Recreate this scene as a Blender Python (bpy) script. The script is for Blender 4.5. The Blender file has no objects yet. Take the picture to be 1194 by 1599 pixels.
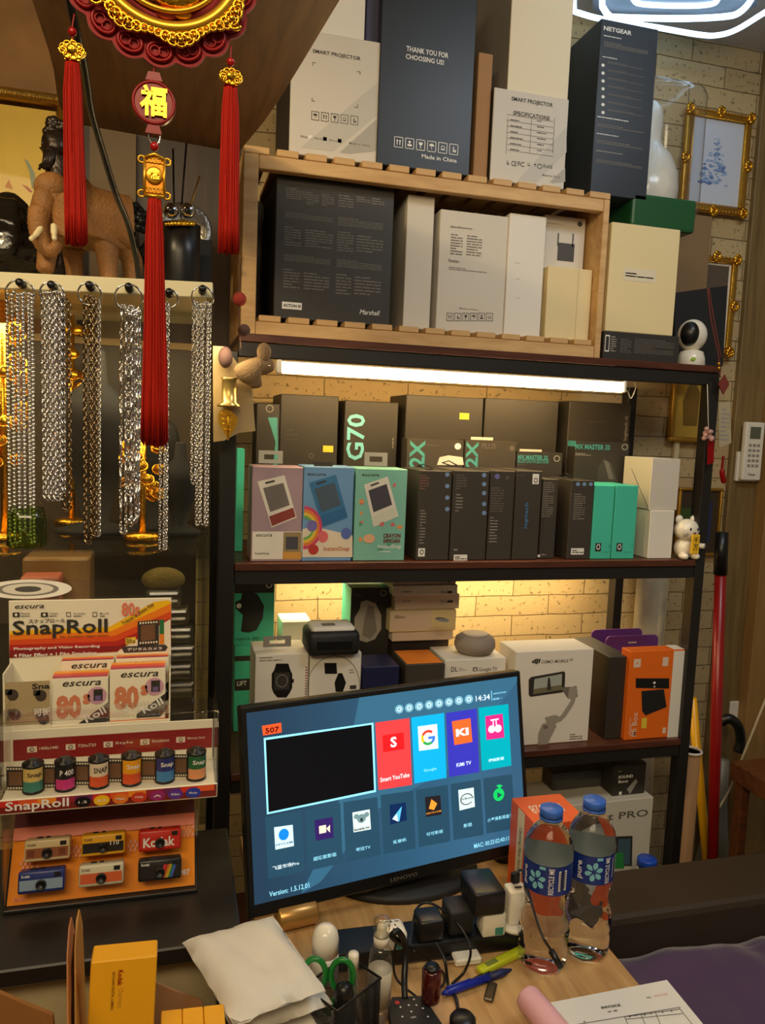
import bpy, bmesh, math, random
from mathutils import Vector, Matrix
R = random.Random(7)
PI = math.pi
S = bpy.context.scene
COL = S.collection

# ---------------------------------------------------------------- camera, world, lights
F = 1200.0
CR = Vector((0.9646761, -0.2605818, 0.0386925)); CU = Vector((-0.0094936, 0.1123923, 0.9936186)); CF = Vector((0.2632677, 0.9588874, -0.1059483))
cam = bpy.data.cameras.new('camera'); camo = bpy.data.objects.new('camera', cam); COL.objects.link(camo)
cam.sensor_fit = 'HORIZONTAL'; cam.sensor_width = 36; cam.lens = 36*F/1194
cam.clip_start = .02
camo.matrix_world = Matrix((CR, CU, -CF)).transposed().to_4x4()
S.camera = camo
S.view_settings.view_transform = 'Standard'; S.view_settings.look = 'None'
S.view_settings.exposure = 0; S.view_settings.gamma = 1
w = bpy.data.worlds.new('world'); S.world = w; w.use_nodes = True
w.node_tree.nodes['Background'].inputs[0].default_value = (1, .78, .5, 1)
w.node_tree.nodes['Background'].inputs[1].default_value = .12
def area(name, loc, target, sx, sy, power, col):
    l = bpy.data.lights.new(name, 'AREA'); l.shape = 'RECTANGLE'; l.size = sx; l.size_y = sy; l.energy = power; l.color = col
    o = bpy.data.objects.new(name, l); COL.objects.link(o); o.location = loc
    o.rotation_euler = (Vector(target)-Vector(loc)).to_track_quat('-Z', 'Y').to_euler()
area('shop_ceiling_light', (-.3, -.5, .95), (.3, 1.2, -.4), 1.2, .6, 30, (1, .79, .49))
area('shop_ceiling_light', (1.0, .55, 1.0), (1.0, 1.0, -.6), .6, .4, 9, (.84, .92, 1))
area('under_shelf_light', (.62, 1.69, -.325), (.62, 1.77, -.7), .84, .02, 3.4, (1, .74, .38))
area('cabinet_fill_light', (-.25, 1.30, .14), (-.25, 1.42, -.2), .7, .02, 2.2, (1, .78, .45))  # added fill lamp, only there to brighten the dark cabinet interior
sp = bpy.data.lights.new('display_spot', 'SPOT'); sp.energy = 22; sp.spot_size = 1.1; sp.spot_blend = .6; sp.shadow_soft_size = .03; sp.color = (1, .76, .42)
spo = bpy.data.objects.new('display_spot', sp); COL.objects.link(spo); spo.location = (-.75, .55, .8)
spo.rotation_euler = (Vector((-.05, 1.3, .1))-spo.location).to_track_quat('-Z', 'Y').to_euler()

# ---------------------------------------------------------------- pixel rays (photo frame 1194 x 1599) onto real planes
def ray(px, py): return CR*((px-597)/F) - CU*((py-799.5)/F) + CF
def PY(px, py, Y): d = ray(px, py); return d*(Y/d.y)
def PZ(px, py, z): d = ray(px, py); return d*(z/d.z)
def proj(P): P = Vector(P); return 597+F*P.dot(CR)/P.dot(CF), 799.5-F*P.dot(CU)/P.dot(CF)
def PX(px, py, x): d = ray(px, py); return d*(x/d.x)

# ---------------------------------------------------------------- materials
MATS = {}
def lin(c): return tuple(((v/255)/12.92 if v/255 <= .04045 else (((v/255)+.055)/1.055)**2.4) for v in c)
def nt(m):
    m.use_nodes = True; n = m.node_tree; return n, n.nodes['Principled BSDF']
def M(name, c=None, rough=.55, metal=0, emit=0, bump=0, bscale=60, vary=0, vscale=8, stretch=None, coat=0, spec=.5, sheen=0):
    if name in MATS: return MATS[name]
    m = bpy.data.materials.new(name); MATS[name] = m; n, b = nt(m); L = n.links
    col = (*lin(c), 1); b.inputs['Base Color'].default_value = col
    b.inputs['Roughness'].default_value = rough; b.inputs['Metallic'].default_value = metal
    b.inputs['Coat Weight'].default_value = coat; b.inputs['Specular IOR Level'].default_value = spec
    if sheen: b.inputs['Sheen Weight'].default_value = sheen
    if emit:
        b.inputs['Emission Color'].default_value = col; b.inputs['Emission Strength'].default_value = emit
    if bump or vary:
        tc = n.nodes.new('ShaderNodeTexCoord'); mp = n.nodes.new('ShaderNodeMapping'); L.new(tc.outputs['Object'], mp.inputs[0])
        if stretch: mp.inputs['Scale'].default_value = stretch
        if vary:
            t = n.nodes.new('ShaderNodeTexNoise'); t.inputs['Scale'].default_value = vscale; t.inputs['Detail'].default_value = 6
            L.new(mp.outputs[0], t.inputs[0]); r = n.nodes.new('ShaderNodeValToRGB'); L.new(t.outputs[0], r.inputs[0])
            r.color_ramp.elements[0].position = .3; r.color_ramp.elements[1].position = .7
            r.color_ramp.elements[0].color = (*[v*(1-vary) for v in col[:3]], 1); r.color_ramp.elements[1].color = (*[min(1, v*(1+vary)) for v in col[:3]], 1)
            L.new(r.outputs[0], b.inputs['Base Color'])
        if bump:
            t = n.nodes.new('ShaderNodeTexNoise'); t.inputs['Scale'].default_value = bscale; t.inputs['Detail'].default_value = 4
            L.new(mp.outputs[0], t.inputs[0]); bp = n.nodes.new('ShaderNodeBump'); bp.inputs['Strength'].default_value = bump; bp.inputs['Distance'].default_value = .004
            L.new(t.outputs[0], bp.inputs['Height']); L.new(bp.outputs[0], b.inputs['Normal'])
    return m
def clear(name, fac, tint=(1, 1, 1), rough=.03):
    m = bpy.data.materials.new(name); MATS[name] = m; m.use_nodes = True; n = m.node_tree; n.nodes.clear(); L = n.links
    t = n.nodes.new('ShaderNodeBsdfTransparent'); t.inputs[0].default_value = (*tint, 1); g = n.nodes.new('ShaderNodeBsdfGlossy'); g.inputs['Roughness'].default_value = rough
    mx = n.nodes.new('ShaderNodeMixShader'); o = n.nodes.new('ShaderNodeOutputMaterial'); lw = n.nodes.new('ShaderNodeLayerWeight'); lw.inputs[0].default_value = .5
    pw_ = n.nodes.new('ShaderNodeMath'); pw_.operation = 'POWER'; pw_.inputs[1].default_value = 3.5; L.new(lw.outputs['Facing'], pw_.inputs[0])
    mt = n.nodes.new('ShaderNodeMath'); mt.operation = 'MULTIPLY_ADD'; mt.inputs[1].default_value = .6; mt.inputs[2].default_value = fac*.15; L.new(pw_.outputs[0], mt.inputs[0])
    L.new(mt.outputs[0], mx.inputs[0]); L.new(t.outputs[0], mx.inputs[1]); L.new(g.outputs[0], mx.inputs[2]); L.new(mx.outputs[0], o.inputs[0]); return m
def brick_mat():
    m = bpy.data.materials.new('brick'); n, b = nt(m); L = n.links; b.inputs['Roughness'].default_value = .8
    tc = n.nodes.new('ShaderNodeTexCoord'); sx = n.nodes.new('ShaderNodeSeparateXYZ'); cx = n.nodes.new('ShaderNodeCombineXYZ')
    L.new(tc.outputs['Object'], sx.inputs[0]); L.new(sx.outputs[0], cx.inputs[0]); L.new(sx.outputs[2], cx.inputs[1])
    nz = n.nodes.new('ShaderNodeTexNoise'); nz.inputs['Scale'].default_value = 9; L.new(cx.outputs[0], nz.inputs[0])
    vm = n.nodes.new('ShaderNodeVectorMath'); vm.operation = 'SCALE'; vm.inputs[3].default_value = .008; L.new(nz.outputs[1], vm.inputs[0])
    va = n.nodes.new('ShaderNodeVectorMath'); L.new(cx.outputs[0], va.inputs[0]); L.new(vm.outputs[0], va.inputs[1])
    br = n.nodes.new('ShaderNodeTexBrick'); L.new(va.outputs[0], br.inputs[0]); br.inputs['Scale'].default_value = 1
    br.inputs['Brick Width'].default_value = .205; br.inputs['Row Height'].default_value = .053; br.inputs['Mortar Size'].default_value = .0013; br.inputs['Mortar Smooth'].default_value = .6
    br.inputs['Color1'].default_value = (*lin((196, 174, 130)), 1); br.inputs['Color2'].default_value = (*lin((182, 158, 114)), 1); br.inputs['Mortar'].default_value = (*lin((110, 86, 50)), 1)
    p = n.nodes.new('ShaderNodeTexNoise'); p.inputs['Scale'].default_value = 75; p.inputs['Detail'].default_value = 5; p.inputs['Roughness'].default_value = .65; L.new(cx.outputs[0], p.inputs[0])
    rp = n.nodes.new('ShaderNodeValToRGB'); rp.color_ramp.elements[0].position = .30; rp.color_ramp.elements[1].position = .40; L.new(p.outputs[0], rp.inputs[0])
    mx = n.nodes.new('ShaderNodeMix'); mx.data_type = 'RGBA'; mx.blend_type = 'MULTIPLY'; mx.inputs[0].default_value = .45
    L.new(br.outputs[0], mx.inputs[6]); L.new(rp.outputs[0], mx.inputs[7]); L.new(mx.outputs[2], b.inputs['Base Color'])
    iv = n.nodes.new('ShaderNodeMath'); iv.operation = 'MULTIPLY_ADD'; iv.inputs[1].default_value = -1.2; L.new(br.outputs[1], iv.inputs[0])
    L.new(rp.outputs[0], iv.inputs[2]); bp = n.nodes.new('ShaderNodeBump'); bp.inputs['Strength'].default_value = .8; bp.inputs['Distance'].default_value = .004
    L.new(iv.outputs[0], bp.inputs['Height']); L.new(bp.outputs[0], b.inputs['Normal']); return m
def wood_mat(name, c1, c2, scale=(1, 12, 12), rough=.45, sc=6, coat=0):
    m = bpy.data.materials.new(name); MATS[name] = m; n, b = nt(m); L = n.links; b.inputs['Roughness'].default_value = rough; b.inputs['Coat Weight'].default_value = coat
    tc = n.nodes.new('ShaderNodeTexCoord'); mp = n.nodes.new('ShaderNodeMapping'); mp.inputs['Scale'].default_value = scale; L.new(tc.outputs['Object'], mp.inputs[0])
    t = n.nodes.new('ShaderNodeTexNoise'); t.inputs['Scale'].default_value = sc; t.inputs['Detail'].default_value = 8; t.inputs['Distortion'].default_value = .6; L.new(mp.outputs[0], t.inputs[0])
    r = n.nodes.new('ShaderNodeValToRGB'); r.color_ramp.elements[0].position = .32; r.color_ramp.elements[1].position = .66
    r.color_ramp.elements[0].color = (*lin(c1), 1); r.color_ramp.elements[1].color = (*lin(c2), 1); L.new(t.outputs[0], r.inputs[0]); L.new(r.outputs[0], b.inputs['Base Color'])
    bp = n.nodes.new('ShaderNodeBump'); bp.inputs['Strength'].default_value = .15; bp.inputs['Distance'].default_value = .002; L.new(t.outputs[0], bp.inputs['Height']); L.new(bp.outputs[0], b.inputs['Normal']); return m
def water_mat():
    m = bpy.data.materials.new('bottle_water'); n, b = nt(m); b.inputs['Transmission Weight'].default_value = 1; b.inputs['IOR'].default_value = 1.25
    b.inputs['Roughness'].default_value = .02; b.inputs['Base Color'].default_value = (.93, .97, 1, 1); return m
BRICK = brick_mat()
SOFF = wood_mat('dark_wood_soffit', (104, 72, 42), (132, 94, 56), (14, 1.5, 1), .5, 5)
PANEL = wood_mat('panel_wood', (112, 90, 54), (136, 112, 70), (16, 16, 1), .5, 5)
PANELD = wood_mat('panel_wood_brown', (92, 66, 36), (108, 79, 44), (16, 16, 1), .5, 5)
CRATEW = wood_mat('crate_pine', (196, 152, 96), (220, 180, 122), (1.5, 8, 8), .6, 7)
SHELFW = wood_mat('shelf_board_wood', (70, 36, 24), (92, 50, 34), (1, 14, 14), .35, 8)
DESKW = wood_mat('desk_oak', (170, 130, 80), (200, 162, 108), (10, 1, 8), .4, 6, .1)
DARKW = wood_mat('dark_stained_wood', (46, 30, 18), (64, 42, 24), (12, 12, 1), .45, 5)
REDW = wood_mat('side_table_wood', (84, 46, 24), (108, 62, 32), (3, 12, 12), .4, 6)
WATER = water_mat()
ACR = clear('clear_acrylic', .18); GLASS = clear('cabinet_glass', .12, (.97, .98, .95)); WRAP = clear('shrink_wrap', .3, (1, 1, 1), .12); PLASTC = clear('thin_clear_plastic', .5, (.86, .84, .76), .2)
BLK = M('hazed_black_card', (50, 46, 41), .5); BLK2 = M('charcoal_card', (62, 57, 50), .5); BLKB = M('blue_black_card', (36, 42, 50), .4)  # BLK raised to a warm grey, putting lens haze into its colour
WHT = M('white_card', (232, 226, 214), .55); WHT2 = M('matte_white_card', (214, 206, 192), .6); CRM = M('cream_card', (232, 212, 160), .6); PKW = M('pinkish_white_card', (226, 204, 182), .6)
STEEL = M('black_painted_steel', (30, 27, 24), .45); BP = M('black_plastic', (20, 20, 21), .35); BPM = M('matte_black_plastic', (26, 26, 27), .6)
GREYTX = M('grey_print', (150, 146, 138), .6); DKTX = M('dark_print', (58, 54, 50), .6); WTX = M('white_print', (236, 234, 228), .5); DIMTX = M('dim_print', (98, 92, 84), .6); MIDTX = M('mid_print', (120, 114, 104), .6)
TEAL = M('teal_card', (70, 196, 168), .5); TEALTX = M('teal_print', (70, 150, 150), .5); CYTX = M('pale_blue_print', (120, 200, 215), .5)
GOLD = M('polished_gold', (236, 178, 52), .25, 1, bump=.25, bscale=300); GOLDP = M('gold_plastic', (224, 168, 50), .32, .75); DGOLD = M('antique_gold', (196, 150, 62), .4, .85, bump=.4, bscale=120)
SILV = M('silver_chain_metal', (226, 226, 228), .14, 1); DSILV = M('dark_silver_chain_metal', (150, 132, 104), .22, 1); CHR = M('chrome', (215, 215, 215), .12, 1)
RED = M('red_lacquer', (140, 8, 12), .35, spec=.3); REDT = M('red_tassel_thread', (176, 30, 14), .7, spec=.2); REDB = M('red_bead', (170, 24, 26), .2)
YEL = M('yellow_sticker', (232, 206, 60), .6); PURP = M('purple_card', (112, 62, 150), .55); ORG = M('orange_card', (236, 110, 22), .5); ORG2 = M('rust_orange_card', (222, 92, 38), .5)
NAVY = M('navy_card', (34, 38, 74), .35); CARD = M('brown_cardboard', (168, 126, 84), .8, bump=.1, bscale=30)
CERW = M('white_ceramic', (236, 230, 214), .25, coat=.4); BLUEC = M('blue_cap_plastic', (30, 76, 190), .3); LBL = M('blue_label_film', (22, 48, 128), .35)
_n, _b = nt(LBL); _g = _n.nodes.new('ShaderNodeNewGeometry'); _m = _n.nodes.new('ShaderNodeMix'); _m.data_type = 'RGBA'; _m.inputs[6].default_value = (*lin((22, 48, 128)), 1); _m.inputs[7].default_value = (*lin((112, 120, 122)), 1)
_n.links.new(_g.outputs['Backfacing'], _m.inputs[0]); _n.links.new(_m.outputs[2], _b.inputs['Base Color'])
WPAP = M('white_paper', (236, 234, 228), .7); KOY = M('golden_yellow_card', (240, 172, 20), .5)
OIL = M('yellow_painting_canvas', (238, 196, 52), .5, vary=.12, vscale=6, coat=.2)

# ---------------------------------------------------------------- mesh builder
FT = {}
def text_geo(s, bold=0):
    k = (s, bold)
    if k not in FT:
        c = bpy.data.curves.new('t', 'FONT'); c.body = s; c.resolution_u = 2; c.offset = bold; c.space_character = 1.02
        o = bpy.data.objects.new('t', c); COL.objects.link(o); bpy.context.view_layer.update()
        me = bpy.data.meshes.new_from_object(o.evaluated_get(bpy.context.evaluated_depsgraph_get()))
        vs = [Vector(v.co) for v in me.vertices]; fs = [tuple(p.vertices) for p in me.polygons]
        bpy.data.objects.remove(o); bpy.data.curves.remove(c); bpy.data.meshes.remove(me)
        if not vs: vs = [Vector((0, 0, 0)), Vector((1, 1, 0))]
        a = min(v.x for v in vs), min(v.y for v in vs); b = max(v.x for v in vs), max(v.y for v in vs)
        FT[k] = ([((v.x-a[0])/(b[0]-a[0]+1e-9), (v.y-a[1])/(b[1]-a[1]+1e-9)) for v in vs], fs)
    return FT[k]
class Face:
    """a plane in the scene: origin O, right U, up V, outward N"""
    def __init__(s, O, U, V): s.O = Vector(O); s.U = Vector(U).normalized(); s.V = Vector(V).normalized(); s.N = s.U.cross(s.V)
    def uv(s, px, py):
        d = ray(px, py); t = s.O.dot(s.N)/d.dot(s.N); p = d*t - s.O; return p.dot(s.U), p.dot(s.V)
    def prect(s, x0, y0, x1, y1, fix=1):
        xm, ym = (x0+x1)/2, (y0+y1)/2
        if fix:
            u, v = s.uv(xm, ym); a = proj(s.at(u-.01, v)); b = proj(s.at(u+.01, v)); sl = abs((b[1]-a[1])/(b[0]-a[0]+1e-9)); hh = max((y1-y0)*.5, (y1-y0)-sl*(x1-x0))/2; y0, y1 = ym-hh, ym+hh
        return s.uv(x0, ym)[0], s.uv(xm, y1)[1], s.uv(x1, ym)[0], s.uv(xm, y0)[1]
    def at(s, u, v, h=0): return s.O + s.U*u + s.V*v + s.N*h
class MB:
    def __init__(s): s.v = []; s.f = []; s.m = []; s.sm = []; s.mats = []
    def add(s, vs, fs, mat, smooth=False):
        o = len(s.v); s.v += [Vector(v) for v in vs]
        if mat not in s.mats: s.mats.append(mat)
        i = s.mats.index(mat)
        for f in fs: s.f.append(tuple(o+k for k in f)); s.m.append(i); s.sm.append(smooth)
        return s
    def bm(s, b, mat, smooth=False, X=None):
        b.verts.ensure_lookup_table(); b.verts.index_update()
        vs = [(X @ v.co) if X else v.co.copy() for v in b.verts]; fs = [tuple(v.index for v in f.verts) for f in b.faces]; b.free(); return s.add(vs, fs, mat, smooth)
    def obox(s, O, U, W, V, a, d, h, mat, bev=.0012, smooth=False):
        """box from corner O, width a along U, depth d along W, height h along V"""
        b = bmesh.new(); bmesh.ops.create_cube(b, size=1)
        for v in b.verts: v.co = Vector(((v.co.x+.5)*a, (v.co.y+.5)*d, (v.co.z+.5)*h))
        if bev: bmesh.ops.bevel(b, geom=b.edges[:], offset=min(bev, a*.3, d*.3, h*.3), segments=2 if bev > .002 else 1, affect='EDGES', profile=.5)
        X = Matrix((Vector(U).normalized(), Vector(W).normalized(), Vector(V).normalized())).transposed().to_4x4(); X.translation = Vector(O)
        return s.bm(b, mat, smooth, X)
    def box(s, x0, x1, y0, y1, z0, z1, mat, bev=.0012): return s.obox((x0, y0, z0), (1, 0, 0), (0, 1, 0), (0, 0, 1), x1-x0, y1-y0, z1-z0, mat, bev)
    def quad(s, a, b, c, d, mat): return s.add([a, b, c, d], [(0, 1, 2, 3)], mat)
    def ball(s, c, r, mat, seg=16, X=None):
        r = (r, r, r) if not hasattr(r, '__len__') else r
        b = bmesh.new(); bmesh.ops.create_uvsphere(b, u_segments=seg, v_segments=max(6, seg//2), radius=1)
        T = Matrix.Translation(Vector(c)) @ (X.to_4x4() if X else Matrix.Identity(4)) @ Matrix.Diagonal((*r, 1)); return s.bm(b, mat, True, T)
    def lathe(s, c, prof, mat, n=32, axis=(0, 0, 1), smooth=True, fn=None):
        q = Vector((0, 0, 1)).rotation_difference(Vector(axis).normalized()); vs = []; fs = []
        for i, (r, z) in enumerate(prof):
            for k in range(n):
                a = 2*PI*k/n; rr = r*(fn(a, z) if fn else 1); vs.append(Vector(c)+q @ Vector((rr*math.cos(a), rr*math.sin(a), z)))
        for i in range(len(prof)-1):
            for k in range(n): fs.append((i*n+k, i*n+(k+1) % n, (i+1)*n+(k+1) % n, (i+1)*n+k))
        fs.append(tuple(range(n))[::-1]); fs.append(tuple((len(prof)-1)*n+k for k in range(n))); return s.add(vs, fs, mat, smooth)
    def tube(s, pts, r, mat, n=8, closed=False):
        pts = [Vector(p) for p in pts]; N = len(pts); rs = r if hasattr(r, '__len__') else [r]*N
        vs = []; fs = []; up = None
        for i in range(N):
            a = pts[(i-1) % N] if (closed or i > 0) else pts[0]; b = pts[(i+1) % N] if (closed or i < N-1) else pts[-1]
            t = (b-a).normalized() if (b-a).length > 1e-9 else Vector((0, 0, 1))
            if up is None: up = t.orthogonal().normalized()
            up = (up - t*up.dot(t)); up = up.normalized() if up.length > 1e-6 else t.orthogonal().normalized(); sd = t.cross(up)
            for k in range(n): an = 2*PI*k/n; vs.append(pts[i]+(up*math.cos(an)+sd*math.sin(an))*rs[i])
        for i in range(N if closed else N-1):
            j = (i+1) % N
            for k in range(n): fs.append((i*n+k, i*n+(k+1) % n, j*n+(k+1) % n, j*n+k))
        if not closed: fs.append(tuple(range(n))[::-1]); fs.append(tuple((N-1)*n+k for k in range(n)))
        return s.add(vs, fs, mat, True)
    def ring(s, c, R_, r, mat, U=(1, 0, 0), V=(0, 0, 1), n=24, m=8, sq=1): 
        U = Vector(U); V = Vector(V); return s.tube([Vector(c)+U*R_*math.cos(2*PI*k/n)+V*R_*sq*math.sin(2*PI*k/n) for k in range(n)], r, mat, m, True)
    def prism(s, F_, pts, h0, h1, mat, smooth=False):
        n = len(pts); vs = [F_.at(u, v, h0) for u, v in pts]+[F_.at(u, v, h1) for u, v in pts]
        fs = [(k, (k+1) % n, n+(k+1) % n, n+k) for k in range(n)]
        s.add(vs, fs+[tuple(range(n))[::-1], tuple(range(n, 2*n))], mat, smooth); return s
    # decals on a face, measured in photo pixels or in metres
    def drect(s, F_, px0, py0, px1, py1, mat, h=.0004):
        u0, v0, u1, v1 = F_.prect(px0, py0, px1, py1, 0); return s.mrect(F_, u0, v0, u1, v1, mat, h)
    def mrect(s, F_, u0, v0, u1, v1, mat, h=.0004): return s.quad(F_.at(u0, v0, h), F_.at(u1, v0, h), F_.at(u1, v1, h), F_.at(u0, v1, h), mat)
    def dpoly(s, F_, pts, mat, h=.0004, px=True):
        q = [F_.uv(*p) if px else p for p in pts]; return s.add([F_.at(u, v, h) for u, v in q], [tuple(range(len(q)))], mat)
    def ddisc(s, F_, px, py, rx, ry, mat, h=.0005, n=24, a0=0):
        u, v = F_.uv(px, py); ru = abs(F_.uv(px+rx, py)[0]-u); rv = abs(F_.uv(px, py-ry)[1]-v)
        return s.add([F_.at(u+ru*math.cos(2*PI*k/n+a0), v+rv*math.sin(2*PI*k/n+a0), h) for k in range(n)], [tuple(range(n))], mat)
    def dring(s, F_, px, py, rx, ry, t, mat, h=.0005, n=24, a0=0, a1=2*PI):
        u, v = F_.uv(px, py); ru = abs(F_.uv(px+rx, py)[0]-u); rv = abs(F_.uv(px, py-ry)[1]-v); q = []
        for k in range(n+1):
            a = a0+(a1-a0)*k/n; q.append(F_.at(u+ru*math.cos(a), v+rv*math.sin(a), h)); q.append(F_.at(u+ru*(1-t)*math.cos(a), v+rv*(1-t)*math.sin(a), h))
        return s.add(q, [(2*k, 2*k+2, 2*k+3, 2*k+1) for k in range(n)], mat)
    def mtext(s, F_, st, u0, v0, u1, v1, mat, h=.0006, rot=0, bold=.012, slant=0):
        g, fs = text_geo(st, bold); vs = []
        for a, b in g:
            if rot == 90: a, b = 1-b, a
            elif rot == -90: a, b = b, 1-a
            elif rot == 180: a, b = 1-a, 1-b
            vs.append(F_.at(u0+(u1-u0)*a+slant*(v1-v0)*b, v0+(v1-v0)*b, h))
        return s.add(vs, fs, mat)
    def dtext(s, F_, st, px0, py0, px1, py1, mat, h=.0006, rot=0, bold=.012, slant=0):
        u0, v0, u1, v1 = F_.prect(px0, py0, px1, py1)
        return s.mtext(F_, st, u0, v0, u1, v1, mat, h, rot, bold, slant)
    def dlines(s, F_, px0, py0, px1, py1, n, mat, fill=.45, vert=False, h=.0004, words=True):
        u0, v0, u1, v1 = F_.prect(px0, py0, px1, py1)
        if vert: u0, v0, u1, v1 = v0, u0, v1, u1
        p = (v1-v0)/n
        for k in range(n):
            x = u0; end = u1 if k % 5 else u0+(u1-u0)*R.uniform(.4, .8)
            while x < end:
                l = R.uniform(1.2, 5)*p if words else (end-x); e = min(x+l, end); a, b = v1-(k+.5+fill/2)*p, v1-(k+.5-fill/2)*p
                if vert: s.mrect(F_, a, x, b, e, mat, h)
                else: s.mrect(F_, x, a, e, b, mat, h)
                x = e+p*.35
        return s
    def icon(s, F_, px, py, w_, mat, kind=0, box=True):
        u, v = F_.uv(px, py); r = abs(F_.uv(px+w_/2, py)[0]-u); t = r*.14
        if box:
            for a in ((-r, -r*1.1, r, -r*1.1+t), (-r, r*1.1-t, r, r*1.1), (-r, -r*1.1, -r+t, r*1.1), (r-t, -r*1.1, r, r*1.1)): s.mrect(F_, u+a[0], v+a[1], u+a[2], v+a[3], mat, .0005)
        q = r*.6; A = lambda pts: s.add([F_.at(u+x*q, v+y*q, .0005) for x, y in pts], [tuple(range(len(pts)))], mat)
        if kind == 0: [A([(x-.15, -.9), (x+.15, -.9), (x+.15, .3), (x+.4, .3), (x, 1), (x-.4, .3), (x-.15, .3)]) for x in (-.5, .5)]
        elif kind == 1: A([(-.8, .9), (.8, .9), (.5, 0), (.12, -.2), (.12, -.8), (.5, -1), (-.5, -1), (-.12, -.8), (-.12, -.2), (-.5, 0)])
        elif kind == 2: A([(-1, .1), (-.7, .7), (0, 1), (.7, .7), (1, .1)]); A([(-.1, .1), (.1, .1), (.1, -1), (-.1, -1)])
        elif kind == 3: A([(-.8, -.9), (.8, -.9), (.8, -.2), (-.8, -.2)]); A([(-.4, .1), (.4, .1), (.4, .9), (-.4, .9)])
        elif kind == 4: A([(-.9, -.7), (.9, -.7), (.5, -.3), (-.4, -.3)]); A([(-.8, -.1), (-.4, .1), (.1, .9), (-.3, .8)]); A([(.2, .8), (.5, .7), (.9, -.1), (.6, -.1)])
        else: A([(-.3, -.9), (.2, -.9), (.1, .4), (-.3, .4)]); A([(-.3, .5), (.1, .5), (.1, .9), (-.3, .9)]); A([(.3, -.9), (.9, -.9), (.8, -.1), (.4, -.1)])
        return s
    def build(s, name, parent=None, origin=None, label=None, cat=None, group=None, kind=None):
        me = bpy.data.meshes.new(name)
        xs = [v.x for v in s.v]; ys = [v.y for v in s.v]; zs = [v.z for v in s.v]
        o = Vector(origin) if origin is not None else Vector(((min(xs)+max(xs))/2, (min(ys)+max(ys))/2, min(zs)))
        me.from_pydata([v-o for v in s.v], [], s.f)
        for m in s.mats: me.materials.append(m)
        me.polygons.foreach_set('material_index', s.m); me.polygons.foreach_set('use_smooth', s.sm); me.update()
        ob = bpy.data.objects.new(name, me); COL.objects.link(ob)
        W0 = parent['_w'] if parent else (0, 0, 0)
        ob['_w'] = tuple(o); ob.location = o-Vector(W0); ob.parent = parent
        return tag(ob, label, cat, group, kind)
def tag(o, label=None, cat=None, group=None, kind=None):
    for k, v in (('label', label), ('category', cat), ('group', group), ('kind', kind)):
        if v: o[k] = v
    return o
def empty(name, loc, label, cat, group=None):
    o = bpy.data.objects.new(name, None); COL.objects.link(o); o.location = loc; o['_w'] = tuple(loc); o.empty_display_size = .02
    return tag(o, label, cat, group)
def st(name, mb): return mb.build(name, kind='structure')
def curve(pts, n=8):
    """Catmull-Rom through points"""
    P_ = [Vector(p) for p in pts]; P_ = [P_[0]*2-P_[1]]+P_+[P_[-1]*2-P_[-2]]; out = []
    for i in range(1, len(P_)-2):
        for k in range(n):
            t = k/n; a, b, c, d = P_[i-1:i+3]; out.append(.5*((2*b)+(c-a)*t+(2*a-5*b+4*c-d)*t*t+(3*b-a-3*c+d)*t**3))
    return out+[P_[-2]]
class Carton:
    """a straight box: front plane at depth Y, left and right edges and top read at pixel rows, standing at height zb"""
    def __init__(s, name, x0, x1, yt, Y, dep, zb, mat, yref=None, yaw=0, xt=None, bev=.0012, zt=None, sidemat=None):
        s.name = name; xm = (x0+x1)/2
        if yref is None: yref = yt+40
        A = PY(x0, yref, Y); U = Vector((math.cos(yaw), math.sin(yaw), 0)); s.W = Vector((-math.sin(yaw), math.cos(yaw), 0))
        s.F = Face((A.x, Y, zb), U, (0, 0, 1)); s.w = s.F.uv(x1, yref)[0]; s.h = (s.F.uv(xt or xm, yt)[1]) if zt is None else zt-zb; s.d = dep; s.zb = zb; s.zt = zb+s.h
        s.mb = MB(); s.mb.obox(s.F.O, U, s.W, (0, 0, 1), s.w, dep, s.h, mat, bev)
        s.L = Face(s.F.O+s.W*dep, -s.W, (0, 0, 1)); s.T = Face(s.F.at(0, s.h), U, s.W)
        if sidemat: s.mb.mrect(s.L, .001, .001, dep-.001, s.h-.001, sidemat, .0003)
    def t(s, st_, a, b, c, d, m=WTX, **k): s.mb.dtext(s.F, st_, a, b, c, d, m, **k); return s
    def r(s, a, b, c, d, m, h=.0004): s.mb.drect(s.F, a, b, c, d, m, h); return s
    def l(s, a, b, c, d, n, m=GREYTX, **k): s.mb.dlines(s.F, a, b, c, d, n, m, **k); return s
    def i(s, a, b, w_, m, kind=0, box=True): s.mb.icon(s.F, a, b, w_, m, kind, box); return s
    def edges(s, m, t=.0012):
        for a in ((0, s.h-t, s.w, s.h), (0, 0, t, s.h)): s.mb.mrect(s.F, *a, m, .0003)
        return s
    def done(s, label, cat='box', group=None):
        s.o = s.mb.build(s.name, origin=s.F.O+s.F.U*s.w/2+s.W*s.d/2, label=label, cat=cat, group=group); return s
def fu(F_): return lambda u, v, h=0: F_.at(u, v, h)
XA, YA, ZA = Vector((1, 0, 0)), Vector((0, 1, 0)), Vector((0, 0, 1))

# ================================================================ SETTING
YW = 1.80; ZC = 1.02; ZF = -1.47
st('wall_back', MB().box(-1.2, 2.3, YW, YW+.08, ZF, ZC, BRICK, 0))
st('floor', MB().box(-1.5, 2.4, -1.5, YW, ZF-.05, ZF, M('floor_tile', (84, 66, 46), .5, vary=.15), 0))
st('ceiling', MB().box(-1.5, 2.4, -1.5, YW+.08, ZC, ZC+.05, M('ceiling_paint', (206, 204, 200), .8), 0))
st('wall_left', MB().box(-1.28, -1.2, -1.5, YW, ZF, ZC, M('left_wall_paint', (120, 92, 54), .7), 0))
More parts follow.
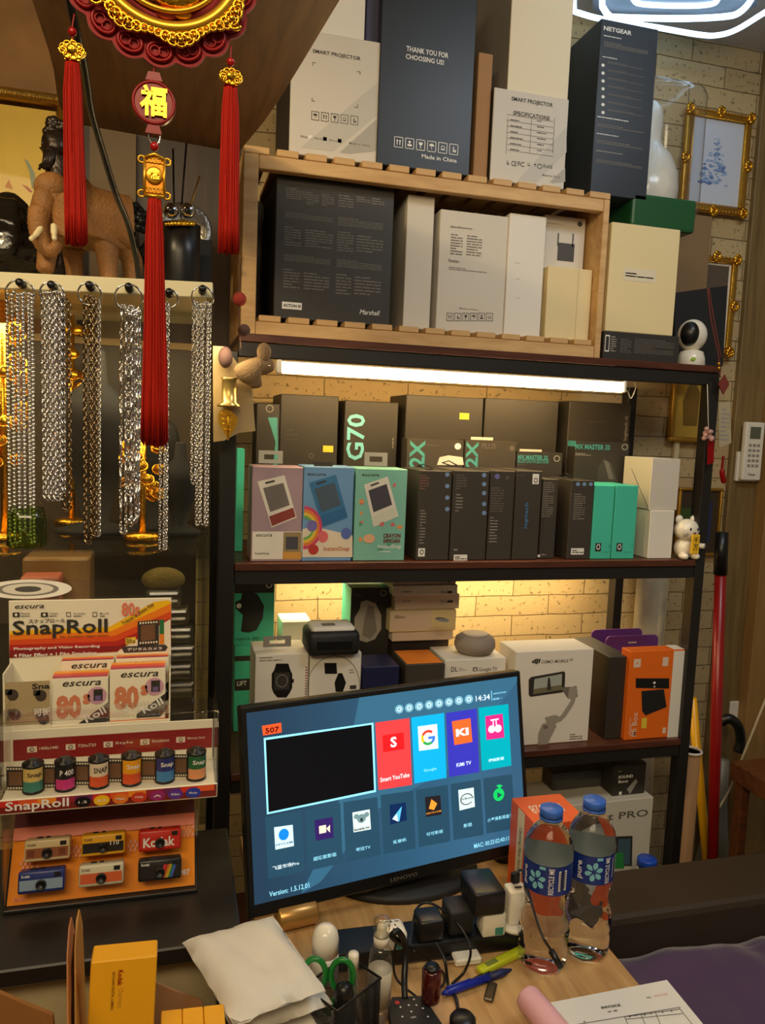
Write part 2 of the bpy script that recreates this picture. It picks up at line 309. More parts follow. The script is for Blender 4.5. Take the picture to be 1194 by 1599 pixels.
# dark timber lining behind the glass cabinet, with papered panel
xr = PY(372, 400, 1.77).x
b = MB(); b.box(-1.2, xr, 1.765, 1.80, .10, ZC, DARKW, 0)
st('trim_1', b)
wp = M('brown_wallpaper', (150, 106, 52), .6, vary=.22, vscale=14, bump=.3, bscale=25)
st('trim_2', MB().box(-1.19, PY(118, 150, 1.73).x, 1.73, 1.765, .11, ZC, wp, 0))
st('trim_3', MB().box(PY(140, 300, 1.74).x, PY(212, 300, 1.74).x, 1.74, 1.765, .10, PY(180, 200, 1.74).z, M('faded_panel', (120, 98, 66), .6), 0))
# soffit of the loft overhead
zs = .46
ptsL = [(34, -160), (44, -80), (50, 0), (62, 35), (76, 78), (84, 110), (88, 140), (92, 165), (110, 192)]
ptsR = [(372, 238), (412, 190), (436, 155), (470, 100), (500, 50), (530, 0), (585, -90), (640, -180)]
poly = [PZ(x, y, zs) for x, y in ptsL+ptsR]
n_ = len(poly); b = MB(); b.add(poly+[p+ZA*.03 for p in poly], [tuple(range(n_)), tuple(range(n_, 2*n_))[::-1]]+[(k, n_+k, n_+(k+1) % n_, (k+1) % n_) for k in range(n_)], SOFF)
st('trim_4', b)
# right timber panel and lighter post
xa = PY(1156, 560, 1.782).x
st('trim_5', MB().box(xa, 2.3, 1.782, 1.798, ZF, ZC-.001, PANEL, .002))
xb_ = PY(1176, 1000, 1.74).x
st('trim_6', MB().box(xb_, 2.3, 1.74, 1.7815, ZF, ZC-.001, M('light_oak_post', (150, 116, 66), .5, vary=.12, vscale=5, stretch=(14, 14, 1)), .002))
# white baseboard-like conduit and grey pipe on the wall
b = MB(); x0, x1 = PY(996, 950, 1.75).x, PY(1036, 950, 1.75).x; r = (x1-x0)/2
b.lathe(((x0+x1)/2, 1.755, ZF+.001), [(r, 0), (r, 1.47-.275)], M('grey_cement_pipe', (186, 172, 140), .8, vary=.3, vscale=14, bump=.3), 40)
b.build('drain_pipe', label='thick mottled grey pipe standing against the brick wall behind the rack', cat='pipe')
b = MB(); x0 = PY(1043, 950, 1.76).x; b.box(x0, x0+.014, 1.785, 1.797, ZF+.01, .05, M('cream_trunking', (222, 206, 160), .5))
b.build('cable_trunking', label='narrow cream vertical cable cover beside the grey pipe', cat='cable cover')

# ================================================================ STEEL RACK
YS = 1.40; ZM = -.2515; ZL = -.652; ZU = .1605
xl = PY(342, 760, YS).x; xl2 = PY(366, 900, YS).x; xq = PY(1084, 900, YS).x; xq2 = PY(1107, 800, YS).x
YB = 1.73
rack = empty('storage_rack', ((xl+xq2)/2, 1.56, ZF+.001), 'black steel storage rack with dark reddish brown boards holding gadget boxes', 'rack')
pw = .03
def post(x0, x1, y0, zt): MB().box(x0, x1, y0, y0+pw, ZF+.001, zt, STEEL, .001).build('post', rack)
post(xl, xl2-.001, YS-.0, ZU-.032); post(xq, xq2, YS, ZU-.032); post(xl, xl2-.001, YB-pw, ZU-.032)
post(xq, xq2, YB-pw, ZU-.032)
for zt, xe in ((ZM, xq), (ZL, xq), (ZU, xq2+.0)):
    MB().box(xl2, xe-.001, YS-.002, YB-.032, zt-.014, zt, SHELFW, .001).build('shelf_board', rack)
    b = MB()
    for y in ((YS+.002,) if zt > 0 else (YS+.002, YB-.028)): b.box(xl2, xe-.001, y, y+.024, zt-.040, zt-.0145, STEEL, .001)
    b.build('cross_beam', rack)
ZB = -1.08
MB().box(xl2, xq-.001, YS-.002, YB-.032, ZB-.014, ZB, SHELFW, .001).build('shelf_board', rack)

# LED tube under the top board
A = PY(438, 577.5, 1.41); B_ = PY(970, 603, 1.41); zt = (A.z+B_.z)/2
tube = empty('tube_light', ((A.x+B_.x)/2, 1.41, zt), 'long glowing warm white tube light fixed under the top board of the rack', 'light')
MB().lathe((A.x+.002, 1.41, zt), [(.0085, 0), (.0095, .003), (.0095, (B_.x-A.x)-.007), (.0085, (B_.x-A.x)-.004)], M('lit_tube', (255, 216, 150), emit=48), 20, axis=(1, 0, 0)).build('tube', tube)
b = MB(); b.box(A.x-.008, A.x+.002, 1.399, 1.423, zt-.010, zt+.014, WHT, .002); b.build('end_cap', tube)
b = MB(); b.box(B_.x-.002, B_.x+.006, 1.399, 1.423, zt-.010, zt+.014, WHT, .002); b.build('end_cap', tube)
MB().box(A.x, B_.x, 1.401, 1.421, zt+.0098, zt+.0125, WHT, .001).build('mounting_strip', tube)
b = MB(); b.tube(curve([(B_.x+.006, 1.41, zt), PY(980, 612, 1.43), PY(985, 622, 1.44), PY(992, 606, 1.44), PY(990, 597, 1.44)]), .0012, WHT, 6); b.build('power_cord', tube)

# ================================================================ PINE CRATE
Yc = 1.415; z0 = ZU+.001; z1 = PY(590, 262, Yc).z
zb0 = PY(590, 541, Yc).z
cx0 = PY(378, 380, Yc).x; cx1 = PY(947, 400, Yc).x; z1 = PY(600, 262, Yc).z
z1 = (PY(397, 233, Yc).z+PY(952, 297, Yc).z)/2
cr = empty('wooden_crate', ((cx0+cx1)/2, Yc+.14, z0), 'long pale pine slatted crate full of boxes on top of the rack', 'crate')
D = .29; sw = .026
MB().box(cx0, cx0+sw, Yc, Yc+D, z0, z1-.0125, CRATEW).build('side_panel', cr)
sr_ = .013
MB().box(cx1-sr_, cx1, Yc, Yc+D, z0, z1-.0125, CRATEW).build('side_panel', cr)
for zz in (z1-.036, z0):
    MB().box(cx0+sw+.0005, cx1-sr_-.0005, Yc+.001, Yc+.02, zz, zz+.0235, CRATEW).build('front_rail', cr)
n = 13; pit = (cx1-cx0-sw-sr_)/n
for k in range(n):
    xx = cx0+sw+k*pit
    MB().box(xx+.006, xx+pit-.007, Yc+.001, Yc+D, z0+.024, z0+.035, CRATEW).build('bottom_slat', cr)
n = 14; pit = (cx1-cx0)/n
for k in range(n):
    MB().box(cx0+k*pit+(.0 if k == 0 else .006), cx0+(k+1)*pit-(0 if k == n-1 else .007), Yc, Yc+D, z1-.012, z1, CRATEW).build('top_slat', cr)
MB().box(cx0+sw+.001, cx1-sr_-.001, Yc+D-.006, Yc+D, z0+.036, z1-.013, DARKW).build('back_panel', cr)
ZI = z0+.0355; ZT = z1+.0005

# --- boxes inside the crate
c = Carton('speaker_box', 429, 612, 283, 1.445, .2, ZI, BLK, yref=400)
for (a, b_, cc, d, n) in ((446, 292, 478, 314, 6), (478, 299, 498, 322, 6), (502, 302, 522, 324, 6), (528, 303, 552, 326, 5), (556, 306, 578, 318, 3), (580, 308, 600, 322, 3),
        (445, 330, 520, 348, 5), (527, 338, 598, 360, 5), (444, 352, 470, 386, 8), (476, 357, 520, 390, 7), (526, 360, 552, 395, 8), (556, 366, 598, 398, 6), (443, 396, 516, 414, 5), (525, 404, 596, 424, 5), (442, 418, 468, 452, 7), (474, 424, 514, 456, 6), (524, 426, 548, 462, 7), (553, 430, 594, 464, 6)):
    c.l(a, b_, cc, d, n, MIDTX, fill=.4)
c.r(440, 472, 471, 483, WTX); c.t('ACTON III', 442, 474, 469, 481, DKTX, h=.0008, bold=.03)
c.t('Marshall', 561, 483, 591, 493, WTX, slant=.25)
c.done('large black speaker box covered in grey print with a small white name plate at left')
c = Carton('slim_box', 633, 675, 305, 1.45, .16, ZI, WHT2, yref=400).done('slim plain white upright box between the large black box and the white specification box')
c = Carton('specification_box', 684, 790, 332, 1.45, .18, ZI, WHT2, yref=420)
c.t('Specifications :', 703, 352, 739, 360, DKTX); c.l(703, 364, 722, 400, 8, MIDTX); c.l(728, 366, 752, 402, 8, MIDTX)
c.t('Notice :', 700, 404, 718, 411, DKTX); c.l(700, 416, 760, 427, 2, MIDTX); c.t('Made in China', 717, 480, 746, 485, MIDTX)
for k in range(6): c.i(702+k*12.4, 495, 10.5, DKTX, (0, 5, 1, 2, 3, 4)[k])
c.done('white box with faint specifications table on its front, inside the pine crate')
c = Carton('white_box', 791, 848, 335, 1.446, .16, ZI, WHT, yref=430)
for p in ((810, 408), (812, 433), (812, 463)): c.l(p[0]-7, p[1], p[0]+7, p[1]+6, 1, M('ghost_print', (212, 206, 196), .6))
c.done('tall plain white box right of the specifications box in the crate')
c = Carton('small_cream_box', 853, 922, 418, 1.44, .026, ZI, CRM, yref=470)
c.mb.dlines(c.F, 900, 420, 901.2, 530, 1, M('seam_brown', (190, 168, 120), .7), words=False, fill=1)
c.done('small cream box with a vertical seam at the right end of the crate'); zz = c.zt
c = Carton('router_box', 847, 911, 338, 1.47, .04, ZI, WHT2, yref=400)
ant = M('router_print', (74, 70, 66), .5)
c.r(870, 380, 896, 408, ant); c.r(870, 364, 872, 384, ant); c.r(893, 365, 895, 386, ant); c.mb.ddisc(c.F, 905, 350, 4, 4, ant); c.l(854, 347, 880, 352, 2, GREYTX)
c.done('white box picturing a dark two-antenna repeater, behind the small cream box in the crate')

# --- boxes on top of the crate
def strip(c, pts, m): c.mb.dpoly(c.F, pts, m)
GR1 = M('pale_grey_print', (198, 192, 180), .55); GR2 = M('mid_grey_print', (176, 170, 158), .55)
c = Carton('projector_box', 453, 592, 58, 1.43, .2, ZT, WHT2, yref=150, xt=545, sidemat=BLK2)
strip(c, [(590, 128), (590, 178), (520, 236), (470, 230)], GR1); strip(c, [(588, 186), (588, 236), (545, 240), (530, 238)], GR2)
c.t('SMART PROJECTOR', 488, 79, 563, 94, DKTX, bold=.02)
for (x, y, a, d) in ((488, 98, 1, 1), (562, 112, -1, 1), (487, 158, 1, -1), (558, 168, -1, -1)):
    c.r(min(x, x+5*a), y-.5, max(x, x+5*a), y+.5, DKTX); c.r(x-.5, min(y, y+5*d), x+.5, max(y, y+5*d), DKTX)
for k in range(5): c.i(492+k*15.2, 181+k*1.8, 12, DKTX, (2, 0, 1, 4, 5)[k])
for k in range(3): c.r(481+k*23, 211+k*3, 487+k*23, 217+k*3, WTX); c.t(('White', 'Black', 'Blue')[k], 468+k*23, 211+k*3, 480+k*23, 216+k*3, MIDTX)
c.t('Made in China', 545, 222, 577, 229, MIDTX)
c.done('white and grey smart projector box with shipping icons, left end of crate top'); zp = c.zt
Carton('white_box', 498, 570, -110, 1.44, .16, zp+.0005, WHT, yref=20).done('plain white box standing on the left smart projector box')
Carton('navy_box', 572, 594, -105, 1.45, .15, zp+.0005, M('dusk_blue_card', (62, 62, 88), .5), yref=20).done('narrow dusky blue box squeezed between the plain white box and the tall black box')
c = Carton('tall_black_box', 592, 739, -60, 1.425, .16, ZT, BLKB, yref=130)
c.t('THANK YOU FOR', 634, 73, 700, 90, WTX, bold=.02); c.t('CHOOSING US!', 633, 85, 693, 101, WTX, bold=.02)
for k in range(6): c.i(622+k*17.2, 222+k*2.3, 14, WTX, (0, 3, 1, 2, 4, 5)[k])
c.t('Made in China', 658, 241, 713, 254, WTX)
c.done('tall black box with white thank you lettering on top of the crate')
Carton('brown_carton', 742, 764, 82, 1.44, .14, ZT, CARD, yref=200).done('narrow plain brown cardboard box right of the tall black box')
c = Carton('projector_box', 768, 885, 145, 1.43, .18, ZT, WHT2, yref=210, sidemat=BLK)
strip(c, [(884, 198), (884, 238), (838, 284), (808, 281)], GR1); strip(c, [(882, 262), (882, 284), (862, 286), (858, 284)], GR2)
c.t('SMART PROJECTOR', 798, 152, 863, 168, DKTX, bold=.02); c.t('SPECIFICATIONS', 801, 174, 858, 187, DKTX, bold=.02)
for k in range(7): c.r(791, 184+k*9.2, 864, 184.7+k*9.2, MIDTX)
for x in (791, 828, 864): c.r(x-.3, 184, x+.4, 240, MIDTX)
for k in range(6): c.l(796, 187+k*9.2, 824, 191+k*9.2, 1, DKTX, fill=.7); c.l(838, 188+k*9.2, 856, 192+k*9.2, 1, DKTX, fill=.7)
c.i(792, 254, 10, DKTX, 5, False); c.t('CE', 798, 251, 806, 260, DKTX); c.t('FC', 808, 252, 818, 261, DKTX); c.i(825, 257, 9, DKTX, 4, False); c.i(835, 258, 7, DKTX, 1, False); c.mb.dring(c.F, 842, 260, 4, 4, .3, DKTX)
c.t('RoHS', 848, 256, 862, 264, DKTX); c.t('Made in China', 846, 272, 874, 278, MIDTX)
c.done('small white and grey smart projector box with printed specifications table'); zp = c.zt
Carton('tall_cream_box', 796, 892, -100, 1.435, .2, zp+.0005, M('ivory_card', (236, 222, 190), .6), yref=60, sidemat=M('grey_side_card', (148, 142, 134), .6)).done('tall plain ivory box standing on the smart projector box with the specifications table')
c = Carton('router_box', 932, 1022, 36, 1.43, .14, ZT, BLKB, yref=130)
c.t('NETGEAR', 942, 41, 986, 55, WTX, bold=.03); c.l(942, 57, 990, 63, 1, WTX); c.l(942, 66, 1012, 84, 4, MIDTX); c.l(940, 89, 975, 94, 1, WTX)
for k in range(7):
    y = 100+k*12.3; c.mb.ddisc(c.F, 941, y+2, 2.6, 2.6, WTX); c.l(948, y-1, 1008-R.random()*10, y+6, 2, MIDTX)
c.l(932, 184, 995, 190, 1, WTX); c.l(932, 195, 1005, 206, 2, MIDTX); c.l(931, 209, 975, 214, 1, WTX); c.l(931, 220, 1004, 232, 2, MIDTX); c.l(930, 236, 985, 242, 1, GREYTX); c.l(929, 250, 1002, 262, 3, MIDTX)
c.done('tall blue-black networking box with white bullet list at the right end of the crate top')

# --- right of crate on the top board
c = Carton('wide_flat_box', 942, 1060, 521, 1.412, .31, ZU+.0005, BLK, yref=540)
c.r(944, 523, 951, 549, WTX); c.r(945, 525, 950, 547, BLK, .0006); c.l(953, 524, 962, 550, 7, GREYTX); c.l(968, 528, 985, 552, 8, DIMTX); c.l(990, 528, 1052, 556, 9, DIMTX)
c.done('flat black box with grey print lying under the tall cream carton'); zz = c.zt
c = Carton('cream_carton', 950, 1057, 352, 1.416, .29, zz+.0005, CRM, yref=430)
c.r(973, 420, 1024, 440, M('pale_label', (226, 214, 184), .5)); c.t('LEICA', 976, 424, 1020, 437, M('pale_label_print', (214, 208, 190), .5)) if False else c.l(976, 424, 1020, 437, 2, M('pale_label_print', (206, 196, 164), .5))
c.done('tall cream carton with a pale label standing right of the crate'); zz = c.zt
GRN = M('green_lacquer', (30, 84, 48), .3, coat=.4)
Carton('green_box', 987, 1088, 306, 1.43, .27, zz+.0005, GRN, yref=320, bev=.006).done('dark green rounded box on top of the cream carton'); 
zg = PY(1040, 306, 1.43).z+.001
b = MB(); cxp = PY(1010, 240, 1.65); b.lathe((cxp.x, 1.650, zg), [(.040, 0), (.055, .006), (.070, .03), (.074, .055), (.070, .08), (.056, .105), (.038, .12), (.030, .128), (.029, .14), (.031, .16), (.029, .175), (.02, .188), (.006, .195)], CERW, 40); b.v = [Vector((v.x, v.y, zg+(v.z-zg)*1.45)) for v in b.v]
b.build('white_figurine', label='smooth rounded white vinyl figure with a narrower head on the green box', cat='figurine'); figo = COL.objects[-1]
b = MB(); b.box(PY(952, 240, 1.65).x, PY(1106, 240, 1.58).x, 1.577, 1.727, zg+.0005, zg+.315, clear('bag_film', .3, (.97, .98, 1), .1), .03)
for i_ in range(len(b.v)): b.v[i_] = b.v[i_]+Vector((.004*math.sin(60*b.v[i_].z), .002*math.sin(40*b.v[i_].x), 0))
b.sm = [True]*len(b.sm); figo['_w'] = figo['_w']; b.build('clear_wrap', figo)
MB().box(PY(1052, 400, 1.725).x, PY(1106, 400, 1.725).x, 1.722, 1.728, ZU+.0005, PY(1080, 335, 1.725).z, M('dull_brown_board', (140, 112, 78), .7)).build('board_panel', label='dull brown flat board standing behind the cream carton', cat='board')
b = MB(); Fb = Face((0, 1.56, 0), XA, ZA)
b.prism(Fb, [Fb.uv(1052, 566), Fb.uv(1128, 572), Fb.uv(1136, 446), Fb.uv(1104, 450), Fb.uv(1054, 457)], -.05, 0, BPM)
for i in range(len(b.v)): b.v[i].z = max(b.v[i].z, ZU+.0006)
b.build('black_bag', label='black rectangular bag standing behind the white security camera', cat='bag')
# security camera
p = PY(1073, 566, 1.45); cm = empty('security_camera', (p.x+.012, 1.455, ZU+.0005), 'white dome-headed home security camera with black face on the top board', 'camera')
c0 = Vector((p.x+.012, 1.455, ZU+.0005))
MB().lathe(c0, [(.026, 0), (.029, .004), (.028, .018), (.024, .032), (.012, .037)], CERW, 32).build('base', cm)
b = MB(); b.ball(c0+Vector((-.002, 0, .067)), (.031, .030, .034), CERW, 32); b.build('head', cm)
b = MB(); b.ball(c0+Vector((-.017, -.012, .068)), (.019, .021, .026), BP, 24); b.build('lens_face', cm, label='glossy black camera face')
b = MB(); b.ball(c0+Vector((-.012, -.0245, .014)), (.007, .003, .005), M('green_tag', (150, 190, 60), .5), 10); b.build('sticker', cm)

# ================================================================ MIDDLE SHELF
YF = 1.415
z = ZM+.0005
WHP = M('white_toy_plastic', (228, 222, 210), .35); 
def hang_tab(c, x0, y0, x1, y1, m, slot=True, up=None):
    f = Face(c.F.O+c.W*.006, c.F.U, ZA); b = MB(); u0, v1 = f.uv(x0, y0); u1, v0 = f.uv(x1, y1); v0 = max(c.h+.0005, min(v0, v1-.008)); w_ = u1-u0; h_ = v1-v0
    if slot:
        b.prism(f, [(u0, v0), (u1, v0), (u1, v0+h_*.3), (u0, v0+h_*.3)], 0, .0012, m); b.prism(f, [(u0, v1-h_*.3), (u1, v1-h_*.3), (u1, v1), (u0, v1)], 0, .0012, m)
        b.prism(f, [(u0, v0), (u0+w_*.22, v0), (u0+w_*.22, v1), (u0, v1)], 0, .0011, m); b.prism(f, [(u1-w_*.22, v0), (u1, v0), (u1, v1), (u1-w_*.22, v1)], 0, .0011, m)
    else: b.prism(f, [(u0, v0), (u1, v0), (u1, v1), (u0, v1)], 0, .0012, m)
    b.build('hang_tab', c.o)
LILAC = M('lilac_card', (168, 142, 152), .45); GEN = M('generic_print', (150, 60, 50), .5)
def toycam(c, q, body, scr, foot, tilt):
    """flat printed picture of a tilted pocket camera"""
    c.mb.dpoly(c.F, q, body, .0006)
    def lerp(a, b): 
        A0 = Vector(q[0])+(Vector(q[1])-Vector(q[0]))*a; B0 = Vector(q[3])+(Vector(q[2])-Vector(q[3]))*a; r_ = A0+(B0-A0)*b; return (r_.x, r_.y)
    c.mb.dpoly(c.F, [lerp(.12, .16), lerp(.88, .16), lerp(.88, .68), lerp(.12, .68)], scr, .0009)
    c.mb.dpoly(c.F, [lerp(.03, .76), lerp(.97, .76), lerp(.97, .97), lerp(.03, .97)], foot, .0009)
    c.mb.dpoly(c.F, [lerp(.25, .05), lerp(.6, .05), lerp(.6, .09), lerp(.25, .09)], DKTX, .0009)
SCR = M('grey_screen_print', (120, 112, 108), .25); SCRD = M('dark_screen_print', (78, 76, 84), .25)
c = Carton('camera_gift_box', 393, 472, 729, YF, .075, z, LILAC, yref=790)
toycam(c, [(402, 752), (444, 742), (463, 808), (424, 824)], WHP, SCR, M('brick_red_print', (140, 60, 52), .5), 0)
c.r(393.6, 830, 470.8, 873, WHT, .0005); c.t('escura', 399, 834, 424, 838, DKTX, slant=.3); c.l(399, 843, 432, 856, 4, DIMTX); c.t('InstantSnap', 398, 862, 420, 867, DKTX); c.r(442, 831, 470, 862, M('tan_print', (150, 130, 90), .5), .0007); c.r(446, 838, 465, 858, SCRD, .0009); c.r(441, 862, 470.5, 873, M('ochre_print', (206, 150, 70), .5), .0007)
c.done('lilac camera box with a white and red camera picture, leftmost on the middle shelf', 'box')
hang_tab(c, 404, 703, 441, 724, M('clear_grey_tab', (190, 186, 172), .4))
BLUEP = M('sky_blue_card', (112, 158, 204), .5)
c = Carton('camera_gift_box', 473, 551, 729, YF, .075, z, BLUEP, yref=790)
c.mb.dpoly(c.F, [(472, 826), (490, 822), (550, 836), (550, 870), (472, 870)], M('pale_cream_print', (230, 214, 190), .5), .0005)
for i_, (cc, rr) in enumerate((((210, 70, 110), 34), ((232, 130, 60), 29), ((236, 200, 70), 24), ((110, 180, 90), 19))):
    c.mb.dring(c.F, 474, 824, rr*.85, rr, .2, M('rainbow_print_%s' % ('pink', 'orange', 'yellow', 'green')[i_], cc, .5), .0007+i_*.0001, 16, -PI/2, PI/2)
toycam(c, [(482, 754), (524, 741), (543, 808), (504, 823)], M('blue_toy_print', (62, 120, 168), .4), M('blue_screen_print', (80, 96, 112), .3), M('blue_foot_print', (50, 106, 158), .4), 0)
for (x, y, cc, nm) in ((487, 821, (120, 110, 180), 'violet'), (504, 838, (226, 110, 110), 'coral'), (540, 833, (90, 110, 180), 'indigo')):
    m = M(nm+'_blob_print', cc, .5); c.mb.ddisc(c.F, x, y, 8, 9, m, .0011)
c.mb.ddisc(c.F, 489, 858, 8, 8, M('heart_red_print', (190, 60, 50), .5), .001); c.t('InstantSnap', 505, 853, 545, 862, M('orange_brown_print', (190, 100, 50), .5), h=.001); c.l(508, 864, 542, 867, 1, GEN); c.t('escura', 480, 739, 509, 743, DKTX)
c.done('sky blue camera box with rainbow print and a blue camera picture', 'box')
hang_tab(c, 490, 721, 519, 729, BLK2, False)
MINT = M('mint_card', (128, 190, 172), .5)
c = Carton('camera_gift_box', 554, 634, 732, YF, .075, z, MINT, yref=790)
for k in range(16):
    m = (M('orange_confetti', (226, 150, 90), .5), M('rose_confetti', (214, 110, 110), .5), M('green_confetti', (84, 160, 120), .5))[k % 3]
    x, y = R.uniform(560, 628), R.uniform(740, 862); c.mb.ddisc(c.F, x, y, R.uniform(2.5, 5), R.uniform(2.5, 5), m, .0005+k*.00001, R.choice((3, 16, 16)), R.random()*3)
toycam(c, [(568, 757), (605, 744), (622, 806), (583, 823)], WHP, SCRD, M('floral_white_print', (214, 214, 196), .5), 0)
m = M('peach_print', (232, 178, 140), .5); c.mb.ddisc(c.F, 576, 841, 9, 7, m, .001)
c.t('CRAYON', 598, 833, 625, 840, M('maroon_print', (110, 40, 50), .5), bold=.04); c.t('SHINCHAN', 598, 841, 624, 848, M('maroon_print'), bold=.04); c.t('InstantSnap', 590, 850, 626, 858, WTX); c.l(592, 860, 624, 863, 1, WTX); c.t('escura', 565, 740, 592, 744, DKTX)
c.done('mint green camera box with confetti print and a white camera picture', 'box')
hang_tab(c, 569, 706, 604, 728, M('clear_grey_tab')); 
BLUD = M('blue_dot_print', (120, 150, 190), .5)
def darkbox(x0, x1, yt, lab, dep=.12, Y=YF, dots=None, side=None, mat=BLK2, extras=None, nm='mouse_box'):
    c = Carton(nm, x0, x1, yt, Y, dep, z, mat, yref=800)
    if dots:
        for y in dots[1]: c.mb.ddisc(c.F, dots[0], y, 3.4, 3.4, BLUD)
    if extras: extras(c)
    return c.done(lab)
def e1(c):
    c.l(655, 740, 670, 765, 6, M('reddish_print', (120, 84, 70), .6)); c.l(655, 795, 664, 850, 12, GREYTX, fill=.3); c.r(652.5, 856, 663, 869, WTX); c.mb.dring(c.F, 658, 862, 3, 4, .35, BLK, .0008)
darkbox(652, 703, 735, 'charcoal boxed gadget with blue icons nearest the mint green camera box', dots=(698, (741, 759, 777, 795)), extras=e1)
def e2(c):
    c.l(712, 740, 728, 765, 6, DIMTX); c.l(711, 770, 722, 800, 6, GREYTX, fill=.3); c.r(708, 866, 729, 876, WTX); c.l(710, 868, 728, 874, 2, BLK, h=.0008); c.l(708, 856, 718, 861, 1, GREYTX)
darkbox(705, 761, 735, 'charcoal gadget box with five blue icons and a white sticker low at left', dots=(755.5, (742, 756, 770, 787, 801)), extras=e2)
def e3(c):
    c.mb.ddisc(c.F, 776, 744, 4, 4, M('violet_dot_print', (110, 110, 170), .5)); c.mb.ddisc(c.F, 792, 746, 4, 4, DIMTX, n=3); c.l(766, 760, 786, 800, 10, DIMTX); c.l(764, 806, 776, 848, 9, GREYTX, fill=.3)
darkbox(763, 801, 735, 'charcoal gadget box with one violet icon in the middle of the dark row', extras=e3)
def e4(c):
    c.t('logitech', 818, 785, 825, 825, M('blue_logo_print', (70, 130, 180), .5), rot=90); c.r(831, 740, 841, 756, WTX); c.mb.dring(c.F, 836, 750, 3, 4, .35, BLK, .0008); c.l(806, 741, 828, 744, 1, DIMTX)
darkbox(803, 843, 735, 'charcoal gadget box with vertical blue lettering in the dark row', extras=e4)
def e5(c): c.l(846, 752, 864, 808, 16, MIDTX); c.r(839, 866, 843, 870, WTX); c.l(845, 864, 862, 868, 1, GREYTX)
darkbox(845, 869, 748, 'narrow charcoal box with dense grey print beside the blue lettered one', extras=e5, Y=1.425)
def e6(c):
    for x in (902, 912, 922): c.mb.ddisc(c.F, x, 756, 3, 3, BLUD)
    c.l(895, 770, 913, 812, 12, MIDTX); c.r(891, 856, 911, 866, WTX); c.l(893, 858, 910, 864, 2, BLK, h=.0008)
darkbox(889, 925, 750, 'black gadget box with three blue icons in a row left of the teal boxes', extras=e6, dep=.1)
TSH = M('teal_shade_print', (58, 170, 146), .5)
for (a, b_, lab) in ((926, 957.5, 'left one of the two plain teal boxes'), (959, 994, 'right one of the two plain teal boxes, touching the white boxes')):
    c = Carton('teal_box', a, b_, 758, YF, .1, z, TEAL, yref=800); c.r(a+3, 848, a+12, 861, BLK); c.mb.dring(c.F, a+7.5, 854, 3, 4.5, .35, WTX, .0008); c.l(a+15, 860, b_-3, 864, 1, TSH); c.l(b_-9, 848, b_-4, 856, 3, TSH); c.done(lab)
c = Carton('white_cube_box', 1013, 1050, 797, YF, .1, z, WHT, yref=840).done('plain white folded box, lower of the pair beside the teal boxes'); zz = c.zt
c.mb = MB()
c = Carton('white_cube_box', 1016, 1060, 716, YF+.004, .105, zz+.0005, WHT2, yref=750)
c.mb.tube([c.F.at(-.002, .004), c.L.at(c.d*.3, c.h*.75, .0006)], .0006, DIMTX, 4)
c.done('plain white folded box, upper of the pair beside the teal boxes')
# ceramic cat
p = PY(1068, 866, 1.425); cat_ = empty('lucky_cat_figurine', (p.x, 1.43, z), 'small cream ceramic cat figurine holding a yellow plaque beside the right post', 'figurine')
c0 = Vector((p.x, 1.422, z)); b = MB()
b.ball(c0+Vector((-.004, 0, .022)), (.023, .020, .023), CERW, 24); b.ball(c0+Vector((-.004, -.004, .062)), (.028, .024, .024), CERW, 24)
for s_ in (-1, 1):
    b.ball(c0+Vector((-.004+s_*.018, 0, .084)), (.009, .006, .010), CERW, 14); b.ball(c0+Vector((-.004+s_*.014, -.018, .007)), (.009, .014, .008), CERW, 14)
b.tube(curve([c0+Vector((.012, -.006, .035)), c0+Vector((.020, -.020, .030)), c0+Vector((.024, -.029, .030))]), .006, CERW, 10)
for v_ in b.v: v_.z = max(v_.z, z+.0002)
b.build('body', cat_)
b = MB()
for s_ in (-1, 1): b.ball(c0+Vector((-.002+s_*.009, -.0265, .066)), (.0022, .0015, .0035), BP, 8)
b.ball(c0+Vector((-.002, -.0285, .058)), (.003, .002, .0022), M('nose_brown', (90, 60, 40), .4), 8)
for s_ in (-1, 1):
    for k in (-1, 0, 1): b.tube([c0+Vector((-.003+s_*.012, -.026, .055+k*.002)), c0+Vector((-.003+s_*.022, -.019, .054+k*.005))], .0004, BP, 4)
b.build('face', cat_, label='black painted eyes, nose and whiskers')
f = Face(Vector((PY(1080, 850, 1.386).x, 1.386, z+.014)), XA, ZA); b = MB(); b.obox(f.O, XA, YA, ZA, .019, .005, .042, M('plaque_yellow', (240, 190, 40), .35), .004)
b.mtext(Face(f.O, XA, ZA), '千', .004, .024, .015, .036, BP); b.mtext(Face(f.O, XA, ZA), '万', .004, .008, .015, .021, BP); b.build('plaque', cat_)

# back rows of the middle shelf
YR = 1.585
c = Carton('lift_mouse_box', 400, 436, 630, YR, .08, z, BLK, yref=680)
c.mb.dpoly(c.F, [(418, 652), (433, 652), (434, 730), (426, 730), (430, 690)], TEALTX); c.mb.dring(c.F, 421, 638, 6, 6, .2, GREYTX); c.done('black box with a curved teal band at the far left of the back row')
MB().box(PY(368, 730, 1.55).x+.0, PY(380, 730, 1.55).x, 1.53, 1.58, z, PY(374, 700, 1.55).z, TEAL).build('teal_box', label='sliver of a teal box behind the lilac camera box by the left post', cat='box')
def sticker(c, x0, y0, x1, y1):
    b = MB(); b.drect(c.F, x0, y0, x1, y1, YEL, .0008); b.build('price_sticker', c.o, label='yellow price sticker')
c = Carton('headset_box', 437, 527, 617, YR, .13, z, BLK, yref=680); c.mb.dring(c.F, 486, 712, 4, 4, .3, DIMTX); c.l(446, 668, 465, 690, 3, BLK2); c.done('large black box with a yellow sticker at its lower right, behind the camera boxes'); sticker(c, 504, 696, 520, 706)
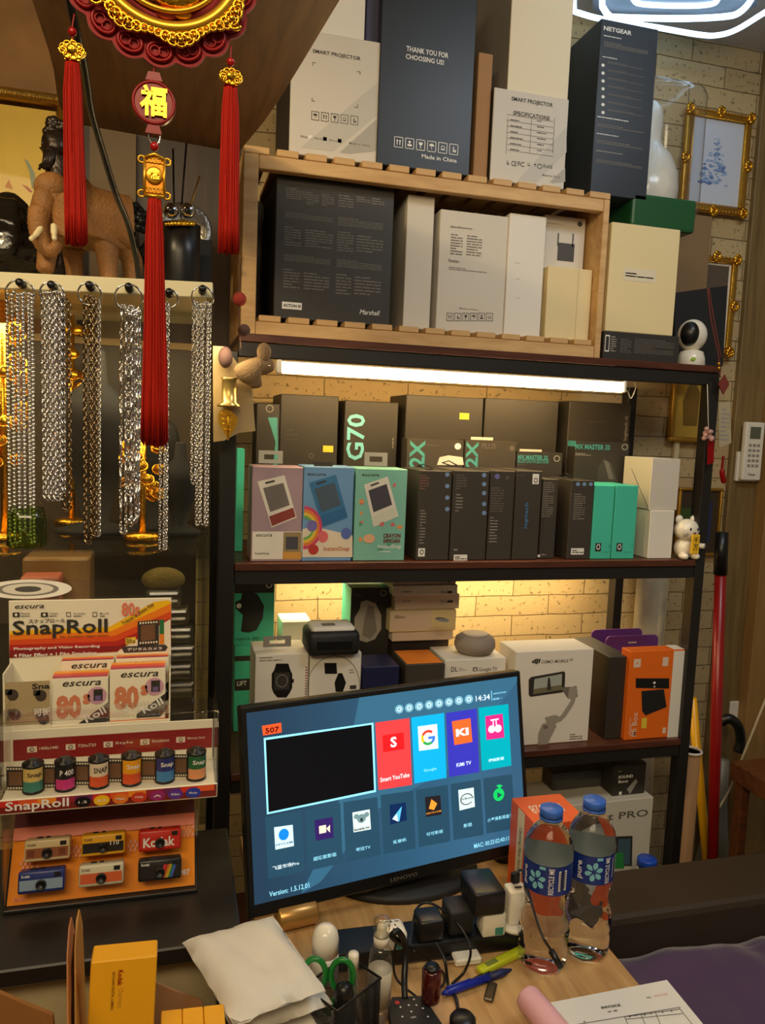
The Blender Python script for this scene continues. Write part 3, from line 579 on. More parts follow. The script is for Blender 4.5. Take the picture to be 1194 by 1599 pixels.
c = Carton('mouse_box', 537, 620, 627, YR, .12, z, BLK, yref=680); c.t('G70', 541, 646, 569, 719, CYTX, rot=90, bold=.02); c.l(612, 665, 615, 700, 1, GREYTX, vert=True); c.done('black box with big pale blue lettering running up its left side')
c = Carton('keyboard_box', 632, 752, 619, YR, .13, z, BLK, yref=680); c.done('wide black back row box with a yellow sticker near its upper right'); sticker(c, 717, 645, 732, 655)
Carton('keyboard_box', 755, 869, 624, YR, .13, z, BLK, yref=680).done('wide plain black back row box without sticker at centre right')
c = Carton('keyboard_box', 886, 982, 628, YR-.01, .10, z, BLK, yref=680); c.t('logitech G', 974, 650, 980, 688, GREYTX, rot=90); c.mb.dring(c.F, 976, 700, 5, 5, .25, GREYTX); c.l(974, 708, 980, 714, 2, GREYTX); c.l(916, 655, 960, 663, 1, BLK2); c.done('tall black box with small vertical lettering at the right end of the back row')
YM2 = 1.545
c = Carton('mouse_box', 635, 724, 686, YM2, .04, z, BLK2, yref=700); c.t('2X', 639, 687, 663, 730, TEALTX, rot=90, bold=.03); c.mb.ddisc(c.F, 714.5, 697, 5, 5, WTX); c.l(666, 694, 692, 697, 1, DIMTX)
c.mb.dpoly(c.F, [(682, 726), (686, 714), (700, 711), (722, 714), (724, 726)], WHT2); c.done('charcoal box with teal 2X lettering and a white mouse picture, standing in the middle row')
c = Carton('mouse_box', 726, 806, 688, YM2, .04, z, BLK2, yref=700); c.t('2X', 727, 689, 746, 730, TEALTX, rot=90, bold=.03); c.t('PLUS', 752, 692, 774, 701, DIMTX); c.mb.ddisc(c.F, 799, 700, 4, 4, DIMTX); c.done('charcoal box with teal 2X lettering and a faint second word, in the middle row')
hang_tab(c, 735, 682, 769, 688, WHT2, False)
c = Carton('mouse_box', 807, 878, 706, YM2, .04, z, BLK, yref=720); c.t('MX MASTER 2S', 808, 710, 855, 718, TEALTX, bold=.03); c.t('BLUETOOTH EDITION', 808, 716, 856, 724, TEALTX); c.mb.dring(c.F, 869, 716, 5, 5, .3, GREYTX); c.l(808, 725, 830, 727, 1, DIMTX); c.done('black box with teal lettering in two lines, in the middle row')
hang_tab(c, 811, 701, 845, 706, WHT2, False)
c = Carton('mouse_box', 897, 981, 690, 1.535, .035, z, BLK, yref=720); c.t('MX MASTER 3S', 898, 693, 952, 703, TEALTX, bold=.03); c.l(898, 707, 922, 712, 2, GREYTX)
c.mb.dring(c.F, 975, 698, 5, 5, .3, GREYTX); c.mb.dpoly(c.F, [(932, 752), (934, 730), (942, 716), (954, 722), (964, 752)], M('mouse_grey_print', (62, 62, 60), .3)); c.mb.dpoly(c.F, [(942, 718), (950, 722), (958, 748), (950, 748)], M('mouse_edge_print', (104, 102, 98), .3), .0007)
c.mb.mrect(c.L, .0, c.h-.012, c.d, c.h, TEALTX); c.done('black box with teal lettering and a dark mouse picture behind the teal boxes')
# loose folded hang loops sticking up from the dark boxes
for (x, y, m) in ((665, 727, BP), (704, 722, BP), (888, 741, BP)):
    p = PY(x, y+8, 1.44); b = MB(); b.tube([p+Vector((0, 0, 0))+Vector(q) for q in ((-.012, .02, .004), (.004, 0, -.001), (.018, .01, -.0005), (.006, .03, .008))], .0012, m, 5, True)
    zz = PY(700, 735, 1.43).z
    for v in b.v: v.z += .004
    b.build('hang_loop', label={665: 'thin black hanger loop standing up from the dark box beside the mint one', 704: 'thin black hanger loop above the charcoal boxes below the white mouse picture', 888: 'thin black hanger loop above the three-icon black box'}[x], cat='hanger')

# ================================================================ LOWER SHELF
z = ZL+.0005
c = Carton('lift_mouse_box', 366, 397, 1008, 1.60, .09, z, TEAL, yref=1040); c.r(366, 1024, 396, 1032, BLK); c.r(366, 1060, 392, 1078, BLK); c.t('LIFT', 370, 1063, 385, 1071, WTX); c.done('teal box with black bands, underneath the teal vertical mouse box'); zz = c.zt
c = Carton('vertical_mouse_box', 366, 428, 908, 1.60, .09, zz+.0005, TEAL, yref=960)
c.r(366, 909, 427.5, 926, BLK); c.mb.dring(c.F, 420, 913, 5, 5, .3, WTX, .0008)
MOUS = M('black_mouse_print', (40, 40, 40), .3); MOUG = M('grey_mouse_print', (136, 130, 120), .4); MOUG2 = M('pale_mouse_print', (176, 170, 158), .4)
c.mb.dpoly(c.F, [(376, 986), (379, 960), (368, 950), (367, 940), (376, 936), (378, 926), (388, 922), (402, 928), (412, 946), (410, 966), (400, 984), (388, 988)], MOUS, .0007)
c.mb.ddisc(c.F, 373, 946, 4, 4, WTX, .0009); c.t('logitech', 368, 995, 390, 1001, M('teal_dark_print', (30, 110, 96), .5)); c.t('罗技', 394, 994, 406, 1001, M('teal_dark_print')); c.done('teal box picturing a black vertical mouse at the left end of the lower shelf')
c = Carton('flat_white_box', 440, 486, 971, 1.62, .08, z, WHT, yref=990, zt=None).done('plain white box behind the label printer')
c = Carton('vertical_mouse_box', 547, 607, 918, 1.585, .09, z, BLK, yref=970, sidemat=TEAL)
c.mb.mrect(c.T, .0005, .0005, c.w-.0005, c.d-.0005, TEAL, .0004)
c.mb.dpoly(c.F, [(562, 1000), (553, 985), (553, 965), (562, 950), (563, 940), (572, 937), (586, 942), (595, 960), (595, 982), (585, 998), (572, 1003)], MOUG2, .0006)
c.mb.dpoly(c.F, [(574, 945), (583, 946), (588, 985), (578, 998), (565, 992), (568, 970)], MOUG, .0008)
c.mb.dring(c.F, 598, 926, 5, 5, .3, GREYTX, .0008); c.l(554, 926, 566, 932, 2, DIMTX); c.done('teal and black box picturing a grey vertical mouse, in the middle of the lower shelf')
# stack of thin white boxes
zz = z
Carton('dark_flat_box', 612, 700, 998, 1.575, .12, z, M('brownish_black_card', (50, 40, 34), .5), yref=1010).done('dark flat box at the bottom of the stack of thin white boxes'); zz = PY(655, 998, 1.575).z+.0008
stk = [(612, 707, 985, PKW, 'cream boxed set, lowest of the white stack'), (609, 712, 953, CRM, 'thick cream box with an oval label and pinkish panel in the white stack'), (617, 717, 928.5, PKW, 'thin pinkish white box, third from the top of the white stack'), (613, 714, 914, WHT, 'thin white box, second from the top of the white stack'), (613, 712, 897, PKW, 'thin pinkish white box, topmost of the white stack')]
for k, (a, b_, y, m, lab) in enumerate(stk):
    c = Carton('thin_white_box', a, b_, y, 1.56-(k % 2)*.006, .11, zz, m, yref=y+10)
    if k == 1:
        c.mb.mrect(c.F, .002, .004, c.w*.62, c.h-.002, PKW); c.l(616, 960, 632, 966, 3, GEN); c.mb.ddisc(Face(c.F.at(0, c.h), c.F.U, c.W), 690, 968, 10, 4, GREYTX)
    if k >= 2: c.t('Office', 686, y+8, 697, y+13, GREYTX); c.l(698, y+8, 712, y+13, 1, DKTX, fill=.8); c.l(628, y+8, 648, y+12, 1, GREYTX)
    c.done(lab); zz = c.zt+.0005
# watch boxes
YL = 1.445
c = Carton('watch_box', 398, 481, 1022, YL, .10, z, WHT, yref=1060)
c.l(405, 1024, 440, 1034, 2, GREYTX)
WB = M('watch_black_print', (30, 29, 29), .3); WB2 = M('watch_face_print', (64, 62, 60), .3)
c.mb.dpoly(c.F, [(431, 1036), (450, 1036), (453, 1046), (456, 1052), (456, 1074), (452, 1082), (447, 1089), (433, 1089), (427, 1082), (424, 1074), (424, 1052), (428, 1046)], WB, .0006)
c.mb.drect(c.F, 428, 1050, 452, 1077, WB2, .0008); c.mb.dring(c.F, 440, 1063, 9, 10, .1, GREYTX, .0010); c.mb.drect(c.F, 456, 1060, 458.5, 1066, WB, .0006); c.l(476, 1040, 480, 1090, 12, GEN, fill=.4)
c.done('white box picturing a square black smartwatch, with a grey hanger tab'); hang_tab(c, 411, 994, 454, 1009, M('grey_tab_plastic', (150, 142, 132), .5))
c = Carton('watch_box', 483, 563, 1020, YL, .10, z, WHT, yref=1060)
c.mb.dring(c.F, 520, 1075, 42, 52, .03, GREYTX, .0005)
c.mb.dpoly(c.F, [(506, 1035), (525, 1035), (526, 1052), (507, 1052)], WB, .0007); c.mb.dpoly(c.F, [(528, 1051), (534, 1051), (540, 1066), (535, 1080), (524, 1080), (522, 1066)], WB, .0007)
c.r(546, 1070, 556, 1076, DKTX); c.l(545, 1044, 553, 1052, 2, GREYTX); c.done('white box picturing two small black smartwatches under the label printer'); zb = c.zt
# label printer
f0 = PY(522, 1018, 1.425); pr = empty('label_printer', (f0.x, 1.47, zb+.0005), 'black and white portable label printer sitting on the watch box', 'printer')
lp = Face((PY(482, 1000, 1.42).x, 1.42, zb+.0005), XA, ZA); lw = lp.uv(563, 1000)[0]; lh = .048
b = MB(); b.obox(lp.O, XA, YA, ZA, lw, .085, lh, BPM, .010, True); b.build('body', pr)
b = MB(); b.obox(lp.at(.008, lh-.012)+YA*.012, XA, YA, ZA, lw-.016, .062, .020, WHT, .007, True); b.build('lid', pr, label='white printer lid')
b = MB(); b.obox(lp.at(.016, .014, .0008), XA, YA, ZA, lw-.032, .004, .018, BP, .002); b.build('front_window', pr)
b = MB(); b.obox(lp.at(.03, lh+.0075)+YA*.022, XA, YA, ZA, .026, .016, .002, MIDTX, .0008); b.build('button', pr)
# navy, orange topped, streaming stick, speaker
c = Carton('navy_gift_box', 566, 623, 1041, 1.45, .085, z, NAVY, yref=1060); c.done('glossy dark navy box between the watch box and the orange topped box')
c = Carton('orange_topped_box', 633, 693, 1037, 1.44, .10, z, BLK2, yref=1060); c.mb.mrect(c.T, .003, .003, c.w-.003, c.d-.003, M('bright_orange_tray', (246, 136, 36), .5), .0006); c.done('black box with a bright orange top beside the navy box')
c = Carton('streaming_box', 694, 789, 1029, 1.455, .10, z, WHT, yref=1050); c.t('DL', 704, 1041, 714, 1049, DKTX); c.l(716, 1042, 728, 1048, 2, GREYTX)
c.r(738, 1042, 745, 1048, DKTX); c.r(739.5, 1043.5, 743.5, 1047, WHT, .0007); c.t('Google TV', 747, 1041, 776, 1050, MIDTX); c.done('white television stick box under the grey round speaker'); zz = c.zt
p = PY(740, 1022, 1.50); sp_ = empty('round_speaker', (p.x, 1.50, zz+.0006), 'grey beige round puck speaker on top of the white television stick box', 'speaker')
GSP = M('speaker_fabric_grey', (150, 136, 124), .7, bump=.3, bscale=700); b = MB(); b.lathe((p.x, 1.50, zz+.0006), [(.030, 0), (.040, .006), (.044, .016), (.044, .022), (.041, .033), (.033, .039), (.030, .040)], GSP, 48); b.build('body', sp_)
b = MB(); b.lathe((p.x, 1.50, zz+.0408), [(.029, 0), (.028, .002), (.024, .003)], M('speaker_cap_grey', (176, 162, 148), .5), 40); b.build('top_cap', sp_)
# gimbal box
c = Carton('gimbal_box', 802, 922, 1016, 1.425, .085, z, WHT, yref=1090)
c.t('dji', 829, 1028, 842, 1038, BLK, bold=.05, slant=.2); c.t('OSMO MOBILE', 845, 1029, 887, 1036, MIDTX); c.t('SE', 889, 1028, 894, 1032, MIDTX)
GG = M('gimbal_grey_print', (160, 152, 140), .5); GG2 = M('gimbal_dark_print', (118, 110, 100), .5)
c.mb.dpoly(c.F, [(825, 1061), (829, 1057), (880, 1048), (882, 1051), (881, 1078), (877, 1081), (828, 1088), (825, 1085)], BLK, .0006)
c.mb.dpoly(c.F, [(834, 1060), (877, 1052), (876, 1077), (832, 1084)], M('photo_sky_print', (170, 178, 170), .4), .0009); c.mb.dpoly(c.F, [(833, 1076), (877, 1069), (876, 1077), (832, 1084)], M('photo_hill_print', (120, 112, 88), .4), .0010)
c.mb.dpoly(c.F, [(853, 1078), (855, 1058), (858, 1058), (860, 1077)], DKTX, .0011)
c.mb.dpoly(c.F, [(874, 1073), (900, 1072), (901, 1088), (886, 1090)], GG2, .0008); c.mb.dpoly(c.F, [(888, 1074), (899, 1070), (901, 1080), (897, 1092), (886, 1090)], GG, .0011)
c.mb.dpoly(c.F, [(893, 1088), (899, 1086), (896, 1098), (883, 1118), (874, 1127), (866, 1126), (876, 1116), (888, 1098)], GG, .0009)
c.mb.dpoly(c.F, [(850, 1120), (866, 1116), (876, 1120), (870, 1128), (854, 1132)], GG, .0010)
c.mb.dpoly(c.F, [(846, 1130), (866, 1126), (868, 1134), (860, 1150), (854, 1163), (839, 1165), (840, 1145)], GG, .0008); c.mb.ddisc(c.F, 851, 1135, 4, 3, GG2, .0012)
c.l(889, 1144, 909, 1156, 3, MIDTX); c.done('white box picturing a grey phone gimbal holding a phone')
c = Carton('black_box', 948, 979, 1026, 1.425, .16, z, BLK, yref=1090, sidemat=M('glossy_black_side', (28, 26, 25), .25)); c.done('plain black box between the gimbal box and the orange box')
for (x0, x1, y0, y1, Y, lab) in ((923, 1003, 981, 1012, 1.60, 'purple hanging card with rounded corners, the farther of two'), (946, 1028, 991, 1018, 1.56, 'purple hanging card with a white slot mark, the nearer of two')):
    Fq = Face((PY(x0, 1000, Y).x, Y, z), XA, ZA); u1, v1 = Fq.uv(x1, y0); b = MB(); q = []
    for (cx, cy, a0) in ((u1-.012, v1-.012, 0), (.012, v1-.012, PI/2)):
        for k in range(5): q.append((cx+.012*math.cos(a0+k*PI/8), cy+.012*math.sin(a0+k*PI/8)))
    q += [(0, 0), (u1, 0)]; b.prism(Fq, q, -.003, 0, PURP); 
    if Y < 1.58: b.mrect(Fq, u1*.42, v1-.018, u1*.58, v1-.015, WTX, .0006)
    b.build('hanging_card', label=lab, cat='card')
c = Carton('tv_box_carton', 979, 1063, 1016, 1.412, .035, z, ORG, yref=1090, yaw=.0)
c.r(1046, 1016.5, 1063, 1160, WHT, .0005); c.mb.mrect(c.T, c.w*.8, .0005, c.w, .034, WHT, .0005)
c.r(989, 1029, 1000, 1042, PKW); c.i(994.5, 1036, 6, ORG, 1, False); c.r(1034, 1026, 1043, 1040, PKW)
c.mb.dpoly(c.F, [(992, 1059), (1044, 1059), (1044, 1075), (992, 1074)], BP, .0008); c.mb.dpoly(c.F, [(1001, 1079), (1036, 1076), (1040, 1104), (1007, 1117), (1002, 1110)], BPM, .0007); c.mb.ddisc(c.F, 1021, 1066, 2, 2, WTX, .001); c.mb.ddisc(c.F, 1021, 1072, 1.3, 1.3, WTX, .001)
c.t('Mi Box', 986, 1112, 994, 1150, PKW, rot=90); c.l(982, 1120, 986, 1148, 2, PKW, vert=True); c.r(1034, 1136, 1039, 1145, PKW)
c.l(1049, 1025, 1053, 1150, 22, MIDTX, fill=.35); c.l(1056, 1028, 1060, 1150, 22, MIDTX, fill=.35); c.r(1052, 1095, 1057, 1101, DKTX)
c.done('orange carton with a white end picturing a black television box'); sticker(c, 1001, 1121, 1009, 1137)

# below the lower shelf
zb2 = ZB+.0005
c = Carton('tablet_box', 800, 1016, 1256, 1.43, .12, zb2, M('off_white_card', (206, 200, 184), .6), yref=1300)
c.t('Tablet PRO', 892, 1264, 1011, 1286, DIMTX, bold=.015)
c.mb.dpoly(c.F, [(962, 1306), (987, 1305), (986, 1352), (958, 1352)], BLK, .0006); c.mb.dpoly(c.F, [(965, 1310), (984, 1309), (983, 1350), (962, 1350)], M('tablet_screen_print', (70, 96, 110), .4), .0008); c.mb.dpoly(c.F, [(958, 1332), (972, 1330), (974, 1356), (958, 1356)], M('tablet_green_print', (50, 140, 70), .4), .0010)
c.done('large off-white tablet box behind the water bottles under the lower shelf'); zz = c.zt
c = Carton('earphone_box', 957, 1007, 1193, 1.45, .05, zz+.0006, BLK, yref=1220); c.t('SOUND', 965, 1209, 988, 1216, WTX, bold=.04); c.t('Burst', 965, 1217, 980, 1223, WTX, bold=.04); c.mb.dpoly(c.F, [(978, 1232), (992, 1216), (995, 1220), (983, 1240)], GREYTX, .0006); c.r(966, 1236, 970, 1241, WTX); c.l(965, 1202, 980, 1206, 1, GREYTX); c.done('small black earphone box with white lettering standing on the tablet box')
c = Carton('dark_grey_box', 862, 948, 1204, 1.50, .05, zz+.0006, M('dusky_card', (58, 56, 54), .5), yref=1220); c.l(868, 1212, 940, 1236, 6, DIMTX); c.done('dim dark grey box left of the small black earphone box')
# tub with blue cap on the low shelf
p = PY(1010, 1345, 1.36); b_ = empty('supplement_tub', (p.x, 1.36, p.z-.115), 'white tub with a blue screw cap behind the sofa back', 'bottle')
b = MB(); b.lathe(b_.location, [(.020, 0), (.022, .004), (.022, .095), (.018, .103)], WHT, 32); b.build('tub_body', b_)
b = MB(); b.lathe(Vector(b_.location)+ZA*.1035, [(.0205, 0), (.0205, .017), (.019, .019)], BLUEC, 32, fn=lambda a, z: 1+.015*math.sin(a*30)); b.build('cap', b_)
MB().box(p.x-.05, p.x+.05, 1.32, 1.392, ZF+.001, p.z-.1155, BPM).build('low_cabinet', label='low dark stand under the white tub with blue cap', cat='stand')

# ================================================================ MONITOR
cs = [(385, 1113), (806, 1056), (820, 1312), (396.7, 1412.6)]
pt = [ray(*q) for q in cs]
vx = pt[0].cross(pt[1]).cross(pt[3].cross(pt[2])).normalized(); vy = pt[0].cross(pt[3]).cross(pt[1].cross(pt[2])).normalized()
if vx.x < 0: vx = -vx
if vy.z < 0: vy = -vy
n = vx.cross(vy).normalized(); vy = n.cross(vx)
k = n.dot(pt[0]); P0 = [p*(k/n.dot(p)) for p in pt]; sc = .268/(P0[0]-P0[3]).length; P0 = [p*sc for p in P0]
MF = Face(P0[3], vx, vy); mw = MF.uv(*cs[2])[0]; mh = .268
DZ = -.72
mon = empty('monitor', tuple(PZ(620, 1425, DZ)+ZA*.0005), 'black wide monitor showing a blue television launcher menu, standing on the oak desk', 'monitor')
mc = P0[3]+vx*mw/2
mon.location = (mc.x+.01, mc.y+.06, DZ+.0005); mon['_w'] = tuple(mon.location)
bz = .0085; bb = .019
b = MB(); b.obox(MF.at(-bz, -bb, -.0205), vx, n, vy, mw+2*bz, .022, mh+bb+bz, BP, .002); b.build('casing', mon)
b = MB(); b.obox(MF.at(mw*.2, mh*.1, -.045), vx, n, vy, mw*.6, .024, mh*.7, BPM, .01); b.build('rear_housing', mon)
def scr(nm, c=None, e=1.0): return M('screen_'+nm, c, .3, emit=e, spec=.2)
# menu background: diagonal facets of blue
SB = bpy.data.materials.new('screen_menu_blue'); n_, bs = nt(SB); L = n_.links; tc = n_.nodes.new('ShaderNodeTexCoord'); gr = n_.nodes.new('ShaderNodeTexGradient'); mp = n_.nodes.new('ShaderNodeMapping')
b = MB(); SBF = MF
L.new(tc.outputs['Object'], mp.inputs[0]); mp.inputs['Location'].default_value = (.3, 0, 0); mp.inputs['Scale'].default_value = (1.5, 0, 0)
L.new(mp.outputs[0], gr.inputs[0]); rp = n_.nodes.new('ShaderNodeValToRGB'); L.new(gr.outputs[0], rp.inputs[0]); e = rp.color_ramp.elements
e[0].color = (*lin((36, 68, 92)), 1); e[1].color = (*lin((40, 76, 104)), 1); q = e.new(.5); q.color = (*lin((58, 112, 146)), 1)
L.new(rp.outputs[0], bs.inputs['Emission Color']); bs.inputs['Emission Strength'].default_value = .9; bs.inputs['Base Color'].default_value = (.01, .01, .012, 1); bs.inputs['Roughness'].default_value = .3
X1 = lambda u: u*mw; Y1 = lambda v: v*mh
b.mrect(MF, 0, 0, mw, mh, SB, .0018)
d1 = scr('facet_dark', (38, 84, 112), .75); d2 = scr('facet_light', (78, 140, 172), .8)
def sp2(pts, m, h): b.dpoly(MF, pts, m, h)
sp2([(560, 1089), (806, 1056), (806, 1064), (700, 1200), (590, 1262), (500, 1376), (470, 1394), (520, 1290)], scr('facet_mid', (54, 104, 136), .8), .0019)
b.build('screen', mon)
b = MB()
f = MF; T = lambda s_, x0, y0, x1, y1, m, **kk: b.dtext(f, s_, x0, y0, x1, y1, m, h=.0032, **kk)
def tile(c4, m, h=.0022): b.dpoly(f, c4, m, h)
WS = scr('white', (214, 236, 246), 1.0); CYS = scr('pale_cyan', (140, 214, 240), 1.0); BKS = scr('black', (14, 15, 20), .6)
tile([(411, 1152), (582, 1128), (586, 1236), (416, 1271)], scr('cyan_outline', (140, 226, 255), 1.1)); tile([(414, 1155), (579, 1131), (583, 1233), (418.5, 1267.5)], BKS, .0025)
tile([(585, 1128), (638, 1121), (642, 1225), (590, 1233)], scr('tile_red', (226, 62, 66))); tile([(641, 1120), (692, 1113), (696, 1214), (646, 1223)], scr('tile_sky', (16, 168, 226)))
tile([(695, 1113), (743, 1106), (747, 1205), (700, 1213)], scr('tile_indigo', (52, 52, 178))); tile([(746, 1105), (792, 1099), (797, 1195), (751, 1203)], scr('tile_teal', (0, 164, 182)))
tile([(596, 1148), (629, 1143), (630, 1169), (597, 1174)], scr('logo_red', (228, 28, 34)), .0026); T('S', 608, 1149, 618, 1167, WS, bold=.03)
T('Smart YouTube', 592, 1206, 638, 1220, WS, bold=.02)
tile([(651, 1134), (681, 1130), (683, 1168), (653, 1172)], WS, .0026)
for k, (cc, a0, a1) in enumerate((('g_red', .25*PI, .85*PI), ('g_yellow', .85*PI, 1.2*PI), ('g_green', 1.2*PI, 1.7*PI), ('g_blue', 1.7*PI, 2.0*PI))):
    b.dring(f, 667, 1151, 11, 12, .34, scr(cc, ((226, 62, 48), (244, 190, 30), (50, 160, 80), (60, 120, 230))[k]), .0030, 8, a0, a1)
b.drect(f, 667, 1149, 677, 1153, scr('g_blue', (60, 120, 230)), .0030); T('Google', 660, 1197, 680, 1206, CYS)
tile([(704, 1126), (733, 1121), (736, 1158), (708, 1163)], scr('logo_orange', (240, 100, 44)), .0026); T('KI', 710, 1135, 730, 1150, WS, bold=.05); T('KiMi TV', 711, 1187, 734, 1197, WS, bold=.02)
tile([(756, 1118), (783, 1114), (786, 1151), (758, 1155)], scr('logo_magenta', (206, 40, 128)), .0026); b.ddisc(f, 766, 1138, 5.5, 6, WS, .0030); b.ddisc(f, 776, 1137, 5.5, 6, WS, .0029); T('ㅠ', 764, 1121, 777, 1134, WS); T('樱桃影视', 761, 1179, 785, 1190, WS)
TDK = scr('tile_dim', (38, 74, 98), .85)
for k, (xa_, ya_, xb2, yb_, xc_, yc_, xd_, yd_) in enumerate(((413, 1275, 470, 1264, 475, 1359, 418, 1372), (475, 1264, 530, 1253, 534, 1347, 479, 1359), (535, 1252, 588, 1244, 593, 1334, 539, 1345), (593, 1241, 644, 1234, 648, 1324, 598, 1333), (648, 1233, 698, 1225, 702, 1313, 653, 1322), (702, 1224, 749, 1216, 754, 1303, 707, 1311), (753, 1215, 798, 1208, 803, 1293, 758, 1301))):
    tile([(xa_, ya_), (xb2, yb_), (xc_, yc_), (xd_, yd_)], TDK)
IC = [((427, 1291), (456, 1287), (458, 1320), (429, 1326), 'sky_white', (200, 232, 244)), ((490, 1280), (518, 1275), (520, 1307), (492, 1312), 'plum', (48, 30, 96)), ((549, 1268), (576, 1263), (578, 1294), (551, 1299), 'koala_white', (206, 226, 226)), ((607, 1256), (632, 1252), (634, 1280), (608, 1287), 'deep_blue', (14, 40, 84)), ((662, 1244), (686, 1241), (688, 1271), (664, 1275), 'near_black', (34, 30, 34)), ((714, 1233), (738, 1229), (740, 1259), (716, 1265), 'soft_white', (204, 228, 230))]
for (a_, bq, cq, dq, nm, cc) in IC: tile([a_, bq, cq, dq], scr('icon_'+nm, cc), .0026)
b.ddisc(f, 442, 1302, 8, 9, scr('ball_blue', (20, 130, 226)), .003); T('FEYLEM', 430, 1313, 456, 1319, scr('teal_ink', (20, 90, 120)))
b.drect(f, 497, 1288, 508, 1300, scr('cream', (240, 220, 200)), .003); b.dpoly(f, [(508, 1293), (514, 1287), (514, 1299)], scr('cream'), .003)
KG = scr('koala_grey', (110, 140, 146)); b.ddisc(f, 563, 1277, 7, 7, KG, .003); b.ddisc(f, 555, 1274, 4, 4, KG, .003); b.ddisc(f, 571, 1271, 4, 4, KG, .003); b.ddisc(f, 563, 1279, 2, 3, scr('koala_nose', (30, 44, 54)), .0034); T('koala.tv', 552, 1289, 576, 1296, BKS, bold=.03)
b.dpoly(f, [(612, 1276), (626, 1258), (622, 1282)], scr('tick_cyan', (90, 190, 240)), .003); b.dpoly(f, [(611, 1278), (618, 1270), (620, 1282)], scr('tick_white', (220, 240, 250)), .0032)
b.dpoly(f, [(668, 1262), (672, 1247), (681, 1254), (676, 1264)], scr('amber', (236, 150, 50)), .003); T('KEKYS.COM', 664, 1265, 687, 1270, scr('amber'))
b.dring(f, 727, 1247, 10, 9, .14, BKS, .003, 20, .3, 5.6); T('tvbox', 716, 1242, 738, 1249, BKS, slant=.4)
b.ddisc(f, 777, 1240, 8.5, 10, scr('apple_green', (20, 200, 96)), .003); b.dpoly(f, [(773, 1226), (778, 1231), (783, 1226), (778, 1224)], scr('apple_green'), .003); b.dpoly(f, [(774, 1236), (782, 1240), (775, 1246)], TDK, .0034)
for s_, x0, y0, x1, y1 in (('飞蓝市场Pro', 424, 1344, 466, 1357), ('超玩家影视', 488, 1330, 524, 1343), ('考拉TV', 554, 1318, 577, 1329), ('爱壹帆', 612, 1307, 633, 1317), ('可可影视', 664, 1294, 690, 1305), ('影视', 722, 1283, 735, 1292), ('小苹果影视盒子', 759, 1270, 799, 1282)): T(s_, x0, y0, x1, y1, WS if x0 < 460 else CYS)
T('Version: 1.5.12.01', 419, 1380, 482, 1396, CYS, bold=.015); T('MAC: 00:25:02:40:11:2b', 738, 1306, 802, 1320, CYS, bold=.015)
for k in range(8): b.ddisc(f, 622+k*15.5, 1107-k*2.25, 6.6, 6.9, scr('status_cyan', (118, 176, 200), .9), .0028); b.dring(f, 622+k*15.5, 1107-k*2.25, 3.4, 3.6, .35, WS, .0032)
T('14:34', 741, 1083, 763, 1095, WS, bold=.01); b.drect(f, 765.5, 1078, 766.3, 1094, CYS, .003); T('2025/3/24', 768, 1079, 788, 1084, CYS); T('星期一', 768, 1088, 782, 1093, CYS)
b.build('menu_tiles', mon)
b = MB(); b.dpoly(MF, [(408, 1133), (438, 1128), (439, 1143), (410, 1148)], scr('led_orange', (240, 84, 40)), .0026); b.dtext(MF, '507', 413, 1133, 435, 1145, scr('led_dark', (90, 20, 16), .4), h=.0034, bold=.03); b.build('channel_label', mon, label='orange channel number label at the top left of the screen')
b = MB(); b.mtext(MF, 'LENOVO', mw*.46, -.0135, mw*.56, -.008, DIMTX, h=.0022); b.build('maker_lettering', mon)
# stand
sb = Vector((mc.x+.03, mc.y+.075, DZ+.0005)); b = MB()
b.lathe(sb, [(1.0, 0), (1.0, .006), (.96, .011), (.3, .016)], BPM, 48, smooth=True)
for v in b.v: d_ = v-sb; v.x = sb.x+d_.x*.125; v.y = sb.y+d_.y*.085
b.build('stand_base', mon)
b = MB(); b.obox(sb+Vector((-.045, .012, .012)), XA, YA, ZA, .09, .022, .17, BPM, .006); b.build('stand_neck', mon)

# ================================================================ DESK
dk = empty('desk', (.25, .9, ZF+.001), 'light oak desk with monitor, bottles and plugs on it', 'desk')
dyb = 1.30
b = MB(); b.box(-.02+.14, .606, .30, dyb, DZ-.025, DZ, DESKW, .002); b.build('desk_top', dk)
for (x, y) in ((.14, .32), (.56, .32), (.14, dyb-.06), (.56, dyb-.06)): MB().box(x, x+.04, y, y+.04, ZF+.001, DZ-.0255, STEEL).build('leg', dk)
zd = DZ+.0005
# black counter left
KZ = -.62; p1 = PZ(290, 1478, KZ); kx1 = PZ(372, 1444, KZ).x-.002; ky0 = p1.y
ct = empty('display_counter', (-.3, 1.1, ZF+.001), 'black topped counter with cream front carrying the camera displays', 'counter')
MB().box(-1.0, .086, ky0, 1.148, KZ-.022, KZ, M('black_counter_laminate', (34, 30, 26), .4), .002).build('counter_top', ct)
MB().box(-.98, .06, ky0+.035, 1.14, ZF+.001, KZ-.0225, M('cream_counter_front', (196, 180, 140), .6), .002).build('counter_body', ct)

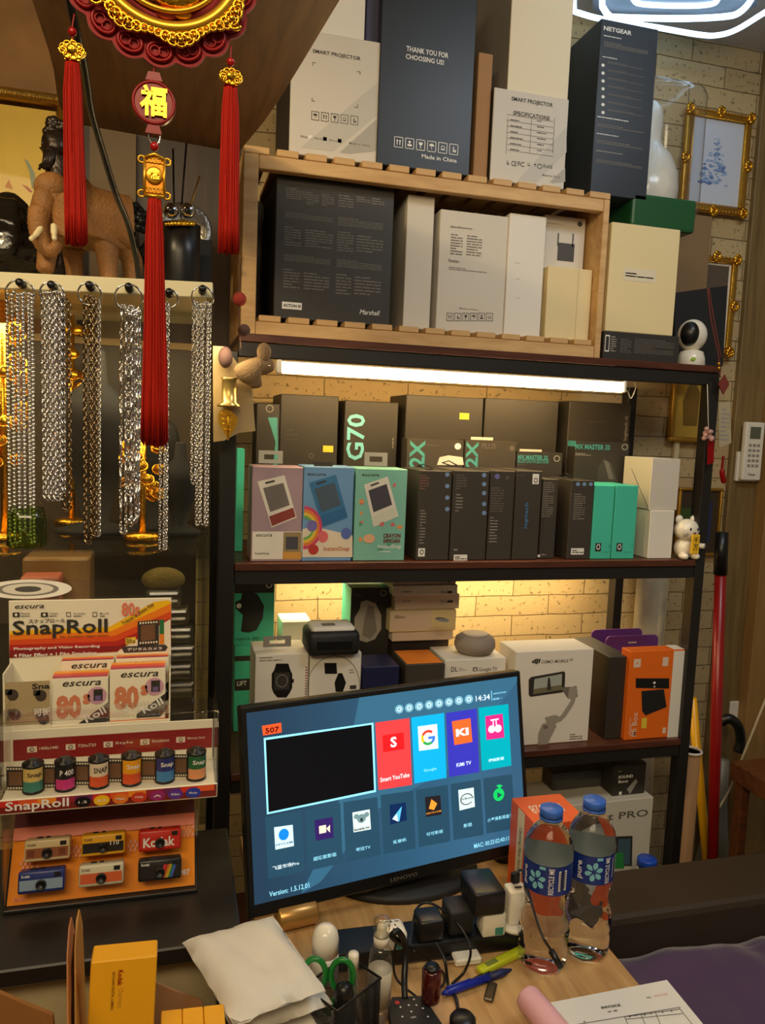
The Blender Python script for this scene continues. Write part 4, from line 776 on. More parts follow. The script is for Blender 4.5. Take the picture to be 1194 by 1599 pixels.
# open carton in the foreground with yellow boxes, packed on a stool-high stack
cz = -.80
sb_ = empty('shipping_carton', (-.02, .72, cz), 'open brown cardboard shipping box with raised flaps at the bottom left', 'box')
p = PY(0, 1599, .60)
bx0, bx1, by0, by1, bt = -.32, .045, .52, .79, -.655
b = MB()
b.box(bx0, bx1, by0, by1, cz, cz+.003, CARD, .0005); b.build('bottom', sb_)
b = MB(); b.box(bx0, bx1, by1, by1+.004, cz, bt, CARD, .0005); b.build('rear_wall', sb_)
b = MB(); b.box(bx1, bx1+.004, by0, by1, cz, bt, CARD, .0005); b.build('side_wall', sb_)
b = MB(); b.box(bx0-.004, bx0, by0, by1, cz, bt, CARD, .0005); b.build('side_wall', sb_)
b = MB(); b.box(bx0, bx1, by0-.004, by0, cz, bt, CARD, .0005); b.build('front_wall', sb_)
def flap(pts, m=CARD, th=.003):
    b = MB(); q = [Vector(p) for p in pts]; nn = (q[1]-q[0]).cross(q[2]-q[0]).normalized()*th; k_ = len(q)
    b.add(q+[p+nn for p in q], [tuple(range(k_)), tuple(range(k_, 2*k_))[::-1]]+[(i, k_+i, k_+(i+1) % k_, (i+1) % k_) for i in range(k_)], m); return b
flap([PY(226, 1520, .82), PY(242, 1531, .82), PY(268, 1543, .82), PY(285, 1549, .82), PY(315, 1560, .82), PY(322, 1600, .82), PY(240, 1620, .81), PY(225, 1600, .81)]).build('flap', sb_)
flap([PY(-40, 1545, .66), PY(0, 1552, .66), PY(42, 1570, .665), PY(82, 1586, .67), PY(86, 1620, .67), PY(60, 1680, .67), PY(-40, 1700, .66)], M('tan_kraft', (150, 98, 44), .8)).build('flap', sb_)
# yellow camera boxes standing in it
K1 = Face(PY(133, 1668, .70), (1, 0, -.04), (.04*.99, .12, .99))
b = MB(); O = K1.O; w1 = K1.uv(240, 1599)[0]; h1 = K1.uv(180, 1499)[1]
b.obox(O-K1.N*.03, K1.U, K1.N, K1.V, w1, .03, h1, KOY, .0012)
b.dtext(K1, 'Kodak', 184, 1514, 192, 1539, RED, rot=-90, bold=.02); b.dtext(K1, 'Charmera', 184, 1542, 192, 1574, M('pale_gold_print', (200, 150, 40), .4), rot=-90); b.dtext(K1, 'KEYCHAIN DIGITAL CAMERA', 174, 1517, 178.5, 1577, M('brown_print', (110, 74, 20), .5), rot=-90)
b.build('camera_box', label='golden yellow camera box with red lettering standing in the open shipping box', cat='box', group=None)
p = PY(250, 1638, .70); q = PY(355, 1630, .70); q.z = p.z-.003; q.y = p.y; b = MB(); ww = (q-p).length/3; Uq = (q-p).normalized(); 
for k in range(3):
    b = MB(); b.obox(p+Uq*ww*k-ZA*.10, Uq, Vector((-Uq.y, Uq.x, 0)), ZA, ww-.0006, .05, .10, KOY, .001)
    b.build('camera_box', label=('golden yellow box top nearest the lettered camera box, at the bottom edge', 'golden yellow box top, middle of the three at the bottom edge', 'golden yellow box top nearest the white parcel, at the bottom edge')[k], cat='box')
# two upright cards
def card(x0, y0, x1, ybot, Y, m, lab, lean):
    b = MB(); q = [PY(x0+1, ybot, Y-.1), PY(x0, y0+60, Y-.03), PY(x0+3, y0+15, Y-.01), PY((x0+x1)/2, y0, Y), PY(x1-2, y0+22, Y+.006), PY(x1, y0+70, Y+.01), PY(x1+lean, ybot, Y)]
    nn = (q[3]-q[0]).cross(q[6]-q[0]).normalized()*.0012; k_ = len(q)
    b.add(q+[p_+nn for p_ in q], [tuple(range(k_)), tuple(range(k_, 2*k_))[::-1]]+[(i, k_+i, k_+(i+1) % k_, (i+1) % k_) for i in range(k_)], m); b.build('display_card', label=lab, cat='card')
card(106, 1432, 119, 1625, .74, M('rose_tan_card', (176, 110, 60), .4), 'upright rose tan card with rounded top, left of two in the open box', 4)
card(118, 1420, 131, 1625, .765, M('tan_yellow_card', (196, 140, 62), .4), 'upright tan yellow card with rounded top, right of two in the open box', 6)

# white parcel: padded bags stacked
def bag(name, cpx, pts, z_, th, lab, sag=.006):
    b = MB(); q = [PZ(x, y, z_) for x, y in pts]; N = 14; top = []; bot = []; fs = []
    for i in range(N+1):
        for j in range(N+1):
            s_, t_ = i/N, j/N; p = (q[0]*(1-s_)+q[1]*s_)*(1-t_)+(q[3]*(1-s_)+q[2]*s_)*t_
            e = min(1, 6*min(s_, 1-s_))**.5*min(1, 6*min(t_, 1-t_))**.5; wv = .0035*math.sin(9*s_+4*t_)*math.cos(7*t_-3*s_)+.002*math.sin(23*s_-11*t_)
            top.append(p+ZA*(e*th/2+wv*.5)+Vector((R.uniform(-1, 1), R.uniform(-1, 1), 0))*.0012*(1-e)); bot.append(p-ZA*(e*th/2))
    n1 = (N+1)**2; I = lambda i, j: i*(N+1)+j
    for i in range(N):
        for j in range(N): fs.append((I(i, j), I(i, j+1), I(i+1, j+1), I(i+1, j))); fs.append((n1+I(i, j), n1+I(i+1, j), n1+I(i+1, j+1), n1+I(i, j+1)))
    ed = [I(i, 0) for i in range(N)]+[I(N, j) for j in range(N)]+[I(N-i, N) for i in range(N)]+[I(0, N-j) for j in range(N)]
    for k in range(len(ed)): a_, c_ = ed[k], ed[(k+1) % len(ed)]; fs.append((a_, n1+a_, n1+c_, c_))
    b.add(top+bot, fs, M('white_poly_bag', (222, 218, 208), .45), True); return b.build(name, label=lab, cat='bag')
zb0_ = DZ+.02
for (q_, z_, lab) in (([(318, 1500), (452, 1476), (536, 1606), (386, 1676)], -.694, 'lowest'), ([(306, 1490), (446, 1464), (528, 1590), (380, 1648)], -.664, 'third from the top'), ([(298, 1482), (436, 1448), (520, 1568), (374, 1622)], -.634, 'second from the top'), ([(285, 1472), (426, 1430), (508, 1546), (366, 1600)], -.604, 'topmost')):
    bag('padded_bag', 0, q_, z_, .027, 'white plastic wrapped bundle, %s of the stack beside the black counter' % lab)
MB().box(.050, .1185, .70, .875, ZF+.001, DZ-.0005, BPM).build('drawer_unit', label='dark drawer unit filling the gap between desk and counter', cat='drawer unit')

# ================================================================ DESK THINGS
# bottles
def bottle(px, py, lab, r0=.033, H=.235, rot=0):
    c = PZ(px, py, DZ); c = Vector((c.x, c.y+.022, zd)); t = empty('water_bottle', c, lab, 'bottle', None); r = r0
    pr = [(.010, .003), (.020, .0), (r*.86, .003), (r, .012), (r, .03), (r*.95, .036), (r, .042), (r, .058), (r*.93, .064), (r*.97, .070), (r*.90, .080), (r*.86, .088), (r*.84, .098), (r*.93, .110), (r*.97, .116), (r*.97, .162), (r, .166), (r, .178), (r*.92, .190), (r*.72, .203), (.0155, .213), (.0128, .217), (.0128, .222)]
    K_ = .955; pr = [(a_, b_*K_) for a_, b_ in pr]
    b = MB(); b.lathe(c, pr, WATER, 56, fn=lambda a, z_: 1+(.045*math.sin(6*a+z_*90) if z_ < .1 and z_ > .035 else 0)); b.build('body', t)
    b = MB(); Lr = r*.985; vs = []; fs = []; N = 56
    for k in range(N):
        a = 2*PI*k/N
        for zz_ in (.1175, .1580): vs.append(c+Vector((Lr*math.cos(a), Lr*math.sin(a), zz_)))
    b.add(vs, [(2*k, (2*k+2) % (2*N), (2*k+3) % (2*N), 2*k+1) for k in range(N)], LBL, True)
    def cyl(pts, m, h):
        b.add([c+Vector(((Lr+h)*math.sin((u)/Lr)*1, -(Lr+h)*math.cos(u/Lr), v)) for u, v in pts], [tuple(range(len(pts)))], m)
    A0 = -rot
    PB = M('pale_blue_petal', (126, 196, 214), .4)
    for k in range(6):
        a = k*PI/3+.3; cyl([(A0-.0125+.0098*math.cos(a)*t_+.0042*math.sin(a)*s_, .1365+.0098*math.sin(a)*t_*1.1-.0042*math.cos(a)*s_) for t_, s_ in ((.25, 0), (.7, -.8), (1.1, -.7), (1.3, 0), (1.1, .7), (.7, .8))], PB, .0004)
    def ctext(s_, u0, v0, u1, v1, m, rot_=0, h=.0005):
        g, f_ = text_geo(s_, .02); vs = []
        for a_, b_ in g:
            if rot_: a_, b_ = 1-b_, a_
            u = u0+(u1-u0)*a_; vs.append(c+Vector(((Lr+h)*math.sin(u/Lr), -(Lr+h)*math.cos(u/Lr), v0+(v1-v0)*b_)))
        b.add(vs, f_, m)
    ctext('RECYCLE ME', A0+.0035, .1195, A0+.0105, .156, WTX, 1); ctext('pure', A0-.034, .124, A0-.0265, .149, WTX, 1)
    cyl([(A0-.009, .1525), (A0-.001, .1525), (A0-.001, .1565), (A0-.009, .1565)], PB, .0004)
    cyl([(A0+.017, .124), (A0+.029, .124), (A0+.029, .152), (A0+.017, .152)], WTX, .0004)
    for k in range(14): v = .1255+k*.0018; cyl([(A0+.018, v), (A0+.028, v), (A0+.028, v+.0005+.0006*(k % 2)), (A0+.018, v+.0005+.0006*(k % 2))], BLK, .0007)
    b.build('label_band', t)
    b = MB(); b.lathe(c+ZA*.2195*K_, [(.0158, 0), (.0158, .003)], M('bottle_cap_blue', (54, 104, 200), .35), 32); b.lathe(c+ZA*.2228*K_, [(.0155, 0), (.0155, .0105), (.0140, .012)], M('bottle_cap_blue'), 48, fn=lambda a, z_: 1+.02*math.sin(a*40)); b.build('cap', t)
    return t
bottle(857, 1521, 'full clear water bottle with a blue label, the nearer of the two', rot=.018)
bottle(924, 1501, 'full clear water bottle with a blue label, the farther one at the desk edge', rot=.0)
# orange RK box
c = Carton('tv_box_carton', 833, 912, 1284, .985, .085, zd, ORG2, yref=1340, bev=.0008)
c.mb.mrect(c.L, .026, .0, .050, c.h-.002, M('cream_strip', (228, 206, 160), .5), .0004); c.mb.mtext(c.L, 'Opening New Horizons for', .032, .02, .044, c.h-.03, DKTX, rot=-90)
c.mb.mtext(c.T, 'RK3528', .012, .030, .066, .055, PKW, rot=180); c.t('4K HD', 872, 1296, 895, 1306, WTX); c.done('rust orange carton with a cream lettered spine standing behind the water bottles')
# power strip
A = PZ(520, 1500, DZ+.02); B2 = PZ(838, 1460, DZ+.02); d = (B2-A); d.z = 0; U = d.normalized(); W = Vector((-U.y, U.x, 0)); O = Vector((A.x, A.y, zd))
ps = MB(); ps.obox(O, U, W, ZA, d.length, .055, .026, BP, .004); ps.build('power_strip', label='long black power strip lying in front of the monitor foot', cat='power strip')
ztp = zd+.0268
def onstrip(px, py): p = PZ(px, py, ztp); return Vector((p.x, p.y, ztp))
# universal adapter
p = onstrip(615, 1484); t = empty('travel_adapter', p, 'white universal travel adapter with socket holes plugged in the power strip', 'adapter')
b = MB(); b.obox(p-U*.016-W*.004, U, W, ZA, .034, .036, .026, CERW, .006, True); b.build('body', t)
b = MB(); Ft = Face(p-U*.016-W*.004+ZA*.026, U, W)
for (u, v, a, c_) in ((.012, .018, .002, .004), (.020, .018, .002, .004), (.016, .026, .003, .003), (.010, .027, .006, .0015), (.024, .026, .006, .0015), (.016, .010, .002, .004), (.022, .012, .0015, .003)): b.mrect(Ft, u-a/2, v-c_/2, u+a/2, v+c_/2, BLK, .0006)
b.build('socket_holes', t); b = MB(); b.mrect(Face(p-U*.016-W*.004, U, ZA), .018, .004, .028, .012, M('green_approval_sticker', (60, 140, 130), .5), .0006); b.build('sticker', t)
# black cube charger
p = onstrip(672, 1472); t = MB(); t.obox(p-U*.016, U, W, ZA, .036, .036, .030, BP, .004, True); t.build('charger_plug', label='black cube charger plugged into the power strip beside the white adapter', cat='plug')
p = onstrip(718, 1462); t = MB(); t.obox(p-U*.016, U, W, ZA, .036, .040, .036, BPM, .004, True); t.build('charger_plug', label='matte black charger plugged in left of the big black power brick', cat='plug')
p = onstrip(768, 1464); t = MB(); t.obox(p-U*.014, U, W, ZA, .034, .038, .034, CERW, .003, True); t.mrect(Face(p-U*.014, U, ZA), .018, .003, .030, .014, M('green_approval_sticker'), .0006); t.build('plug_converter', label='white plug converter with a green sticker under the black power brick', cat='adapter')
t = MB(); t.obox(p-U*.03+ZA*.0345-W*.004, U, W, ZA, .046, .062, .034, BP, .004, True); t.build('power_brick', label='big black power brick standing on the white plug converter', cat='power adapter')
p = onstrip(808, 1452); t = MB(); t.lathe(p+W*.012, [(.024, 0), (.025, .003), (.024, .006)], WHT, 32); t.build('round_plug', label='white round plug disc at the right end of the power strip', cat='plug'); p = p+ZA*.0065
t = empty('usb_charger', p+W*.012, 'white block usb charger with a black cable plugged into its top', 'charger'); b = MB(); b.obox(p-U*.014-W*.0, U, W, ZA, .028, .026, .050, CERW, .003, True); b.build('body', t)
b = MB(); b.mrect(Face(p-U*.011+ZA*.052, U, W), .006, .006, .017, .010, BLK, .0006); b.build('port', t)
pc = p+ZA*.0530+W*.018; b = MB(); b.obox(pc-U*.006-W*.004, U, W, ZA, .012, .008, .016, BP, .0015); 
pts = [pc+ZA*.014, pc+ZA*.022+U*.006-W*.01, PY(830, 1412, .83+.02), PY(846, 1460, .815), PY(860, 1484, .805)]
b.tube(curve(pts), .0016, BP, 8); e = pts[-1]; b.tube([e, e+(pts[-1]-pts[-2]).normalized()*.022], .0042, BP, 8); b.build('charging_cable', label='black charging cable drooping from the white charger over the nearer bottle', cat='cable')
# loose cables
def cable(pts, r, lab, m=BP, n=8): b = MB(); b.tube(curve(pts, n), r, m, 8); return b.build('cable', label=lab, cat='cable')
h = DZ+.004; Q = lambda x, y, z_=h: PZ(x, y, z_)
cable([Q(626, 1472, DZ+.05), Q(612, 1462, DZ+.075), Q(622, 1455, DZ+.08), Q(633, 1480, DZ+.05), Q(631, 1530, DZ+.02), Q(632, 1560, DZ+.014)], .0042, 'thick black cable dropping beside the white adapter to the remote')
cable([Q(640, 1478, DZ+.05), Q(650, 1420, DZ+.05), Q(674, 1411, DZ+.05), Q(712, 1440, DZ+.05), Q(734, 1480, DZ+.04), Q(726, 1515), Q(706, 1536)], .0018, 'thin black cable arching in front of the black cube charger')
cable([Q(618, 1472, DZ+.05), Q(614, 1500, DZ+.03), Q(620, 1530, DZ+.01), Q(652, 1558)], .0016, 'thin black cable hanging left of the dark red lipstick')
cable([Q(680, 1472, DZ+.04), Q(694, 1500, DZ+.03), Q(700, 1540), Q(712, 1560), Q(718, 1602)], .0022, 'black cable running from the cube charger to the bottom edge')
cable([Q(644, 1484, DZ+.03), Q(684, 1510), Q(694, 1530), Q(680, 1550), Q(655, 1565)], .0015, 'thin black cable looping behind the dark red lipstick')
cable([Q(780, 1494), Q(766, 1514), Q(738, 1530), Q(722, 1545)], .0020, 'black cable lying between the yellow pen and the blue pen')
b = MB(); b.lathe(Q(722, 1596, DZ+.012), [(.014, -.011), (.016, -.008), (.016, .004), (.013, .008)], BP, 24); b.build('cable_hub', label='small round black cable puck at the bottom edge', cat='puck')
# white deodorant, spray bottle
c0 = PZ(506, 1530, DZ); c0.z = zd; t = empty('roll_on_bottle', c0, 'white roll-on bottle with a domed cap behind the pen holder', 'bottle')
MB().lathe(c0, [(.016, 0), (.018, .004), (.018, .034), (.0165, .038)], WHT, 32).build('body', t)
MB().lathe(c0+ZA*.0385, [(.0175, 0), (.0175, .020), (.015, .030), (.009, .036), (.002, .038)], CERW, 32).build('cap', t)
c0 = PZ(590, 1589, DZ); c0.z = zd; t = empty('spray_bottle', c0, 'clear spray bottle with a white pump and transparent cap', 'bottle')
MB().lathe(c0, [(.010, 0), (.0135, .002), (.0145, .006), (.0145, .078), (.0125, .090), (.009, .096)], clear('frosted_clear', .45, (.86, .88, .88), .1), 32).build('body', t)
b = MB(); b.lathe(c0+ZA*.02, [(.0146, 0), (.0146, .045)], M('cream_bottle_label', (200, 190, 168), .5), 32); b.build('label_sleeve', t, label='cream printed label')
b = MB(); b.lathe(c0+ZA*.0965, [(.0095, 0), (.0095, .012), (.006, .013), (.006, .022), (.0045, .026)], CERW, 24); b.build('pump', t)
b = MB(); b.lathe(c0+ZA*.0965, [(.0102, .0125), (.0102, .032), (.009, .033)], PLASTC, 24); b.build('cap', t)
# mesh pen holder with scissors and stick
MESHM = M('black_wire_mesh', (30, 29, 28), .5, .3)
O = PZ(526, 1580, DZ+.09); O = Vector((O.x, O.y, zd)); q2 = PZ(594, 1528, DZ+.09); U2 = Vector((q2.x-O.x, q2.y-O.y, 0)); wl = U2.length; U2.normalize(); W2 = Vector((-U2.y, U2.x, 0))
ph = empty('pen_holder', O+U2*wl/2+W2*.03, 'square black mesh pen holder at the bottom edge', 'pen holder'); hh = .09; dd = .054
b = MB()
cs_ = [O, O+U2*wl, O+U2*wl+W2*dd, O+W2*dd]
for k in range(4):
    a_, c_ = cs_[k], cs_[(k+1) % 4]; l_ = (c_-a_).length; nq = int(l_/.0022)
    for i in range(nq+1): p_ = a_+(c_-a_)*(i/nq); b.tube([p_, p_+ZA*hh], .0005, MESHM, 3)
    for i in range(int(hh/.0022)+1): b.tube([a_+ZA*i*.0022, c_+ZA*i*.0022], .0005, MESHM, 3)
b.build('mesh_wall', ph)
b = MB(); b.tube([p_+ZA*hh for p_ in cs_], .0018, BP, 6, True); b.build('rim', ph)
MB().obox(O+(U2+W2)*.002, U2, W2, ZA, wl-.004, dd-.004, .0015, BP, 0).build('base', ph)
ctr = O+U2*wl*.25+W2*dd*.6
GRS = M('green_scissor_plastic', (24, 120, 46), .3); sc_ = empty('scissors', ctr+ZA*.01, 'green handled scissors standing in the pen holder', 'scissors')
b = MB(); top = ctr+ZA*.098
RT = Vector((CR.x, CR.y, 0)).normalized()
for s_ in (-1, 1):
    e = top+RT*s_*.0155+ZA*.008; b.ring(e, .0125, .0034, GRS, RT, ZA, 24, 8, 1.5); b.tube([e-ZA*.018, ctr+RT*s_*-.003+ZA*.055], .0035, GRS, 8)
b.build('handles', sc_, label='green looped handles')
b = MB()
for s_ in (-1, 1): b.add([ctr+RT*s_*.004+ZA*.06, ctr+RT*s_*-.001+ZA*.062, ctr+RT*s_*-.002+ZA*.004, ctr+RT*s_*.001+ZA*.003, ctr+RT*s_*.004+ZA*.06+W2*.001, ctr+RT*s_*-.001+ZA*.062+W2*.001, ctr+RT*s_*-.002+ZA*.004+W2*.001, ctr+RT*s_*.001+ZA*.003+W2*.001], [(0, 1, 2, 3), (4, 7, 6, 5), (0, 4, 5, 1), (1, 5, 6, 2), (2, 6, 7, 3), (3, 7, 4, 0)], CHR)
b.build('blades', sc_)
p = O+U2*wl*.62+W2*dd*.35; b = MB(); b.lathe(p+ZA*.004, [(.0055, 0), (.0055, .103), (.005, .105)], M('clear_green_stick', (120, 130, 110), .3), 20); b.lathe(p+ZA*.1055, [(.0062, 0), (.0062, .018), (.0055, .020)], CERW, 20); b.build('marker_pen', label='slim marker with a whitish cap standing in the pen holder', cat='pen')
p = O+U2*wl*.30+W2*dd*.2; b = MB(); b.lathe(p+ZA*.004, [(.010, 0), (.011, .09), (.009, .098), (.004, .102)], BP, 24); b.build('marker_pen', label='thick black marker with rounded end in the pen holder', cat='pen')
# remote, lipstick, pens, usb stick, eraser-like box
p = [PZ(x, y, DZ+.014) for x, y in ((606, 1574), (612, 1558), (660, 1556), (690, 1600), (700, 1680), (628, 1690))]
b = MB(); Fh = Face((0, 0, DZ), XA, YA); pts = [(v.x, v.y) for v in p]; b.prism(Fh, pts, .0005, .015, BPM)
rm = b.build('remote_control', label='black remote control with white symbols and a red button at the bottom edge', cat='remote')
b = MB(); Fr = Face((0, 0, DZ+.0153), XA, YA); b.ddisc(Fr, 620, 1566, 4, 3, M('red_button', (190, 50, 40), .4)); b.build('power_button', rm, label='red power button')
b = MB()
for (x, y) in ((646, 1561), (638, 1570), (625, 1573), (650, 1570), (642, 1580), (628, 1588), (668, 1588), (660, 1575)): b.ddisc(Fr, x, y, 1.6, 1.2, WTX)
b.dtext(Fr, 'OK', 641, 1587, 650, 1591, WTX); b.build('symbols', rm)
c0 = PZ(671, 1580, DZ); c0 = Vector((c0.x, c0.y, zd+.016)); b = MB(); b.lathe(c0, [(.0115, 0), (.012, .002), (.012, .040), (.010, .042)], M('dark_red_gloss', (70, 16, 16), .12, coat=.6), 32); b.lathe(c0+ZA*.0422, [(.0095, 0), (.009, .003)], BP, 24); b.build('lipstick_case', label='dark red glossy cylinder with a black top beside the remote', cat='cosmetic')
def pen(a, c_, r, m, tip, lab, m2=None):
    A_ = PZ(*a, DZ+r+.0006); C_ = PZ(*c_, DZ+r+.0006); d_ = (C_-A_); l_ = d_.length; ax = d_.normalized(); t = empty('pen', (A_+C_)/2-ZA*r, lab, 'pen')
    b = MB(); b.lathe(A_, [(r*.35, 0), (r*.8, l_*.06), (r, l_*.12), (r, l_*.66)], m, 20, axis=ax); b.build('barrel', t)
    b = MB(); b.lathe(A_+ax*l_*.665, [(r, 0), (r*1.02, l_*.2), (r*.55, l_*.28), (r*.3, l_*.335)], m2 or m, 20, axis=ax); b.build('grip', t)
    b = MB(); b.obox(A_+ax*l_*.06+ZA*r*.95, ax, Vector((-ax.y, ax.x, 0)), ZA, l_*.35, .0025, .0016, m, .0005); b.build('clip', t)
pen((690, 1552), (798, 1514), .0052, M('blue_pen_plastic', (26, 44, 160), .3), None, 'blue ballpoint pen with a dark grip lying on the desk', M('dark_blue_grip', (24, 32, 84), .5))
p0 = PZ(748, 1522, DZ+.001); p1_ = PZ(826, 1484, DZ+.001); d_ = (p1_-p0); d_.z = 0; U3 = d_.normalized(); W3 = Vector((-U3.y, U3.x, 0))
b = MB(); b.obox(Vector((p0.x, p0.y, zd))-W3*.006, U3, W3, ZA, d_.length, .014, .009, M('lime_plastic', (196, 206, 34), .35), .004, True); b.mrect(Face(Vector((p0.x, p0.y, zd+.009))-W3*.006, U3, W3), .012, .003, .032, .011, M('grey_green_print', (120, 130, 60), .5), .0005); b.build('highlighter', label='flat lime yellow highlighter lying beside the nearer bottle', cat='pen')
b = MB(); p = PZ(769, 1568, DZ); b.obox(Vector((p.x, p.y, zd)), Vector((.55, .83, 0)), Vector((-.83, .55, 0)), ZA, .034, .012, .005, M('gunmetal', (84, 76, 66), .3, .8), .0015); b.build('usb_stick', label='small gunmetal usb stick lying alone on the desk', cat='usb stick')
b = MB(); p = PZ(711, 1512, DZ); b.obox(Vector((p.x, p.y, zd)), U, W, ZA, .038, .022, .010, CERW, .002); b.obox(Vector((p.x, p.y, zd+.003))-U*.010+W*.006, U, W, ZA, .010, .010, .004, CHR, .0005); b.build('usb_adapter', label='white dongle with a metal plug lying before the power strip', cat='adapter')
# pink roll, invoice pad
Fd = Face((0, 0, DZ+.0102), XA, YA)
b = MB(); q = [PZ(x, y, DZ) for x, y in ((852, 1578), (1040, 1541), (1120, 1640), (905, 1680))]
for i, (off, hh_) in enumerate(((0, .005), (.003, .010))):
    pass
b.prism(Face((0, 0, DZ), XA, YA), [(v.x, v.y) for v in q], .0005, .010, WPAP)
q2 = [PZ(x, y, DZ+.0104) for x, y in ((852, 1568), (1041, 1540), (1120, 1640), (905, 1680))]
Fp = Face(q2[0], q2[1]-q2[0], ZA.cross((q2[1]-q2[0]).normalized())); Fp.N = ZA
inv = b.build('invoice_pad', label='white invoice pad with printed table at the bottom right of the desk', cat='notepad')
b = MB(); b.dtext(Fp, 'INVOICE', 937, 1568, 970, 1576, DKTX, bold=.03); b.dtext(Fp, '发 票', 947, 1577, 965, 1582, DKTX); b.dtext(Fp, 'No', 1009, 1556, 1016, 1560, DKTX); b.dtext(Fp, '0012735', 1020, 1551, 1043, 1557, M('faint_pink_print', (226, 170, 160), .6))
for (a_, c_) in (((895, 1601), (1062, 1573)), ((975, 1588), (1062, 1576)), ((977, 1592), (1066, 1583))): 
    u0, v0 = Fp.uv(*a_); u1, v1 = Fp.uv(*c_); A_, C_ = Fp.at(u0, v0, .0004), Fp.at(u1, v1, .0004); b.tube([A_, C_], .0003, DKTX, 4)
for (a_, c_) in (((975, 1588), (985, 1612)), ((1000, 1583), (1012, 1612)), ((1022, 1579), (1036, 1612)), ((1060, 1574), (1090, 1612))):
    u0, v0 = Fp.uv(*a_); u1, v1 = Fp.uv(*c_); b.tube([Fp.at(u0, v0, .0004), Fp.at(u1, v1, .0004)], .0003, DKTX, 4)
for x, y in ((983, 1588), (993, 1586), (1006, 1585), (1016, 1583), (1034, 1581), (1048, 1579), (912, 1596)): b.ddisc(Fp, x, y, 1.5, 1, DKTX)
b.build('printing', inv)
A_ = PZ(822, 1556, DZ+.032); C_ = PZ(880, 1625, DZ+.032); b = MB(); ax = (C_-A_).normalized(); b.lathe(A_, [(.012, 0), (.0155, .002), (.0165, .006), (.0165, .14)], M('pink_paper_roll', (232, 178, 190), .55), 32, axis=ax); b.build('pink_roll', label='pale pink roll lying across the invoice pad', cat='roll')
# small things behind the monitor on the desk
p = PY(783, 1360, 1.14); b = MB(); b.lathe(Vector((p.x, 1.14, zd)), [(.017, 0), (.018, .01), (.018, .055), (.015, .062)], BP, 28); b.build('camera_lens', label='glossy black cylinder behind the monitor edge beside the orange carton', cat='lens')
b = MB(); p = PZ(400, 1450, DZ); b.box(p.x-.0, p.x+.08, 1.16, 1.20, zd, DZ+.04, M('tan_label_box', (150, 120, 76), .6)); b.build('tan_box', label='small tan box peeking out under the lower left of the monitor', cat='box')
b = MB(); A_ = PZ(440, 1468, DZ+.02); b.lathe(Vector((A_.x, 1.03, zd+.018)), [(.017, 0), (.018, .002), (.018, .055), (.017, .057)], M('brass_roll', (196, 150, 84), .3, .6), 28, axis=(1, .15, 0)); b.build('tape_roll', label='brassy tape roll lying behind the white roll-on bottle', cat='tape')

# ================================================================ GLASS CABINET
YG = 1.16; YGB = 1.56
a0, a1 = PY(-60, 421, YG), PY(334, 441, YG); c0_, c1_ = PY(-60, 446, YG), PY(334, 466, YG)
gx1 = a1.x; gx0 = -1.0; slope = (a1.z-a0.z)/(a1.x-a0.x)
gc = empty('display_cabinet', ((gx0+gx1)/2, 1.36, KZ+.001), 'glass fronted cabinet with a cream top rail hung with chains', 'cabinet')
RAIL = M('cream_rail_paint', (226, 216, 176), .5)
zt0 = a1.z+slope*(gx0-a1.x); th = a1.z-c1_.z
b = MB(); f = Face((gx0, YG, zt0-th), Vector((gx1-gx0, 0, a1.z-zt0)), ZA); b.obox(f.O, f.U, YA, f.U.cross(YA)*1, (gx1-gx0), .014, th, RAIL, .0015)
b.build('top_rail', gc)
ztop = a1.z-.004
b = MB(); b.obox(Vector((gx0, YG+.0145, zt0-.012)), f.U, YA, f.U.cross(YA), gx1-gx0, YGB-YG-.015, .011, RAIL, .001); b.build('top_panel', gc)
MB().box(gx0, gx1-.002, YG+.003, YG+.007, KZ+.002, min(c0_.z, c1_.z)-.012, GLASS, 0).build('glass_front', gc)
MB().box(gx1-.006, gx1-.001, YG+.008, YGB, KZ+.002, min(c0_.z, c1_.z)-.012, GLASS, 0).build('glass_side', gc)
MB().box(gx1-.010, gx1, YG, YG+.010, KZ+.002, c1_.z-.001, clear('glass_edge', .5, (.75, .72, .55), .1), 0).build('glass_edge', gc)
CB = M('cabinet_dark_back', (60, 46, 28), .5, vary=.3, vscale=5)
MB().box(gx0, gx1-.008, YGB, YGB+.01, KZ+.002, zt0-.013, CB, 0).build('back_panel', gc)
MB().box(gx0, gx1-.008, YGB-.012, YGB-.001, PY(100, 535, YGB-.01).z, zt0-.014, M('tan_back_strip', (150, 124, 80), .6), 0).build('upper_back_strip', gc)
sh = PY(160, 862, YG+.01).z
MB().box(gx0, gx1-.009, YG+.010, YGB-.001, sh-.006, sh, GLASS, 0).build('glass_shelf', gc)
sh2 = sh-.20
MB().box(gx0, gx1-.009, YG+.010, YGB-.001, sh2-.006, sh2, GLASS, 0).build('glass_shelf', gc)
